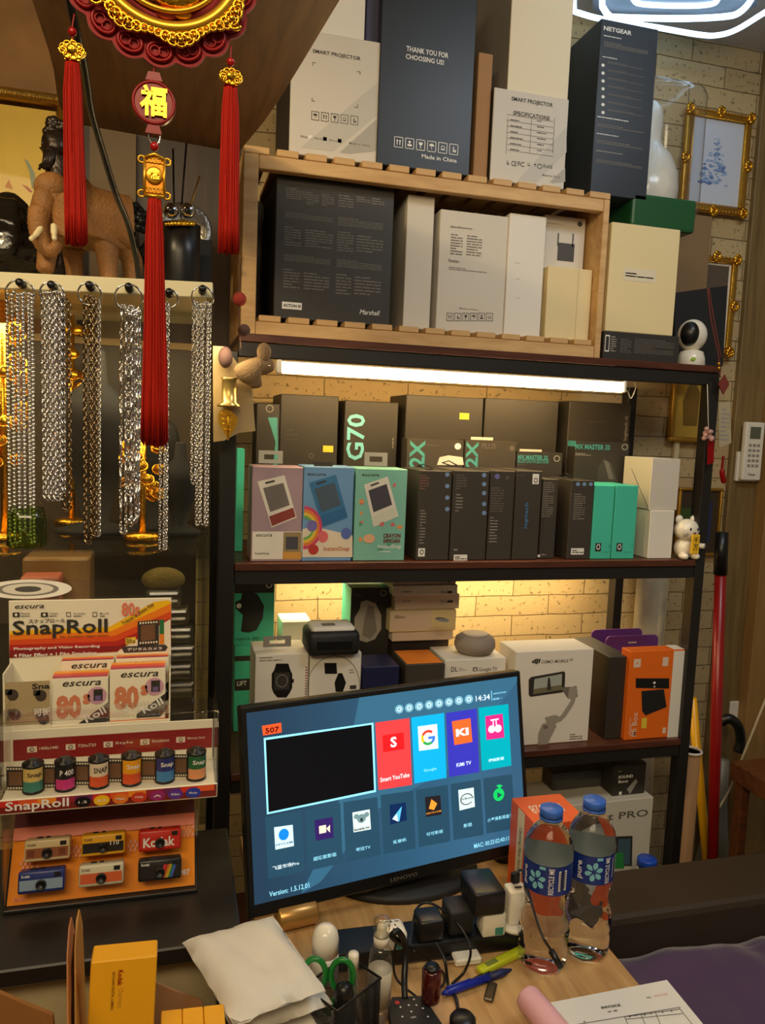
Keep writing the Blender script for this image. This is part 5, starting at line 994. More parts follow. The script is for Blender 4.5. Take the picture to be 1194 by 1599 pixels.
# contents
VEL = M('black_velvet', (26, 22, 18), .8)
def bust(px, py0, py1, Y, wd, lab):
    p = PY(px, py1, Y); hz = PY(px, py0, Y).z-sh-.001; b = MB()
    b.lathe(Vector((p.x, Y, sh+.0006)), [(wd*.5, 0), (wd*.5, .008), (wd*.16, .02), (wd*.3, hz*.35), (wd*.5, hz*.6), (wd*.42, hz*.72), (wd*.16, hz*.82), (wd*.13, hz*.98), (wd*.1, hz)], VEL, 28, fn=lambda a, z_: 1-.45*abs(math.sin(a)))
    b.build('necklace_bust', label=lab, cat='display bust')
bust(150, 545, 870, 1.36, .13, 'black velvet necklace bust behind the third chain bundle in the glass cabinet')
bust(235, 600, 870, 1.40, .10, 'black velvet necklace bust behind the red tassel in the glass cabinet')
bust(280, 690, 870, 1.34, .07, 'small black display bust between the last two chain bundles')
def goldpile(px, py0, py1, Y, lab, n_=26):
    b = MB(); p = PY(px, py1, Y); hz = PY(px, py0, Y).z-sh
    b.tube([Vector((p.x, Y, sh+.002)), Vector((p.x, Y, sh+hz))], .006, GOLD, 8); b.lathe((p.x, Y, sh+.0006), [(.03, 0), (.03, .008), (.01, .012)], GOLD, 20)
    for k in range(n_):
        a = R.random()*6.3; zz_ = sh+hz*R.uniform(.3, .98); rr = .028*(1-.4*abs((zz_-sh)/hz-.6)); q = Vector((p.x+rr*math.cos(a), Y+rr*math.sin(a), zz_))
        b.ball(q, (.009, .006, .010), GOLD, 8); b.ring(q, .011, .0016, GOLD, XA, (YA+ZA).normalized(), 12, 5)
    b.build('gold_ornament', label=lab, cat='ornament')
goldpile(8, 470, 850, 1.30, 'tall ornate gold stand ornament at the far left in the glass cabinet', 40)
goldpile(112, 480, 855, 1.49, 'ornate gold ornament at the back between the second and third chain bundles')
goldpile(222, 690, 855, 1.30, 'short gold ornament beside the fourth chain bundle', 16)
for (x0, x1, y0, m, lab) in ((34, 140, 872, M('tan_jewel_box', (150, 112, 74), .4), 'tan jewellery tray under the glass shelf'), (40, 100, 892, M('rose_box', (170, 90, 70), .5), 'rose coloured tray under the tan jewellery tray')):
    p = PY(x0, y0, 1.24); q = PY(x1, y0, 1.24); b = MB(); b.box(p.x, q.x, 1.24 if y0 < 880 else 1.19, 1.32 if y0 < 880 else 1.235, sh2+.0006, p.z, m, .004); b.build('jewellery_tray', label=lab, cat='tray')
MB().ball(PY(255, 905, 1.26), (.034, .02, .020), M('olive_plush', (104, 86, 36), .9, bump=.5, bscale=200), 20).build('plush_ball', label='olive gold fuzzy shape inside the cabinet below the glass shelf', cat='plush')

# ---- rings and chains hung on the rail
def chain_mesh(kind, L_, gap, r=.0011, seed=0):
    """necklace folded over a ring: two strands hanging from the origin, joined at the bottom"""
    b = MB(); pts = []; n_ = 60; rr = random.Random(seed)
    prof = [Vector((-gap, 0, -L_*k/n_)) for k in range(n_+1)]; prof.reverse()
    path = [Vector((-gap+(rr.random()-.5)*.0004, 0, -L_+.0+L_*k/n_)) for k in range(n_+1)]
    path += [Vector((-gap*math.cos(PI*k/6), -.002, .0035*math.sin(PI*k/6))) for k in range(1, 6)]
    path += [Vector((gap, -.003, -L_*k/n_)) for k in range(n_+1)] + [Vector((gap*math.cos(PI*k/6), -.0015, -L_-gap*1.5*math.sin(PI*k/6))) for k in range(1, 6)]
    ln = [0]
    for i in range(1, len(path)): ln.append(ln[-1]+(path[i]-path[i-1]).length)
    def at(s_):
        lo, hi = 0, len(ln)-1
        while hi-lo > 1:
            m_ = (lo+hi)//2
            if ln[m_] <= s_: lo = m_
            else: hi = m_
        f_ = (s_-ln[lo])/max(1e-9, ln[hi]-ln[lo]); return path[lo].lerp(path[hi], f_), (path[hi]-path[lo]).normalized()
    if kind == 'ball':
        k = 0; st_ = .0054
        while k*st_ < ln[-1]: p, t_ = at(k*st_); b.ball(p, .0026, SILV, 10); k += 1
        return b
    m = DSILV if kind == 'dark' else SILV
    st_ = {'curb': .0066, 'dark': .0066, 'fine': .0046, 'rope': .0042, 'bar': .0050}[kind]; wd = {'curb': .0038, 'dark': .0034, 'fine': .0021, 'rope': .0023, 'bar': .0026}[kind]
    k = 0
    while k*st_ < ln[-1]:
        p, t_ = at(k*st_); 
        if kind == 'bar' and (k % 9) > 2:
            if k % 9 == 3: p2, _ = at(min(ln[-1], (k+5.6)*st_)); b.tube([p, p2], .0019, m, 8)
            k += 1; continue
        s1 = Vector((0, 1, 0)) if abs(t_.y) < .9 else Vector((1, 0, 0)); s2 = t_.cross(s1).normalized(); ang = (k % 2)*PI/2+.5 if kind != 'rope' else k*.9
        sd = s1*math.cos(ang)+s2*math.sin(ang)
        b.ring(p, st_*.68, .0008 if kind in ('fine', 'rope') else .0012, m, t_, sd, 8, 5, wd/(st_*.68)*.8)
        k += 1
    return b
protos = {}
def necklace(px, pyt, pyb, kind, Y, label, group):
    top = PY(px, pyt, Y); L_ = round(top.z-PY(px, pyb, Y).z, 2); key = (kind, L_)
    gap = {'ball': .0034, 'curb': .0038, 'dark': .0036, 'fine': .0023, 'rope': .0026, 'bar': .0032}[kind]
    if key not in protos:
        b = chain_mesh(kind, L_, gap, seed=len(protos)); o = b.build('chain_necklace', origin=(0, 0, 0)); protos[key] = o
    else: o = protos[key].copy(); COL.objects.link(o)
    o.location = top; o.rotation_euler = (0, 0, R.uniform(-.5, .5)); tag(o, label, 'necklace', group)
rings = [(32, 459, 24, 'first'), (81, 459, 20, 'second'), (140, 459, 19, 'third'), (201, 465, 22.5, 'fourth'), (264, 466, 14.5, 'fifth'), (316, 464, 17.5, 'sixth')]
YC_ = YG-.016
desc = {'first': 'steel ring holding the ball chain bundle at the far left', 'second': 'steel ring holding the thick wheat chain bundle beside the ball chains', 'third': 'steel ring holding the brownish curb chain bundle', 'fourth': 'large steel ring holding the bar link chain bundle', 'fifth': 'steel ring half hidden behind the long red tassel', 'sixth': 'steel ring nearest the right end of the cream rail'}
kdesc = {k: v.replace('steel ring holding', 'black screw knob above').replace('large black', 'black').replace('large steel ring holding', 'black screw knob above').replace('steel ring', 'black screw knob above the ring') for k, v in desc.items()}
for (x, y, r_, nm) in rings:
    c = PY(x, y, YC_); rad = (PY(x+r_, y, YC_)-c).length*.95
    MB().ring(c, rad, .0013, CHR, XA, (ZA-YA*.12).normalized(), 40, 8).build('key_ring', label=desc[nm], cat='ring', origin=c)
    kp = c+ZA*(rad-.004); kp.y = YG-.0005; MB().lathe(kp, [(.0055, 0), (.0058, .004), (.0035, .009), (.0035, .018), (.0055, .020), (.005, .024)], BP, 16, axis=(0, -1, 0)).build('hook_knob', label=kdesc[nm], cat='hook')
def bundle(xs, yt, yb, kind, desc_, grp, jit=6):
    for i, x in enumerate(xs):
        necklace(x, yt+R.uniform(-2, 2), (yb if not hasattr(yb, '__len__') else yb[i])+R.uniform(-jit, jit), kind, YC_-.004*(i % 3)+.004, desc_, grp)
bundle([15, 23, 31, 39, 48], 462, 836, 'ball', 'silver ball chain necklace hanging in the far left bundle', 'ball chains in the far left bundle', 10)
bundle([72, 80, 88, 95], 460, 770, 'curb', 'thick silver wheat link necklace in the second bundle from the left', 'wheat link chains in the second bundle')
bundle([102], 470, 790, 'dark', 'dull steel link necklace at the right edge of the second bundle', 'dull chains at the edge of the second bundle')
bundle([137, 146], 470, 832, 'dark', 'brownish steel curb necklace in the third bundle', 'curb chains in the third bundle')
bundle([154], 474, 832, 'fine', 'fine bronze toned necklace at the right edge of the third bundle', 'fine chains in the third bundle')
bundle([193, 201, 209, 216], 482, 822, 'bar', 'silver bar and link necklace in the fourth bundle', 'bar link chains in the fourth bundle')
bundle([205], 484, 760, 'curb', 'plain silver link necklace among the bar chains of the fourth bundle', 'plain chains in the fourth bundle')
bundle([255, 262], 480, 852, 'rope', 'silver twisted rope necklace hanging behind the long red tassel', 'rope chains behind the long red tassel')
bundle([305], 478, 745, 'rope', 'shorter silver rope necklace at the left of the sixth bundle', 'short rope chains in the sixth bundle')
bundle([313, 320, 327], 478, 820, 'fine', 'long fine silver necklace in the bundle nearest the right end of the rail', 'fine chains in the sixth bundle')
# green bag holding the ends of the ball chains
p0, p1_ = PY(19, 792, YC_), PY(66, 855, YC_); b = MB(); b.lathe(((p0.x+p1_.x)/2, YC_-.003, p1_.z), [(.020, 0), (.026, .004), (.025, .04), (.0215, p0.z-p1_.z)], clear('green_plastic_bag', .4, (.50, .62, .24), .15), 24, fn=lambda a, z_: .75+.25*abs(math.cos(a)))
b.build('plastic_pouch', label='green tinted plastic pouch around the ends of the ball chains', cat='bag')

# ================================================================ ON TOP OF THE CABINET
def ctop(x): return a1.z+slope*(x-a1.x)+.001
EW = M('carved_light_wood', (150, 104, 56), .6, bump=.6, bscale=220, vary=.2, vscale=30)
IV = M('ivory_tusk', (236, 222, 180), .3)
def E(x, y, Y): return PY(x, y, Y)
ye = 1.30; el = empty('elephant_carving', Vector((E(130, 430, ye).x, ye, ctop(E(130, 430, ye).x))), 'carved light brown wooden elephant with ivory tusks standing on the cabinet top', 'carving')
eg = ctop(E(130, 430, ye).x)
def skin(name, verts, edges, rad, mat, parent=None, sub=2, **kw):
    me = bpy.data.meshes.new(name); o = bpy.data.objects.new(name, me); COL.objects.link(o)
    me.from_pydata(verts, edges, []); o.modifiers.new('s', 'SKIN'); sv = me.skin_vertices[0].data
    for i, r_ in enumerate(rad): sv[i].radius = r_ if hasattr(r_, '__len__') else (r_, r_)
    sv[0].use_root = True; ss = o.modifiers.new('u', 'SUBSURF'); ss.levels = sub; ss.render_levels = sub
    bpy.context.view_layer.update(); me2 = bpy.data.meshes.new_from_object(o.evaluated_get(bpy.context.evaluated_depsgraph_get())); bpy.data.objects.remove(o)
    b = MB(); b.add([v.co for v in me2.vertices], [tuple(p.vertices) for p in me2.polygons], mat, True); bpy.data.meshes.remove(me2); return b
V = []; Ed = []; Rd = []
def J(p, r_, link=None):
    V.append(Vector(p)); Rd.append(r_)
    if link is not None: Ed.append((link, len(V)-1))
    return len(V)-1
yy = ye
root = J(E(150, 345, yy+.02), .048); chest = J(E(118, 335, yy), .046, root); rump = J(E(188, 350, yy+.03), .042, root)
neck = J(E(100, 318, yy-.015), .034, chest); head = J(E(80, 305, yy-.03), .030, neck); face_ = J(E(66, 330, yy-.04), .022, head)
tr1 = J(E(61, 355, yy-.048), .014, face_); tr2 = J(E(66, 378, yy-.05), .010, tr1); tr3 = J(E(80, 388, yy-.052), .008, tr2); J(E(90, 380, yy-.053), .006, tr3)
def leg(par, x, dy, lean=0, r0=.020):
    xp = E(x, 420, yy).x
    k_ = J(Vector((xp, yy+dy, eg+.075)), r0, par); a_ = J(Vector((xp+lean, yy+dy, eg+.03)), .0135, k_); J(Vector((xp+lean*1.3, yy+dy-.004, eg+.014)), .0145, a_)
leg(chest, 84, -.035, -.006, .018); leg(chest, 108, .035, .004, .018); leg(rump, 165, .0, .004); leg(rump, 205, .045, .0)
b = skin('body', V, Ed, Rd, EW)
for v in b.v: v.z = max(v.z, eg+.0006)
b.build('body', el)
b = MB(); X = Matrix.Rotation(-.5, 3, 'Z'); b.ball(E(100, 336, yy-.062), (.020, .004, .032), EW, 20, X)
for k in range(5): b.ball(E(92+4*k, 362-1.5*abs(k-2), yy-.063), (.006, .004, .008), EW, 8)
b.build('ear', el)
b = MB(); b.ball(E(82, 296, yy-.030), (.026, .028, .024), EW, 24); b.ball(E(70, 318, yy-.044), (.018, .018, .024), EW, 20)
tk = curve([E(63, 330, yy-.05), E(60, 350, yy-.055), E(63, 372, yy-.058), E(72, 388, yy-.06), E(84, 389, yy-.06), E(90, 378, yy-.06)], 10)
b.tube(tk, [(.0165-.0095*i/len(tk))*(1+.05*math.sin(i*2.1)) for i in range(len(tk))], EW, 14); b.build('trunk', el)
b = MB(); b.ball(E(73, 302, yy+.01), (.010, .022, .03), EW, 14); b.build('ear', el)
for (x0, y0, x1, y1, dy) in ((84, 352, 85, 374, -.088), (64, 356, 47, 374, -.075)):
    b = MB(); b.tube(curve([E(x0, y0, yy+dy+.01), E((x0+x1)/2, (y0+y1)/2+2, yy+dy), E(x1, y1, yy+dy-.01)]), [.0045]*8+[.0035]*8+[.001], IV, 8); b.build('tusk', el)
b = MB(); b.ball(E(86, 325, yy-.052), .0025, BP, 8); b.build('eye', el)
# bearded sage bust (dark), behind
DK = M('dark_bronze', (48, 36, 28), .3, .4, bump=.4, bscale=90)
yb_ = 1.52; gz = ctop(E(84, 300, yb_).x); sb3 = empty('sage_statue', Vector((E(88, 300, yb_).x, yb_, gz)), 'dark bearded old man statue behind the elephant carving', 'statue')
V = []; Ed = []; Rd = []
base = J(Vector((E(92, 420, yb_).x, yb_, gz+.03)), .045); t1 = J(Vector((E(94, 330, yb_).x, yb_, gz+.10)), .042, base); t2 = J(E(94, 270, yb_), .026, t1); hd = J(E(88, 222, yb_), .023, t2); J(E(88, 200, yb_), .021, hd)
br1 = J(E(75, 250, yb_-.015), .010, hd); J(E(67, 262, yb_-.015), .004, br1); ns = J(E(68, 222, yb_-.012), .004, hd)
b = skin('body', V, Ed, Rd, DK)
for v in b.v: v.z = max(v.z, gz+.0006)
b.build('body', sb3)
b = MB()
for k in range(26):
    x = R.uniform(72, 86); b.tube(curve([E(x, 236+R.uniform(-3, 3), yb_-.022), E(x-3, 250, yb_-.026), E(x-9+R.uniform(-4, 4), 262+R.uniform(-4, 3), yb_-.02)], 4), .0022, DK, 5)
b.build('beard', sb3)
b = MB()
for k in range(22): 
    a = R.uniform(-1, 1); b.ball(E(86+14*a, 186+R.uniform(0, 18)+6*a*a, yb_-.005), .008, DK, 10)
b.build('topknot_hair', sb3)
# black carved rock at far left
b = MB(); n_ = 40; vs = []; fs = []
bm_ = bmesh.new(); bmesh.ops.create_icosphere(bm_, subdivisions=5, radius=1)
cc = E(0, 370, 1.45)
from mathutils import noise
for v in bm_.verts:
    nn = noise.noise(v.co*2.2)*.22+noise.noise(v.co*6)*.09; q = v.co*(1+nn); v.co = Vector((cc.x-.035+q.x*.11, 1.45+q.y*.06, cc.z-.01+q.z*.085))
    v.co.z = max(v.co.z, ctop(cc.x)+.001)
b.bm(bm_, M('glossy_black_carving', (26, 21, 17), .18, bump=.5, bscale=40), True); b.build('carved_rock', label='glossy black carved rock ornament at the far left of the cabinet top', cat='ornament')
# framed yellow painting and its moulding
yp = 1.70; x1_ = PY(97, 200, yp).x; zt_ = PY(60, 152, yp).z; zb_ = PY(60, 330, yp).z
pc_ = empty('framed_painting', ((x1_-.35)/1, yp, zb_), 'yellow painting in a beaded gold frame behind the sage statue', 'painting')
b = MB(); b.box(-.75, x1_-.012, yp+.006, yp+.012, zb_-.1, zt_-.02, OIL, 0); 
fp = Face((0, yp+.006, 0), XA, ZA)
for (pts, cc_) in (([(38, 248), (44, 252), (54, 270), (56, 284), (50, 296), (48, 282), (46, 268)], (150, 160, 130)), ([(34, 288), (44, 292), (52, 300), (46, 300)], (200, 120, 90)), ([(8, 292), (14, 280), (20, 296)], (226, 150, 90))): b.dpoly(fp, pts, M('paint_stroke_%d' % cc_[0], cc_, .5), .001)
b.build('canvas', pc_)
b = MB(); b.tube([Vector((-.75, yp, zt_)), Vector((x1_, yp, zt_-.002))], .012, DGOLD, 10); b.tube([Vector((x1_, yp, zt_-.002)), Vector((x1_, yp, zb_-.1))], .010, DGOLD, 10)
for k in range(50): b.ball((x1_-.01-k*.0085, yp-.011, zt_-.004), .0032, DGOLD, 6)
b.build('frame', pc_)
# round silver plate and pen pot with owl-like clips, black pen stand
yq = 1.42; p = E(288, 352, yq); MB().lathe(p+YA*.03, [(.046, 0), (.048, .002), (.044, .004), (.034, .0045), (.032, .003), (.01, .003)], M('pewter_plate', (176, 172, 160), .35, .8, bump=.5, bscale=150), 48, axis=(0, -1, .15)).build('round_plate', label='round embossed pewter plate standing behind the black pen pot', cat='plate')
p = E(282, 400, 1.36); gz = ctop(p.x); pp = empty('pen_pot', Vector((p.x, 1.36, gz)), 'glossy black pen pot with a gold owl face behind the long tassel', 'pen pot')
hz = E(282, 352, 1.36).z-gz; b = MB(); b.lathe(pp.location, [(.030, 0), (.032, .004), (.031, hz*.6), (.032, hz)], BP, 28); b.build('pot_body', pp)
b = MB()
for s_ in (-1, 1): b.ball(E(280+s_*13, 329, 1.335), .0125, CHR, 16); b.ball(E(280+s_*13, 329, 1.324), .006, BP, 10)
b.build('eyes', pp, label='shiny silver owl eyes'); b = MB()
for k in range(-4, 5): b.tube(curve([E(280+k*5-4, 346+abs(k), 1.33), E(280+k*5, 350, 1.325), E(280+k*5+4, 344+abs(k), 1.33)], 4), .003, GOLD, 6)
b.build('gold_mask', pp)
for i, (x0, y0, x1, y1, m, lab) in enumerate(((272, 340, 270, 232, BP, 'thin black stick standing upright in the owl pen pot'), (282, 340, 291, 222, BP, 'thin black stick leaning slightly right in the owl pen pot'), (292, 338, 312, 275, DGOLD, 'pale thin stick leaning right in the owl pen pot'))):
    b = MB(); b.tube([E(x0, y0, 1.365), E(x1, y1, 1.38)], .0016, m, 6); b.build('incense_stick', label=lab, cat='stick')
# ball cluster behind cable
b = MB(); p = E(211, 368, 1.44)
for k in range(60): a = Vector((R.gauss(0, 1), R.gauss(0, 1), R.gauss(0, 1))).normalized(); b.ball(p+Vector((a.x*.026, a.y*.02, a.z*.05)), .008, BP, 8)
gz = ctop(p.x)
for v in b.v: v.z = max(v.z, gz+.0008)
b.build('beaded_vase', label='black knobbly beaded vase behind the hanging cable', cat='vase')
p = E(305, 415, 1.34); MB().box(p.x-.035, p.x+.0+.03, 1.44, 1.47, ctop(p.x), E(300, 372, 1.44).z, BPM).build('black_case', label='plain black case at the right end of the cabinet top', cat='case')
# hanging black cable from the soffit
pts = [PY(104, -30, .84), PY(113, 20, .86), PY(122, 60, .88), PY(133, 110, .92), PY(143, 175, .98), PY(160, 235, 1.04), PY(180, 300, 1.10), PY(200, 350, 1.16), PY(212, 400, 1.20), PY(217, 440, 1.25)]
b = MB(); b.tube(curve(pts), .0040, BP, 10); b.build('black_cable', label='thick black cable hanging down behind the red tassels', cat='cable')

# ================================================================ RED LUCKY ORNAMENT
YO = .62
def O_(x, y, dy=0): return PY(x, y, YO+dy)
k0 = (O_(1, 0)-O_(0, 0)).length
orn = empty('lucky_ornament', O_(250, -55), 'large red and gold hanging good luck ornament with three red tassels', 'ornament')
Fo = Face(O_(250, -55), XA, ZA)
def px2(x, y): return Fo.uv(x, y)
# scalloped paper-cut disc with cutouts as overlapping rings
b = MB(); sr = PY(100, 0, YO); Rr = 160*k0*1.0; cen = px2(250, -55); q = []
for k in range(240):
    a = 2*PI*k/240; q.append((cen[0]+(Rr+.0045*abs(math.sin(a*9)))*math.cos(a), cen[1]+(Rr+.0045*abs(math.sin(a*9)))*math.sin(a)))
b.prism(Fo, q, -.003, 0, M('red_flock', (150, 16, 22), .7, sheen=.3))
for k in range(18):
    a = 2*PI*(k+.5)/18; c = Fo.at(cen[0]+(Rr-.006)*math.cos(a), cen[1]+(Rr-.006)*math.sin(a), .0015); tn = XA*(-math.sin(a))+ZA*math.cos(a); rd = XA*math.cos(a)+ZA*math.sin(a)
    b.ring(c, .0085, .0015, RED, tn, rd, 20, 6, .75); b.ring(c-tn*.003, .0035, .0009, RED, tn, rd, 12, 5); b.ring(c+tn*.003, .0035, .0009, RED, tn, rd, 12, 5)
b.build('paper_cut_disc', orn)
b = MB(); c2 = px2(260, -70); C2 = Fo.at(*c2, .006); Rg = 131*k0
b.ring(C2, Rg-.002, .0045, GOLDP, XA, ZA, 90, 10); b.ring(C2-YA*.003, Rg-.012, .002, GOLDP, XA, ZA, 90, 8)
b.build('gold_rim', orn)
b = MB()
for k in range(72):
    a = 2*PI*k/72; big = .5+.5*math.cos(9*a); rr = Rg+.003+.004*big; c = Fo.at(c2[0]+rr*math.cos(a), c2[1]+rr*math.sin(a), .008)
    tn = XA*(-math.sin(a))+ZA*math.cos(a); rd = XA*math.cos(a)+ZA*math.sin(a); s_ = .0025+.0022*big
    b.ring(c, s_, .0011, GOLD, tn, rd, 12, 6); b.ball(c, (s_*.6,)*3, GOLD, 8)
for a in (-2.45, -.72):
    c = Fo.at(c2[0]+(Rg+.009)*math.cos(a), c2[1]+(Rg+.009)*math.sin(a), .008); b.tube([c+(XA*math.cos(t_)+ZA*math.sin(t_))*(.001+.0008*t_) for t_ in [k*.35 for k in range(18)]], .0014, GOLD, 6)
b.build('gold_scrollwork', orn)
b = MB(); b.lathe(Fo.at(c2[0], c2[1], .0005), [(Rg-.013, 0), (Rg-.013, .001)], M('dark_maroon_ground', (70, 16, 18), .5), 72, axis=(0, -1, 0)); 
for i in range(-24, 25):
    for j in range(-24, 0):
        u, v = i*.0024, j*.0024
        if u*u+v*v < (Rg-.016)**2 and u < .012: b.add([Fo.at(c2[0]+u+.0006*math.cos(t_*PI/2), c2[1]+v+.0006*math.sin(t_*PI/2), .0022) for t_ in range(4)], [(0, 1, 2, 3)], (WTX, TEAL, GOLDP, RED)[(i*3+j) % 4] if True else WTX)
b.build('patterned_ground', orn)
b = MB(); g0 = px2(272, 6); b.ball(Fo.at(g0[0], g0[1]+.008, .006), (.021, .006, .015), GOLD, 28); b.ball(Fo.at(g0[0]-.018, g0[1]+.016, .006), (.008, .004, .010), GOLD, 16); b.build('gold_ingot', orn)
b = MB(); b.ball(Fo.at(*px2(260, 26), .0045), (.0075, .003, .0048), M('rosy_brooch', (190, 80, 70), .3, .5), 20); b.build('pink_coin', orn)
b = MB(); b.ball(Fo.at(*px2(284, 27), .0045), (.007, .003, .0042), GOLDP, 20); b.build('gold_coin', orn)
def tassel(xt, yt, xb0, xb1, yb, w0, w1, seed):
    rr = random.Random(seed); b = MB(); top = O_(xt, yt); bot = (O_(xb0, yb)+O_(xb1, yb))/2; n_ = 210
    for k in range(n_):
        a = rr.random()*2*PI; r_ = math.sqrt(rr.random()); u, v = r_*math.cos(a), r_*math.sin(a); le = rr.uniform(.965, 1.0) if rr.random() > .12 else rr.uniform(.93, 1.01)
        pts = []
        for t_ in (0, .03, .15, .4, .65, .85, 1):
            t2_ = t_*le; ww = w0*(.75+.25*min(1, t_*8))*(1-t_)+w1*t_; ww *= k0/2; c = top.lerp(bot, t2_); wob = math.sin(t_*5+k)*.0006*t_
            pts.append(c+XA*(u*ww+wob)+YA*v*ww*.55)
        b.tube(pts, .00055, REDT, 3)
    return b
def loopcord(pts, par, r_=.0007, m=RED): b = MB(); b.tube(curve(pts, 6), r_, m, 6); b.build('cord', par)
for (x, ybd, yor, w_, h_, yt, yb, x0, x1, sd) in ((113, 50, 80, 45, 34, 97, 384, 99, 139, 1), (360, 97, 121, 43, 30, 134, 397, 340, 374, 2)):
    tp = {113: (116, 22), 360: (361, 72)}[x]; loopcord([O_(*tp), O_(x, ybd-8), O_(x, ybd), O_(x, yor-h_/2+2)], orn)
    b = MB(); b.ball(O_(x, ybd), 7.5*k0, REDB, 16); b.build('red_bead', orn)
    b = MB(); c = O_(x, yor); q = Face(c, XA, ZA); W_ = w_*k0/2; H_ = h_*k0/2
    b.prism(q, [(-W_, -.1*H_), (-W_*.75, .35*H_), (-W_*.3, .5*H_), (0, H_), (W_*.3, .5*H_), (W_*.75, .35*H_), (W_, -.1*H_), (W_*.6, -.5*H_), (W_*.55, -H_), (-W_*.55, -H_), (-W_*.6, -.5*H_)], -.003, .003, GOLD)
    for k in range(9): a = 2*PI*k/9; b.ring(c+XA*math.cos(a)*W_*.65+ZA*(math.sin(a)*H_*.55-.0006)-YA*.0035, .0024, .0007, GOLD, n=12, m=5)
    b.ball(c-YA*.0035, (.004, .002, .004), GOLD, 12); b.build('gold_tassel_cap', orn)
    tassel(x+0, yt, x0, x1, yb, 29, 38, sd).build('tassel', orn)
# centre string: fortune medallion, gold plaque, long tassel
md = Face(O_(240, 162), XA, ZA); b = MB(); q = [(k0*38*math.cos(2*PI*k/48), k0*37*math.sin(2*PI*k/48)) for k in range(48)]; b.prism(md, q, -.003, .002, RED)
for s_ in (1, -1): b.prism(Face(md.at(-.006, s_*.0185-.003), XA, ZA), [(0, 0), (.012, 0), (.010, .006), (.002, .006)], -.003, .002, RED)
b.ring(md.at(0, 0, .002), 35*k0, .0012, RED, n=40, m=6); b.build('red_medallion', orn)
b = MB(); 
for hh_ in (.0026, .0034, .0042): b.mtext(md, '福', -23*k0, -25*k0, 23*k0, 27*k0, GOLDP, h=hh_, bold=.03)
g_, fs_ = text_geo('福', .03); 
b.build('fortune_character', orn, label='gold raised fortune character')
loopcord([O_(240, 106), O_(240, 116), O_(240, 124)], orn); b = MB(); b.ring(O_(241, 211), .0042, .0006, CHR, n=20, m=5, sq=1.6); b.build('split_ring', orn)
b = MB(); b.ball(O_(241, 229), 8*k0, REDB, 16); b.build('red_bead', orn)
pl = Face(O_(241, 275), XA, ZA); w2, h2 = 17*k0, 36*k0; b = MB(); b.prism(pl, [(-w2, -h2), (w2, -h2), (w2, h2*.8), (w2*.5, h2), (-w2*.5, h2), (-w2, h2*.8)], -.003, .001, M('amber_gold', (196, 120, 24), .3, .7))
for s_ in (-1, 1):
    b.tube([pl.at(s_*w2, -h2, .002), pl.at(s_*w2, h2*.8, .002)], .0011, GOLDP, 6)
    for v_ in (-h2*.92, h2*.72): b.ring(pl.at(s_*w2*1.3, v_, .001), .0024, .0009, GOLDP, n=14, m=6)
b.tube([pl.at(-w2, -h2, .002), pl.at(w2, -h2, .002)], .0014, GOLDP, 6); b.tube([pl.at(-w2, h2*.8, .002), pl.at(0, h2*1.02, .002), pl.at(w2, h2*.8, .002)], .0014, GOLDP, 6)
b.lathe(pl.at(0, 0, .001), [(.0062, 0), (.0062, .0015), (.005, .002)], GOLDP, 28, axis=(0, -1, 0)); b.mtext(pl, '福', -.0035, -.0035, .0035, .0035, GOLD, h=.0042)
for k in range(5):
    for s_ in (-1, 1): b.ring(pl.at((k-2)*.0028, s_*h2*.72, .0015), .0018, .0005, GOLDP, n=10, m=4)
b.build('gold_plaque', orn)
tassel(241, 311, 219, 264, 697, 28, 47, 5).build('tassel', orn)
h_ = O_(250, -215); b = MB(); b.tube([O_(250, -200), Vector((O_(250, -215).x, YO, zs-.0005))], .0012, RED, 6); b.build('hanging_loop', orn)

# ================================================================ MAKER DISPLAY STANDS
# Charm camera case (lower)
ykf = .985; kz = KZ+.0006
xk0 = PY(4, 1418, ykf).x; xk1 = PY(308, 1383, ykf).x; kzt = PY(155, 1256, ykf).z
kc = empty('acrylic_display_case', ((xk0+xk1)/2, ykf+.06, kz), 'clear acrylic case showing six small retro cameras on an orange board', 'display case')
dk_ = .12
b = MB(); b.box(xk0, xk1, ykf, ykf+dk_, kz, kz+.005, BP, .001); b.build('base', kc)
b = MB(); t_ = .0018
b.box(xk0, xk1, ykf, ykf+t_, kz+.0055, kzt, ACR, 0); b.box(xk0, xk0+t_, ykf+t_, ykf+dk_, kz+.0055, kzt, ACR, 0); b.box(xk1-t_, xk1, ykf+t_, ykf+dk_, kz+.0055, kzt, ACR, 0); b.box(xk0, xk1, ykf, ykf+dk_, kzt, kzt+t_, ACR, 0); b.build('acrylic_cover', kc)
# tilted orange board
bA = Vector((xk0+.003, ykf+.006, kz+.008)); bV = Vector((0, .085, kzt-kz-.02)); KF = Face(bA, XA, bV); bw = xk1-xk0-.006; bh = bV.length
ORB = M('orange_display_board', (236, 140, 16), .6, spec=.2); b = MB(); b.obox(bA+KF.N*-.003, XA, -KF.N, KF.V, bw, .002, bh, ORB, 0)
b.mrect(KF, 0, bh*.62, bw, bh*.80, M('violet_band_print', (96, 44, 56), .6, spec=.2), .0008); b.mrect(KF, 0, bh*.53, bw, bh*.64, M('orange_red_print', (206, 84, 34), .4), .0010); b.mrect(KF, 0, bh*.80, bw, bh, M('apricot_print', (200, 118, 44), .6, spec=.2), .0008)
for k in range(3): b.mrect(KF, bw*(.12+.1*k), bh*.86, bw*(.18+.1*k), bh*.96, M('pale_apricot', (220, 184, 140), .4), .001)
CHK = M('check_print', (200, 96, 30), .4)
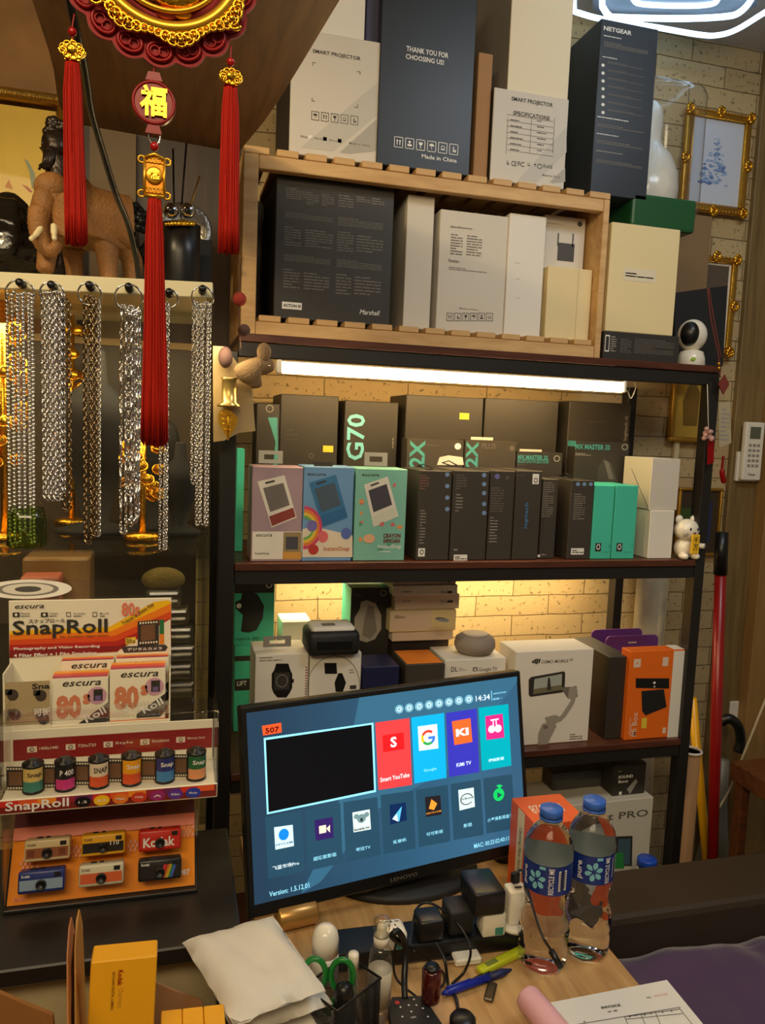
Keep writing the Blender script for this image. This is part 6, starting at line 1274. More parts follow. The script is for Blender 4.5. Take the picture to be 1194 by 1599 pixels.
for (u0_, v0_) in ((.05, .28), (.30, .34), (.62, .34), (.90, .42)):
    for i in range(8):
        for j in range(3):
            if (i+j) % 2: b.mrect(KF, bw*(u0_+i*.012), bh*(v0_+j*.035), bw*(u0_+(i+1)*.012), bh*(v0_+(j+1)*.035), CHK, .001)
b.mtext(KF, 'Kodak', .008, .004, .022, .009, M('orange_red_print'), h=.001); b.mtext(KF, '1987', bw*.9, bh*.09, bw*.97, bh*.14, WTX, h=.001)
b.build('display_board', kc)
cams = [(79, 1324, (216, 196, 150), (150, 90, 60), 'beige retro toy camera with a brown check panel, rear left in the orange case'), (164, 1316, (232, 172, 30), (30, 28, 26), 'yellow toy camera with a black band, rear middle in the orange case'), (250, 1309, (206, 44, 32), (206, 44, 32), 'red toy camera with white lettering, rear right in the orange case'),
        (70, 1372, (34, 48, 110), (130, 150, 170), 'navy blue toy camera with a silver band, front left in the orange case'), (161, 1362, (196, 188, 160), (196, 90, 50), 'silver beige toy camera with an orange stripe, front middle in the orange case'), (250, 1354, (30, 28, 28), (30, 28, 28), 'black toy camera with a rainbow panel, front right in the orange case')]
for i, (x, y, c1, c2, lab) in enumerate(cams):
    u, v = KF.uv(x, y); cw, ch, cd = .054, .026, .020; base_ = KF.at(u-cw/2, v-ch*.45, .0012); upv = Vector((0, .28, .96)).normalized(); fr = XA.cross(upv)
    if i == 5: pass
    t = empty('toy_camera', KF.at(u, v-ch*.45, .0012), lab, 'camera'); m1, m2 = M('toy_%d_a' % i, c1, .3), M('toy_%d_b' % i, c2, .35)
    yo = KF.N*0; O = base_+fr*.0+KF.N*0; fa = Face(O+fr*cd+KF.N*.006, XA, upv)
    b = MB(); b.obox(fa.O-fr*cd, XA, fr, upv, cw, cd, ch, m1, .0025, True); b.build('body', t)
    f2 = Face(fa.O, XA, upv); b = MB(); b.mrect(f2, .002, .004, cw-.002, ch*.62, m2, .0004)
    if i == 5:
        for k, cc_ in enumerate(((60, 80, 180), (60, 160, 90), (236, 200, 60), (226, 110, 40), (200, 50, 50))): b.dpoly(f2, [(cw*(.62-.05*k)+.004, .003), (cw*(.62-.05*k)+.009, .003), (cw*(.72-.05*k)+.009, ch-.007), (cw*(.72-.05*k)+.004, ch-.007)], M('toy_rainbow_%d' % k, cc_, .4), .0006, px=False)
    if i == 2: b.mtext(f2, 'Kodak', .006, .005, cw-.008, .017, WTX, h=.0008, bold=.03)
    if i == 1: b.mtext(f2, '110', cw*.66, .012, cw*.86, .018, WTX, h=.0008)
    if i == 0:
        b.mrect(f2, .004, .006, .012, .014, M('toy_brown', (120, 60, 36), .4), .0006); b.mrect(f2, cw-.013, .006, cw-.005, .014, M('toy_brown'), .0006)
    b.mrect(f2, cw*.78, ch*.68, cw*.92, ch*.88, BP, .0006); b.mtext(f2, 'Kodak', .004, ch*.74, .014, ch*.86, DKTX if i not in (3, 5) else WTX, h=.0006) if i != 2 else None
    b.build('front_panel', t); b = MB(); b.lathe(f2.at(cw*.5, ch*.36, .0004), [(.0065, 0), (.006, .003), (.0045, .003), (.004, .0015)], BP, 24, axis=fr); b.build('lens', t)
    b = MB(); b.obox(f2.at(cw*.25, ch+.0002)-fr*.012, XA, fr, upv, .007, .004, .0015, BP, .0004); b.obox(f2.at(cw*.45, ch+.0002)-fr*.012, XA, fr, upv, .005, .004, .0015, BP, .0004); b.build('shutter_button', t)

# SnapRoll counter display, on top of the case
yf = .972; tz = kzt+.0025
xs0 = PY(-6, 1250, yf).x; xs1 = PY(339, 1240, yf).x
sd = empty('counter_display', ((xs0+xs1)/2, yf+.08, tz), 'white cardboard counter display headed with film roll lettering above a clear tray of mini cameras', 'display stand')
WD = M('display_white_card', (232, 224, 200), .5)
ztt = PY(170, 1122, yf).z
# tray: stepped white card base, sloped floor, front lip strip
lipz = PY(170, 1237, yf).z
b = MB(); b.box(xs0, xs1, yf, yf+.12, tz, tz+.003, WD, .001); b.box(xs0, xs1, yf, yf+.003, tz+.003, lipz, WD, .0005)
Ff = Face((xs0, yf, tz), XA, ZA); hl = lipz-tz
GRAD = [(210, 50, 36), (226, 90, 40), (236, 140, 40), (150, 40, 60), (110, 40, 90)]
b.mrect(Ff, .001, .002, xs1-xs0-.001, hl-.001, M('maroon_strip_print', (120, 34, 30), .4), .0004)
sc_w = (xs1-xs0-.008)/12
for k in range(12): b.mrect(Ff, .004+k*sc_w, hl*.55, .004+(k+1)*sc_w, hl-.001, M('strip_print_%d' % (k % 5), GRAD[k % 5], .4), .0005)
b.mtext(Ff, 'SnapRoll', .010, .002, .082, hl-.002, WTX, h=.0009, bold=.02)
for k, cc_ in enumerate(((20, 20, 20), (240, 190, 30), (226, 120, 40), (200, 60, 40), (150, 40, 110), (90, 50, 150), (40, 60, 170))):
    u = .098+k*(xs1-xs0-.115)/6.6; b.add([Ff.at(u+.0095*math.cos(t_*PI/10), hl*.5+hl*.36*math.sin(t_*PI/10), .0010) for t_ in range(20)], [tuple(range(20))], M('oval_print_%d' % k, cc_, .4)); b.mtext(Ff, ('1.2', '0.5', 'Mini', '720p', 'A', 'Film', 'Photo')[k], u-.005, hl*.5-.0015, u+.005, hl*.5+.0015, WTX, h=.0014)
b.build('tray_base', sd)
yst = yf+.034
b = MB(); zst = PY(170, 1205, yst).z; b.box(xs0+.002, xs1-.002, yf+.005, yst+.05, tz+.0035, tz+.012, WD, .001); b.build('tray_step', sd)
# back panel of the tray with red banner
yb2 = yf+.088; zb1 = PY(170, 1178, yb2).z; zb3 = PY(170, 1146, yb2).z; Fb2 = Face((xs0+.002, yb2, tz+.012), XA, ZA); wB = xs1-xs0-.004
b = MB(); b.box(xs0+.002, xs1-.002, yb2, yb2+.002, tz+.0125, zb3+.012, WD, .0005)
v0, v1 = zb1-(tz+.012), zb3-(tz+.012); b.mrect(Fb2, .001, v0, wB-.001, v1, M('maroon_banner_print', (140, 30, 28), .4), .0005)
for k in range(5):
    u = .018+k*(wB-.02)/5; c = Fb2; vm = (v0+v1)/2; b.mrect(Fb2, u, vm-.004, u+.012, vm+.004, PKW, .0008); b.ring(Fb2.at(u+.006, vm, .0010), .0025, .0005, DKTX, n=14, m=4); b.mtext(Fb2, ('1440x1440', '720x720', 'Style', 'Simulation', 'Memory Card')[k], u+.015, vm-.0015, u+.038, vm+.003, PKW, h=.0009)
b.build('tray_banner', sd)
# acrylic cover
b = MB(); zc_ = PY(170, 1122, yf).z; b.box(xs0, xs1, yf+.0035, yf+.005, lipz-.004, zc_, ACR, 0); b.box(xs0, xs0+.0015, yf+.005, yb2, tz+.014, zc_, ACR, 0); b.box(xs1-.0015, xs1, yf+.005, yb2, tz+.014, zc_, ACR, 0); b.box(xs0, xs1, yf+.0035, yf+.05, zc_, zc_+.0015, ACR, 0)
b.build('acrylic_cover', sd)
b = MB()
for zq in (zc_, lipz-.003):
    b.tube([Vector((xs0, yf+.004, zq)), Vector((xs1, yf+.004, zq))], .0008, clear('acrylic_edge', .6, (.9, .9, .85), .1) if 'acrylic_edge' not in MATS else MATS['acrylic_edge'], 6)
for xq in (xs0, xs1): b.tube([Vector((xq, yf+.004, tz+.01)), Vector((xq, yf+.004, zc_))], .0008, MATS['acrylic_edge'], 6)
b.build('acrylic_edges', sd)
# carton tray holding the small boxes (behind), with tall header card
yh = yf+.148
hx0, hx1 = PY(14, 985, yh).x, PY(267, 985, yh).x; hz1 = PY(140, 936, yh).z
b = MB(); b.box(hx0, hx1, yh, yh+.003, tz, hz1, WD, .0006); HF = Face((hx0, yh, tz), XA, ZA)
D_ = lambda pts, m, h=.0005: b.dpoly(HF, pts, m, h)
D_([(15, 985), (170, 979), (240, 940), (262, 937), (267, 940), (267, 1010), (15, 1027)], M('header_yellow', (244, 190, 24), .4), .0005)
D_([(15, 991), (172, 986), (267, 942), (267, 1010), (15, 1027)], M('header_orange', (236, 128, 30), .4), .0007)
D_([(15, 999), (178, 993), (267, 954), (267, 1010), (15, 1027)], M('header_red_orange', (214, 78, 30), .4), .0009)
D_([(15, 1007), (182, 1001), (267, 964), (267, 1012), (15, 1027)], M('header_red', (176, 40, 30), .4), .0011)
D_([(15, 1015), (186, 1008), (205, 1000), (205, 1015), (15, 1027)], M('header_maroon', (130, 30, 30), .4), .0012)
D_([(186, 1015), (266, 966), (267, 1022), (180, 1022)], WD, .0013)
H = lambda s_, x0, y0, x1, y1, m, **k: b.dtext(HF, s_, x0, y0, x1, y1, m, h=.0018, **k)
H('SnapRoll', 20, 965, 168, 998, BLK, bold=.02); H('escura', 22, 944, 68, 950, BLK, slant=.5, bold=.01); H('スナップロール', 45, 965, 102, 973, BLK, bold=.02)
H('Film Simulation Digital Camera', 94, 990, 170, 996, BLK); H('Photography and Video Recording', 22, 1006, 156, 1016, WTX, bold=.02); H('4 Filter Effect + 1 Film Simulation', 22, 1016, 151, 1026, WTX, bold=.02)
H('80s', 190, 940, 218, 962, M('pale_red_print', (220, 120, 90), .5), bold=.03)
for k, (x, s_) in enumerate(((20, 'Photo'), (64, 'Video'), (102, 'Film Simulation'), (143, 'Micro SD'))):
    b.drect(HF, x, 956, x+11, 963, BLK, .0015) if k < 2 else b.dring(HF, x+5, 959, 5, 5, .25, BLK, .0015, 4, PI/4, PI/4+2*PI)
    b.ddisc(HF, x+5.5, 959.5, 2.2, 2.2, WD, .0019) if k < 2 else None; H(s_, x+13, 956, x+13+(14 if k != 2 else 18), 959, DKTX); b.dlines(HF, x+13, 960, x+31, 963, 1, DKTX, h=.0016)
# tilted tribute line
u0, v0 = HF.uv(193, 976); u1, v1 = HF.uv(241, 945); dv = Vector((u1-u0, v1-v0)); ln_ = dv.length; dv.normalize()
TF = Face(HF.at(u0, v0, 0), HF.U*dv.x+HF.V*dv.y, -HF.U*dv.y+HF.V*dv.x); b.mtext(TF, 'Tribute to 35mm Film', 0, 0, ln_, .0055, BLK, h=.002)
D_([(215, 970), (248, 967), (248, 1006), (215, 1009)], BLK, .0018)
for k in range(7): b.drect(HF, 218+k*4.2, 971-.3*k, 220.5+k*4.2, 974-.3*k, WD, .0022); b.drect(HF, 218+k*4.2, 1002-.3*k, 220.5+k*4.2, 1005-.3*k, WD, .0022)
D_([(220, 976), (242, 974), (242, 998), (220, 1001)], M('sepia_print', (112, 80, 56), .4), .0021)
D_([(249, 967), (256, 967), (256, 1005), (249, 1006)], M('film_green_print', (40, 110, 60), .4), .0018); D_([(249, 990), (256, 989), (256, 1005), (249, 1006)], M('film_orange_print', (220, 130, 40), .4), .002)
D_([(190, 1012), (194, 1009), (258, 1006), (262, 1010), (258, 1016), (194, 1019)], DKTX, .0018); b.dtext(HF, 'デジタルカメラ', 199, 1009, 253, 1016, WTX, h=.0024, bold=.02); D_([(196, 996), (212, 994), (212, 1003), (196, 1006)], YEL, .0018); b.dlines(HF, 197, 996, 211, 1004, 3, BLK, h=.0022)
b.build('header_card', sd)
yb4 = yf+.095; lx0 = PY(7, 1100, yb4).x
b = MB(); ztp2 = PY(60, 1064, yb4).z; b.box(lx0, PY(79, 1100, yb4).x, yb4, yb4+.002, tz+.0005, ztp2, WD, .0005); b.box(PY(79, 1100, yb4).x, hx1, yb4, yb4+.002, tz+.0005, PY(170, 1128, yb4).z, WD, .0005)
b.box(lx0-.002, lx0, yb4, yh-.001, tz+.0005, ztp2+.012, WD, .0005); b.box(hx1-.002, hx1, yb4+.003, yh-.001, tz+.0005, ztp2, WD, .0005)
FF = Face((lx0, yb4, tz), XA, ZA); b.drect(FF, 8, 1064, 78, 1131, M('photo_print_beige', (170, 150, 112), .5), .0006); b.dtext(FF, 'Sna', 50, 1066, 78, 1076, BLK, h=.0012, bold=.03); b.dtext(FF, '可拆', 53, 1104, 79, 1118, WTX, h=.0012, bold=.03)
for (x, y) in ((20, 1085), (24, 1116), (64, 1086), (68, 1122)): b.ddisc(FF, x, y, 9, 9, M('blurry_camera_print', (66, 56, 46), .5), .0009); b.drect(FF, x-12, y-9, x-1, y, M('blurry_camera_print'), .0009)
b.build('carton_tray', sd)
# small 80s boxes
def smallbox(x0, x1, yt, Y, lab, dep=.03):
    A_ = PY(x0, 1100, Y); B_ = PY(x1, 1100, Y); zt_ = PY((x0+x1)/2, yt, Y).z; b = MB(); b.box(A_.x, B_.x, Y, Y+dep, tz+.001, zt_, WD, .001); f = Face((A_.x, Y, tz), XA, ZA); w_ = B_.x-A_.x; hh_ = zt_-tz; tp = Face((A_.x, Y, zt_), XA, YA)
    for k, cc_ in enumerate(((170, 60, 90), (226, 90, 50), (240, 160, 50))): b.mrect(tp, .001, dep*(k/3), w_-.001, dep*((k+1)/3), M('box_top_print_%d' % k, cc_, .4), .0004)
    S1 = w_; b.mtext(f, 'escura', w_*.18, hh_-w_*.16, w_*.86, hh_-w_*.07, BLK, slant=.4, h=.0006); PR = M('copper_print', (206, 126, 90), .4)
    b.mtext(f, '80', w_*.08, hh_-w_*.78, w_*.52, hh_-w_*.32, PR, h=.0007, bold=.05); b.mtext(f, 's', w_*.55, hh_-w_*.52, w_*.68, hh_-w_*.32, PR, h=.0007, bold=.05)
    b.add([f.at(w_*.80+w_*.17*math.cos(t_*PI/12), hh_-w_*.36+w_*.17*math.sin(t_*PI/12), .0007) for t_ in range(24)], [tuple(range(24))], M('lilac_disc_print', (196, 150, 170), .4)); b.mrect(f, w_*.74, hh_-w_*.46, w_*.90, hh_-w_*.24, BLK, .001); b.mrect(f, w_*.77, hh_-w_*.45, w_*.87, hh_-w_*.36, M('violet_patch', (110, 90, 140), .4), .0013)
    b.dpoly(f, [(w_*.48, hh_-w_*.88), (w_, hh_-w_*.50), (w_, hh_-w_*.86), (w_*.9, hh_-w_*.95), (w_*.48, hh_-w_*.95)], BLK, .0009, px=False)
    tf = Face(f.at(w_*.62, hh_-w_*.88, 0), (XA*.82+ZA*.42), (ZA*.82-XA*.42)); b.mtext(tf, 'Roll', 0, 0, w_*.40, w_*.14, WTX, h=.0014, bold=.02)
    b.mrect(f, 0, hh_*.0+.001, w_, max(.002, hh_-w_*.98), M('box_lower_orange', (226, 120, 40), .4), .0008)
    b.build('film_camera_box', label=lab, cat='box')
smallbox(95, 178, 1031, yh-.018, 'white film camera box in the rear row, left one', .016); smallbox(180, 263, 1027, yh-.018, 'white film camera box in the rear row, right one', .016)
smallbox(80, 169, 1058, yb4+.0035, 'white film camera box in the front row, left one, lower than its neighbour', .03); smallbox(171, 258, 1044, yb4+.0035, 'white film camera box in the front row, right one, leaning out a little higher', .03)
# mini film canister cameras on the step
CAN = [('cream_yellow', (214, 186, 110), (60, 130, 120), 'Snap', 'cream, teal and red'), ('magenta', (26, 26, 26), (200, 50, 130), 'P 400', 'black and magenta'), ('orange_red', (222, 206, 180), (214, 84, 40), 'SNAP', 'white and orange red'), ('amber', (232, 160, 30), (210, 80, 40), 'Snap', 'amber and orange'), ('blue', (34, 50, 120), (60, 130, 190), 'Snap', 'dark blue'), ('green', (40, 100, 60), (222, 150, 100), 'Snap', 'green and peach')]
cpx = [(52, 1187), (102, 1183), (154, 1179), (205, 1174), (257, 1171), (306, 1168)]
for i, ((x, y), (nm, ca, cb_, tx, dsc)) in enumerate(zip(cpx, CAN)):
    p = PY(x, y+50, yf+.035); c = Vector((p.x, yf+.035, tz+.0126)); rr = .0125; hh_ = PY(x, y+4, yf+.035).z-c.z
    t = empty('canister_camera', c, dsc+' film canister mini camera with a film tongue in the clear tray', 'mini camera')
    b = MB(); b.lathe(c, [(rr*1.04, 0), (rr*1.04, .003), (rr, .0032), (rr, hh_-.0032), (rr*1.04, hh_-.003), (rr*1.04, hh_), (rr*.5, hh_+.0002), (rr*.5, hh_+.004), (rr*.35, hh_+.0045)], BP, 32); b.build('canister', t)
    b = MB(); N = 14; a0_ = -PI*.80; a1_ = -PI*.12; vs = []
    for k in range(N+1):
        a = a0_+(a1_-a0_)*k/N
        for zq in (.0034, hh_*.45, hh_-.0034): vs.append(c+Vector(((rr+.0003)*math.cos(a), (rr+.0003)*math.sin(a), zq)))
    b.add(vs, [(3*k, 3*k+3, 3*k+4, 3*k+1) for k in range(N)], M('can_%s_lower' % nm, cb_, .35), True); b.add(vs, [(3*k+1, 3*k+4, 3*k+5, 3*k+2) for k in range(N)], M('can_%s_upper' % nm, ca, .35), True)
    g, f_ = text_geo(tx, .02); vs = []
    for a_, b_2 in g: an = -PI*.62+(a_)*PI*.42; vs.append(c+Vector(((rr+.0007)*math.cos(an), (rr+.0007)*math.sin(an), hh_*.58+b_2*hh_*.2)))
    b.add(vs, f_, WTX if i not in (0, 2) else BLK); b.build('paper_wrap', t)
    b = MB(); fw = .022; fh = hh_*.82; tf = Face(c+Vector((-rr-fw+.003, .003, hh_*.06)), Vector((1, -.18, 0)), ZA); b.obox(tf.O, tf.U, -tf.N, ZA, fw, .001, fh, BLK, 0)
    for k in range(6): b.mrect(tf, .0012+k*.0034, .0012, .0032+k*.0034, .0035, WD, .0004); b.mrect(tf, .0012+k*.0034, fh-.0035, .0032+k*.0034, fh-.0012, WD, .0004)
    b.mrect(tf, .003, .006, fw-.003, fh-.006, M('sepia_print'), .0004); b.build('film_tongue', t)
# clear containers stacked behind to the right, and clear lid with a flat ringed white oval
for k in range(6):
    y0 = 925+k*29; p0 = PY(262, y0, 1.12+.0); x1p = 283+min(k, 2)*10+(k % 2)*3; p1_ = PY(x1p, y0, 1.10); zz_ = p0.z; 
    if zz_-.026 < KZ: break
    b = MB(); b.box(p0.x-.03, p1_.x, 1.127, 1.157, zz_-.024, zz_, PLASTC, .005); b.tube([Vector((p0.x-.03, 1.128, zz_)), Vector((p1_.x-.004, 1.128, zz_)), Vector((p1_.x-.002, 1.155, zz_))], .0012, PLASTC, 6)
    b.build('clear_container', label='clear plastic container, %s of the stack beside the counter display' % ('topmost', 'second from the top', 'third from the top', 'fourth from the top', 'fifth from the top', 'lowest')[k], cat='container')
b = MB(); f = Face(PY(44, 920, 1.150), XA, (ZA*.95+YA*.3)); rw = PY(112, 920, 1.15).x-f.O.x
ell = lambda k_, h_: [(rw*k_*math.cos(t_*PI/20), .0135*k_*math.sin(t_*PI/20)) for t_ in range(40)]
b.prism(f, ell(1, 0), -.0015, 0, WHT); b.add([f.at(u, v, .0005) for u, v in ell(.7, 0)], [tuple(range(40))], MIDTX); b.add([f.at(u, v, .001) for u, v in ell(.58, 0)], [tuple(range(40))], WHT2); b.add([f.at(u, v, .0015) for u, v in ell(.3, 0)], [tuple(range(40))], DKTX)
b.build('ringed_oval', label='white oval plaque with grey rings above the counter display header', cat='plaque')
MB().box(-.6, PY(285, 905, 1.128).x, 1.127, 1.130, PY(150, 934, 1.128).z, PY(150, 906, 1.128).z, ACR, .0005).build('acrylic_sheet', label='clear acrylic strip rising behind the counter display header', cat='sheet')

# ================================================================ HANGING FELT ELEPHANT AND LEAF BY THE LEFT POST
FEL = M('felt_tan', (132, 106, 74), .9, bump=.4, bscale=300); FELD = M('felt_plum', (84, 60, 56), .9)
yh_ = 1.33; hk = PY(372, 400, yh_); E2 = lambda x, y, d=0: PY(x, y, yh_+d)
fe = empty('felt_charm', E2(390, 560), 'hanging tan felt elephant charm with red and plum beads by the left post', 'charm')
b = MB(); b.tube(curve([E2(373, 400), E2(374, 440), E2(374, 500), E2(376, 545)]), .0010, M('brown_cord', (90, 60, 40), .8), 6); b.build('cord', fe)
b = MB(); b.ball(E2(374, 467), .0115, M('felt_red', (150, 50, 40), .9), 20); b.build('felt_bead', fe, label='red felt bead'); b = MB(); b.ball(E2(381, 516), .0105, FELD, 20); b.build('felt_bead', fe, label='plum felt bead')
b = MB(); b.ball(E2(352, 558, .01), (.012, .012, .018), FELD, 20); b.build('felt_ear', fe, label='dark plum felt ear')
V = []; Ed = []; Rd = []
a_ = J(E2(384, 566), .027); h1_ = J(E2(402, 572), .019, a_); h2_ = J(E2(418, 572), .014, h1_); J(E2(430, 568), .010, h2_); J(E2(376, 600), .013, a_); l_ = J(E2(400, 596), .013, a_); J(E2(402, 607), .011, l_); J(E2(364, 580), .014, a_)
b = skin('body', V, Ed, Rd, FEL); b.build('felt_body', fe); b = MB(); b.ball(E2(412, 550, -.01), (.012, .006, .016), FEL, 20); b.build('felt_ear', fe); b = MB(); b.ball(E2(420, 571, -.018), .0018, CHR, 8); b.build('bead_eye', fe)
b = MB(); f = Face(PY(0, 0, 1.36)*0+Vector((0, 1.36, 0)), XA, ZA); q = [f.uv(*p_) for p_ in ((332, 540), (350, 541), (362, 556), (388, 590), (394, 612), (398, 668), (399, 673), (372, 676), (350, 688), (333, 690))]
b.prism(f, q, -.002, .001, M('cream_film_bag', (176, 152, 108), .4)); b.build('film_bag', label='cream translucent plastic bag hanging behind the felt elephant charm', cat='bag')
b = MB(); p = PY(357, 632, 1.34); b.lathe(p-ZA*.004, [(.019, 0), (.020, .003), (.013, .008), (.012, .045), (.015, .049)], M('pale_gold_metal', (206, 176, 104), .3, .8), 28)
b.build('bell_charm', label='pale gold bell shaped charm below the felt elephant', cat='charm')
b = MB(); f = Face((0, 1.335, 0), XA, ZA); lf = [(340, 652), (342, 643), (352, 639), (362, 643), (371, 652), (370, 662), (366, 670), (360, 679), (356, 688), (352, 679), (346, 670), (341, 661)]
b.prism(f, [f.uv(*p_) for p_ in lf], -.0015, .0005, GOLDP); b.tube([PY(356, 645, 1.333), PY(356, 684, 1.333)], .0008, GOLD, 6)
for k in range(4):
    for s_ in (-1, 1): b.tube([PY(356, 650+k*8, 1.333), PY(356+s_*(11-k*1.6), 645+k*8, 1.333)], .0005, GOLD, 5)
b.build('gold_leaf_charm', label='gold leaf shaped charm at the end beside the left post', cat='charm')

# ================================================================ RIGHT WALL: FRAMES, REMOTE, BROOMS, LAMP
def pframe(x0, y0, x1, y1, fw, Y, lab, pic, orn_=True):
    A_ = PY(x0, (y0+y1)/2, Y); B_ = PY(x1, (y0+y1)/2, Y); zt_ = PY((x0+x1)/2, y0, Y).z; zb_ = PY((x0+x1)/2, y1, Y).z; w_, h_ = B_.x-A_.x, zt_-zb_; f = Face((A_.x, Y, zb_), XA, ZA)
    t = empty('picture_frame', (A_.x+w_/2, Y, zb_), lab, 'picture frame'); b = MB()
    for (o, u, v, l_) in ((f.at(0, 0), XA, ZA, w_), (f.at(0, h_-fw), XA, ZA, w_)): b.obox(o, u, YA, v, l_, .016, fw, DGOLD, .004, True)
    for o in (f.at(0, fw), f.at(w_-fw, fw)): b.obox(o, XA, YA, ZA, fw, .015, h_-2*fw, DGOLD, .004, True)
    if orn_:
        for (u, v) in ((.006, .006), (w_-.006, .006), (.006, h_-.006), (w_-.006, h_-.006), (w_/2, .003), (w_/2, h_-.003), (.003, h_/2), (w_-.003, h_/2)):
            for k in range(7): a = k*.9; b.ball(f.at(u+.008*math.cos(a), v+.010*math.sin(a), .002), (.0055, .004, .0055), GOLD, 8)
            b.ring(f.at(u, v, .004), .009, .0022, GOLD, n=16, m=6)
        b.tube([f.at(fw, fw, .001), f.at(w_-fw, fw, .001), f.at(w_-fw, h_-fw, .001), f.at(fw, h_-fw, .001)], .0018, GOLD, 6, True)
        n1 = int(w_/.010)
        for k in range(n1): 
            for v in (.004, h_-.004): b.ball(f.at(.006+k*.010, v, .001), (.004, .003, .003), DGOLD, 6)
    b.build('moulding', t); b = MB(); g = Face((A_.x, Y+.008, zb_), XA, ZA); b.obox(g.at(fw-.002, fw-.002), XA, YA, ZA, w_-2*fw+.004, .003, h_-2*fw+.004, pic[0], 0); pic[1](b, g, w_, h_, fw); b.build('picture', t, label=pic[2])
LB = M('pale_blue_picture', (206, 214, 230), .3)
def shipart(b, g, w_, h_, fw):
    bl = (M('ink_blue_a', (130, 160, 206), .4), M('ink_blue_b', (160, 186, 220), .4), M('ink_blue_c', (96, 128, 184), .4)); rr = random.Random(4)
    for k in range(110):
        v = rr.random(); u = (rr.random()-.5)*(1-v)*.55+(rr.random()-.5)*.08; cx, cy = w_/2+u*w_*.9, h_*.28+v*h_*.46; s_ = rr.uniform(.002, .0065)*(1.3-v)
        b.dpoly(g, [(cx-s_*1.6, cy), (cx, cy-s_*.6), (cx+s_*1.6, cy+.2*s_), (cx, cy+s_)], bl[k % 3], .0004+k*.000004, px=False)
pframe(1068, 172, 1170, 332, .019, 1.775, 'ornate gold frame with a pale blue picture high on the brick wall', (LB, shipart, 'pale blue picture'))
def portrait(b, g, w_, h_, fw):
    b.mrect(g, fw+.006, fw+.006, w_-fw-.006, h_-fw-.006, M('portrait_dark', (96, 84, 72), .4), .0004); b.add([g.at(w_/2+.012*math.cos(t_), h_*.6+.016*math.sin(t_), .0008) for t_ in [k*PI/10 for k in range(20)]], [tuple(range(20))], M('portrait_skin', (190, 160, 136), .5)); b.dpoly(g, [(w_*.3, h_*.2), (w_*.7, h_*.2), (w_*.6, h_*.5), (w_*.4, h_*.5)], PKW, .0007, px=False)
pframe(1076, 398, 1148, 552, .017, 1.775, 'ornate gold frame with a small portrait behind the black bag', (WHT, portrait, 'white mounted portrait'))
def goldpic(b, g, w_, h_, fw): b.dpoly(g, [(w_*.35, h_*.2), (w_*.7, h_*.2), (w_*.72, h_*.6), (w_*.5, h_*.8), (w_*.3, h_*.5)], M('dark_gold_paint', (120, 92, 34), .4), .0006, px=False)
pframe(1050, 560, 1112, 691, .014, 1.775, 'gold frame seen below the top board behind the right post', (M('olive_gold_picture', (186, 152, 60), .4), goldpic, None), False)
def darkpic(b, g, w_, h_, fw): b.mrect(g, fw+.004, h_*.3, w_*.5, h_*.7, M('dark_green_paint', (60, 84, 40), .4), .0005); b.mrect(g, w_*.6, h_*.2, w_*.8, h_*.8, M('dark_blue_paint', (40, 50, 90), .4), .0005)
pframe(1058, 762, 1126, 868, .008, 1.775, 'small dark picture frame behind the lucky cat and the right post', (M('dark_picture', (62, 50, 36), .4), darkpic, None), False)
# air conditioner remote in holder
ya = 1.765; x0, x1 = PY(1157, 705, ya).x, PY(1186, 705, ya).x; zt_ = PY(1172, 659, ya).z; zb_ = PY(1165, 752, ya).z; w_ = x1-x0; rmt = empty('remote_control', ((x0+x1)/2, ya, zb_), 'white air conditioner remote in a wall holder on the timber panel', 'remote')
b = MB(); b.box(x0, x1, ya-.012, ya+.004, zb_+.004, zt_, CERW, .004); b.build('body', rmt); f = Face((x0, ya-.012, zb_), XA, ZA); H_ = zt_-zb_
b = MB(); b.mrect(f, w_*.22, H_*.72, w_*.78, H_*.92, M('lcd_grey', (96, 100, 84), .2), .0006); b.build('display', rmt)
b = MB()
for i in range(3):
    for j in range(5): b.obox(f.at(w_*(.2+.22*i), H_*(.25+.085*j)), XA, -YA, ZA, w_*.15, .0015, H_*.045, GREYTX, .0004)
b.mtext(f, 'Haier', w_*.3, H_*.10, w_*.7, H_*.15, DKTX, h=.0005); b.build('buttons', rmt)
MB().box(x0-.004, x1+.004, ya+.005, 1.7815, zb_, zb_+H_*.5, WHT, .002).build('wall_holder', rmt)
# brooms
def pole(x0, y0, x1, y1, Y, r_, m, lab, cap=None):
    A_ = PY(x0, y0, Y); B_ = PY(x1, y1, Y); B_ = A_+(B_-A_)*((A_.z-(ZF+.02))/(A_.z-B_.z)); t = empty('broom_handle', B_, lab, 'broom'); b = MB(); b.tube([A_, B_], r_, m, 20); b.build('handle', t)
    if cap: q_ = A_.lerp(B_, cap); b = MB(); b.tube([A_+(A_-B_).normalized()*.004, q_], r_*1.18, BP, 20); b.build('grip', t)
pole(1126, 834, 1112, 1340, 1.56, .0135, M('red_pole_paint', (150, 24, 24), .3), 'red broom handle with a black grip leaning on the wall', .08)
pole(1080, 1090, 1103, 1340, 1.62, .0115, M('yellow_pole_paint', (236, 176, 20), .3), 'yellow broom handle leaning behind the cardboard tube')
p = PY(1066, 1172, 1.50); x1 = PY(1091, 1180, 1.50).x; r_ = .024; cxx = x1-r_; t = empty('postal_tube', (cxx, 1.50, ZF+.001), 'brown cardboard tube with a white rim standing beside the right post', 'tube')
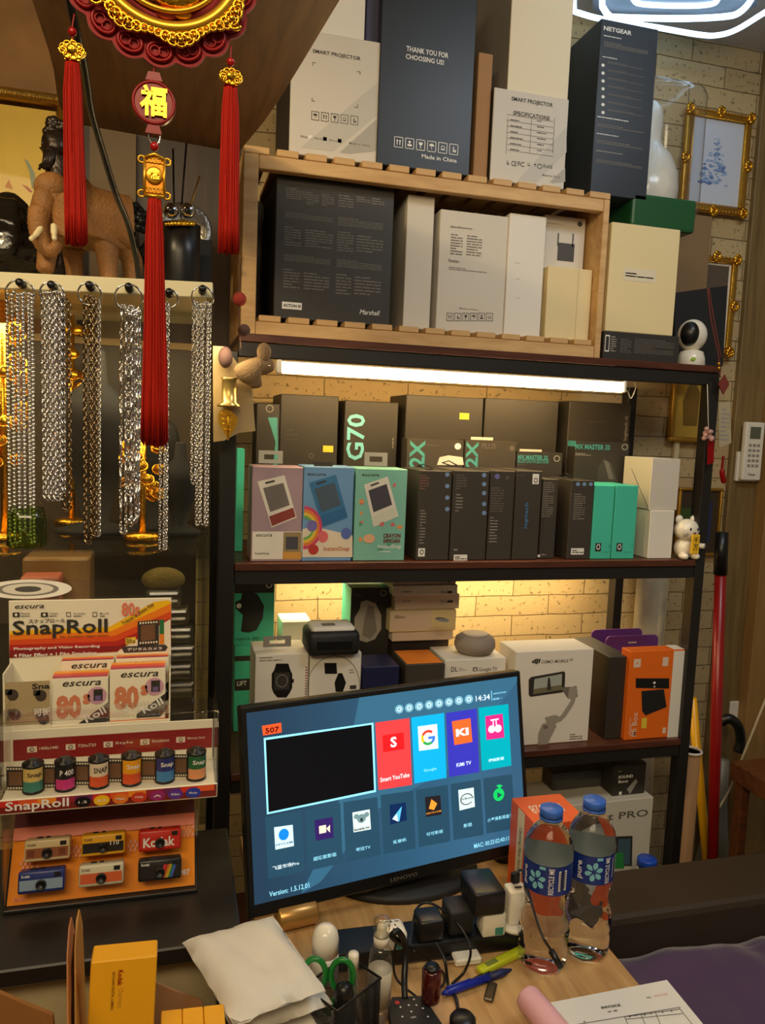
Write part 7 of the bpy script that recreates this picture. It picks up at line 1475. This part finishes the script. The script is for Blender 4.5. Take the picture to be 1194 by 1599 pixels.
MB().lathe((cxx, 1.50, ZF+.001), [(r_-.001, 0), (r_-.001, p.z-ZF-.006)], CARD, 32).build('tube_body', t); b = MB(); b.ring((cxx, 1.50, p.z-.002), r_, .003, WHT, XA, YA, 36, 8); b.lathe((cxx, 1.50, p.z-.006), [(r_-.003, 0), (r_-.003, .001)], PKW, 28); b.build('rim', t)
# wall heater / vacuum hose shapes
b = MB(); b.tube(curve([PY(1124, 1128, 1.69), PY(1138, 1122, 1.68), PY(1152, 1134, 1.67), PY(1156, 1156, 1.67), PY(1152, 1174, 1.67)]), .013, BP, 14); hz_ = empty('vacuum_cleaner', PY(1130, 1220, 1.69), 'grey and black vacuum cleaner with curved handle behind the red broom', 'vacuum'); b.build('handle', hz_)
p = PY(1128, 1180, 1.68); b = MB(); b.lathe((p.x, 1.68, ZF+.001), [(.05, 0), (.05, .30), (.03, .42), (.022, .5), (.018, p.z-ZF-.01)], M('vacuum_grey', (110, 106, 98), .4), 28); b.build('body', hz_)
b = MB(); b.tube(curve([PY(1200, 1080, 1.45), PY(1180, 1130, 1.47), PY(1160, 1180, 1.5), PY(1140, 1230, 1.55), PY(1118, 1270, 1.58)]), .0028, M('white_cord', (206, 196, 170), .5), 8); b.build('electric_cord', label='white cord crossing in front of the oak post at the far right', cat='cord')
p = PY(1145, 1110, 1.782); MB().box(p.x-.018, p.x+.018, 1.774, 1.7815, p.z-.03, p.z+.03, WHT, .002).build('wall_socket', label='white wall socket behind the red broom', cat='socket')
# charms hanging on right post
b = MB(); cp = empty('beaded_charm', PY(1120, 600, 1.38), 'dark red braided cord charm with a red tag hanging from the top board corner', 'charm')
b.tube(curve([PY(1104, 450, 1.385), PY(1110, 500, 1.385), PY(1122, 560, 1.385), PY(1124, 590, 1.385)]), .0014, M('maroon_cord', (110, 46, 36), .7), 6); b.tube(curve([PY(1106, 450, 1.385), PY(1118, 520, 1.385), PY(1126, 560, 1.385)]), .0014, M('maroon_cord'), 6); b.build('cord', cp)
b = MB(); b.ball(PY(1122, 568, 1.38), .0035, GOLD, 12); b.ball(PY(1122, 575, 1.38), .0035, GOLD, 12); b.build('gold_beads', cp)
b = MB(); f = Face((0, 1.383, 0), XA, ZA); b.prism(f, [f.uv(*q_) for q_ in ((1121, 600), (1131, 585), (1138, 600), (1129, 616))], -.002, .001, M('brick_red_tag', (120, 50, 40), .5)); b.build('square_tag', cp)
b = MB(); f = Face((0, 1.40, 0), XA, ZA); b.prism(f, [f.uv(*q_) for q_ in ((1121, 630), (1139, 626), (1141, 692), (1122, 699))], -.001, .001, M('grey_card_print', (176, 162, 130), .5)); b.dlines(f, 1124, 636, 1138, 690, 8, GREYTX, h=.0014); b.build('hanging_tag', label='pale printed card hanging beside the right post', cat='tag')
b = MB(); c_ = PY(1106, 678, 1.375)
for k in range(14): b.ball(c_+Vector((R.uniform(-.009, .009), R.uniform(-.004, .004), R.uniform(-.011, .011))), .005, M('pink_charm', (196, 150, 140), .5), 8)
b.tube([PY(1104, 600, 1.375), c_], .0008, WHT, 5); b.build('pink_charm', label='small pink knotted charm on a white string at the right post', cat='charm')
b = MB(); f = Face((0, 1.385, 0), XA, ZA); b.prism(f, [f.uv(*q_) for q_ in ((1105, 682), (1114, 688), (1114, 722), (1104, 726))], -.001, .0005, RED); b.build('red_ribbon', label='short red ribbon on the right post below the pink charm', cat='ribbon')
b = MB(); b.tube(curve([PY(1129, 712, 1.5), PY(1127, 735, 1.5), PY(1130, 755, 1.5)]), [.003]*8+[.006]*8+[.002], RED, 8); b.build('red_pendant', label='thin red pendant beside the remote control', cat='pendant')
# ceiling lamp: nested rounded rectangles of light
LAMP = M('lit_cool_strip', (190, 226, 255), emit=3.2); lm = empty('ceiling_lamp', PY(1020, -30, 1.30), 'ceiling lamp of nested glowing cool white rounded strips', 'lamp')
zc = ZC-.045
def strip_loop(pxs, r_, z_):
    q = [PZ(x, y, z_) for x, y in pxs]; b = MB(); b.tube(curve(q+[q[0]], 5)[:-1], r_, LAMP, 8, True); return b
strip_loop([(940, 10), (950, 24), (965, 27), (1060, 29), (1130, 26), (1156, 18), (1176, -8), (1190, -60), (1190, -120), (1180, -150), (980, -150), (950, -120), (940, -60)], .007, zc).build('light_strip', lm)
strip_loop([(896, 18), (940, 30), (1020, 42), (1090, 54), (1120, 55), (1150, 46), (1196, 18), (1260, -20), (1300, -80), (1250, -170), (1000, -190), (900, -100)], .006, zc-.03).build('light_strip', lm)
strip_loop([(988, -2), (1000, 6), (1050, 9), (1100, 8), (1120, 0), (1124, -30), (1110, -60), (1000, -60), (986, -30)], .006, zc+.01).build('light_strip', lm)
b = MB(); q = [PZ(x, y, zc+.018) for x, y in ((925, 16), (960, 36), (1120, 34), (1180, 10), (1210, -80), (1190, -170), (960, -170), (925, -80))]; b.add(q+[p_+ZA*.02 for p_ in q], [tuple(range(8)), tuple(range(8, 16))[::-1]]+[(k, 8+k, 8+(k+1) % 8, (k+1) % 8) for k in range(8)], M('lamp_plate_grey', (120, 124, 130), .6)); b.build('lamp_plate', lm)

# ================================================================ SOFA, CUSHION, SIDE TABLE
SB_ = M('dark_brown_leatherette', (54, 44, 32), .55, bump=.1, bscale=80); sz = PY(1000, 1351, 1.22).z; fz = empty('sofa', (1.1, 1.1, ZF+.001), 'dark brown sofa with a broad backrest to the right of the desk', 'sofa')
b = MB(); q0 = PY(1194, 1337, 1.10).z; b.box(.613, 1.9, 1.08, 1.22, -1.15, sz, SB_, .012); b.build('backrest', fz)
b = MB(); b.box(.613, 1.9, .62, 1.079, ZF+.001, -1.0, SB_, .012); b.build('seat', fz)
# purple velvet throw
ZPV = PY(1080, 1464, 1.07).z-.006; b = MB(); N = 44; vs = []; fs = []
for i in range(N+1):
    for j in range(N+1):
        u = i/N; v = j/N; x = .616+u*.75; y = .60+v*.475
        z_ = ZPV-.10*(1-v)**2+.018*noise.noise(Vector((x*7, y*7, 0)))+.012*noise.noise(Vector((x*16, y*9, 3)))-.03*u*(1-v)
        if v > .97: z_ -= .01
        vs.append((x, y, z_))
for i in range(N):
    for j in range(N): a_ = i*(N+1)+j; fs.append((a_, a_+N+1, a_+N+2, a_+1))
n0 = len(vs); vs += [(v_[0], v_[1], -.995) for v_ in vs]
ed = [i*(N+1) for i in range(N+1)]+[N*(N+1)+j for j in range(1, N+1)]+[i*(N+1)+N for i in range(N-1, -1, -1)]+[j for j in range(N-1, 0, -1)]
fs += [(ed[k], n0+ed[k], n0+ed[(k+1) % len(ed)], ed[(k+1) % len(ed)]) for k in range(len(ed))]
fs.append(tuple(n0+e_ for e_ in ed))
b.add(vs, fs, M('purple_velvet', (72, 50, 92), .75, sheen=.3, bump=.15, bscale=25), True); b.build('velvet_cushion', label='purple velvet cushion filling the sofa seat at the lower right', cat='cushion')
tbz = PY(1170, 1208, 1.40).z; tb = empty('side_table', (1.6, 1.4, ZF+.001), 'reddish brown wooden side table at the far right edge', 'table')
xt = PY(1148, 1208, 1.45).x; b = MB(); b.box(xt, 2.1, 1.22, 1.47, tbz-.045, tbz, REDW, .003); b.build('table_top', tb)
b = MB(); b.box(xt+.004, xt+.03, 1.43, 1.455, ZF+.001, tbz-.046, REDW, .003); b.build('leg', tb); b = MB(); b.box(xt+.004, xt+.03, 1.24, 1.265, ZF+.001, tbz-.046, REDW, .003) ; b.build('leg', tb)

for o in bpy.data.objects:
    if '_w' in o: del o['_w']
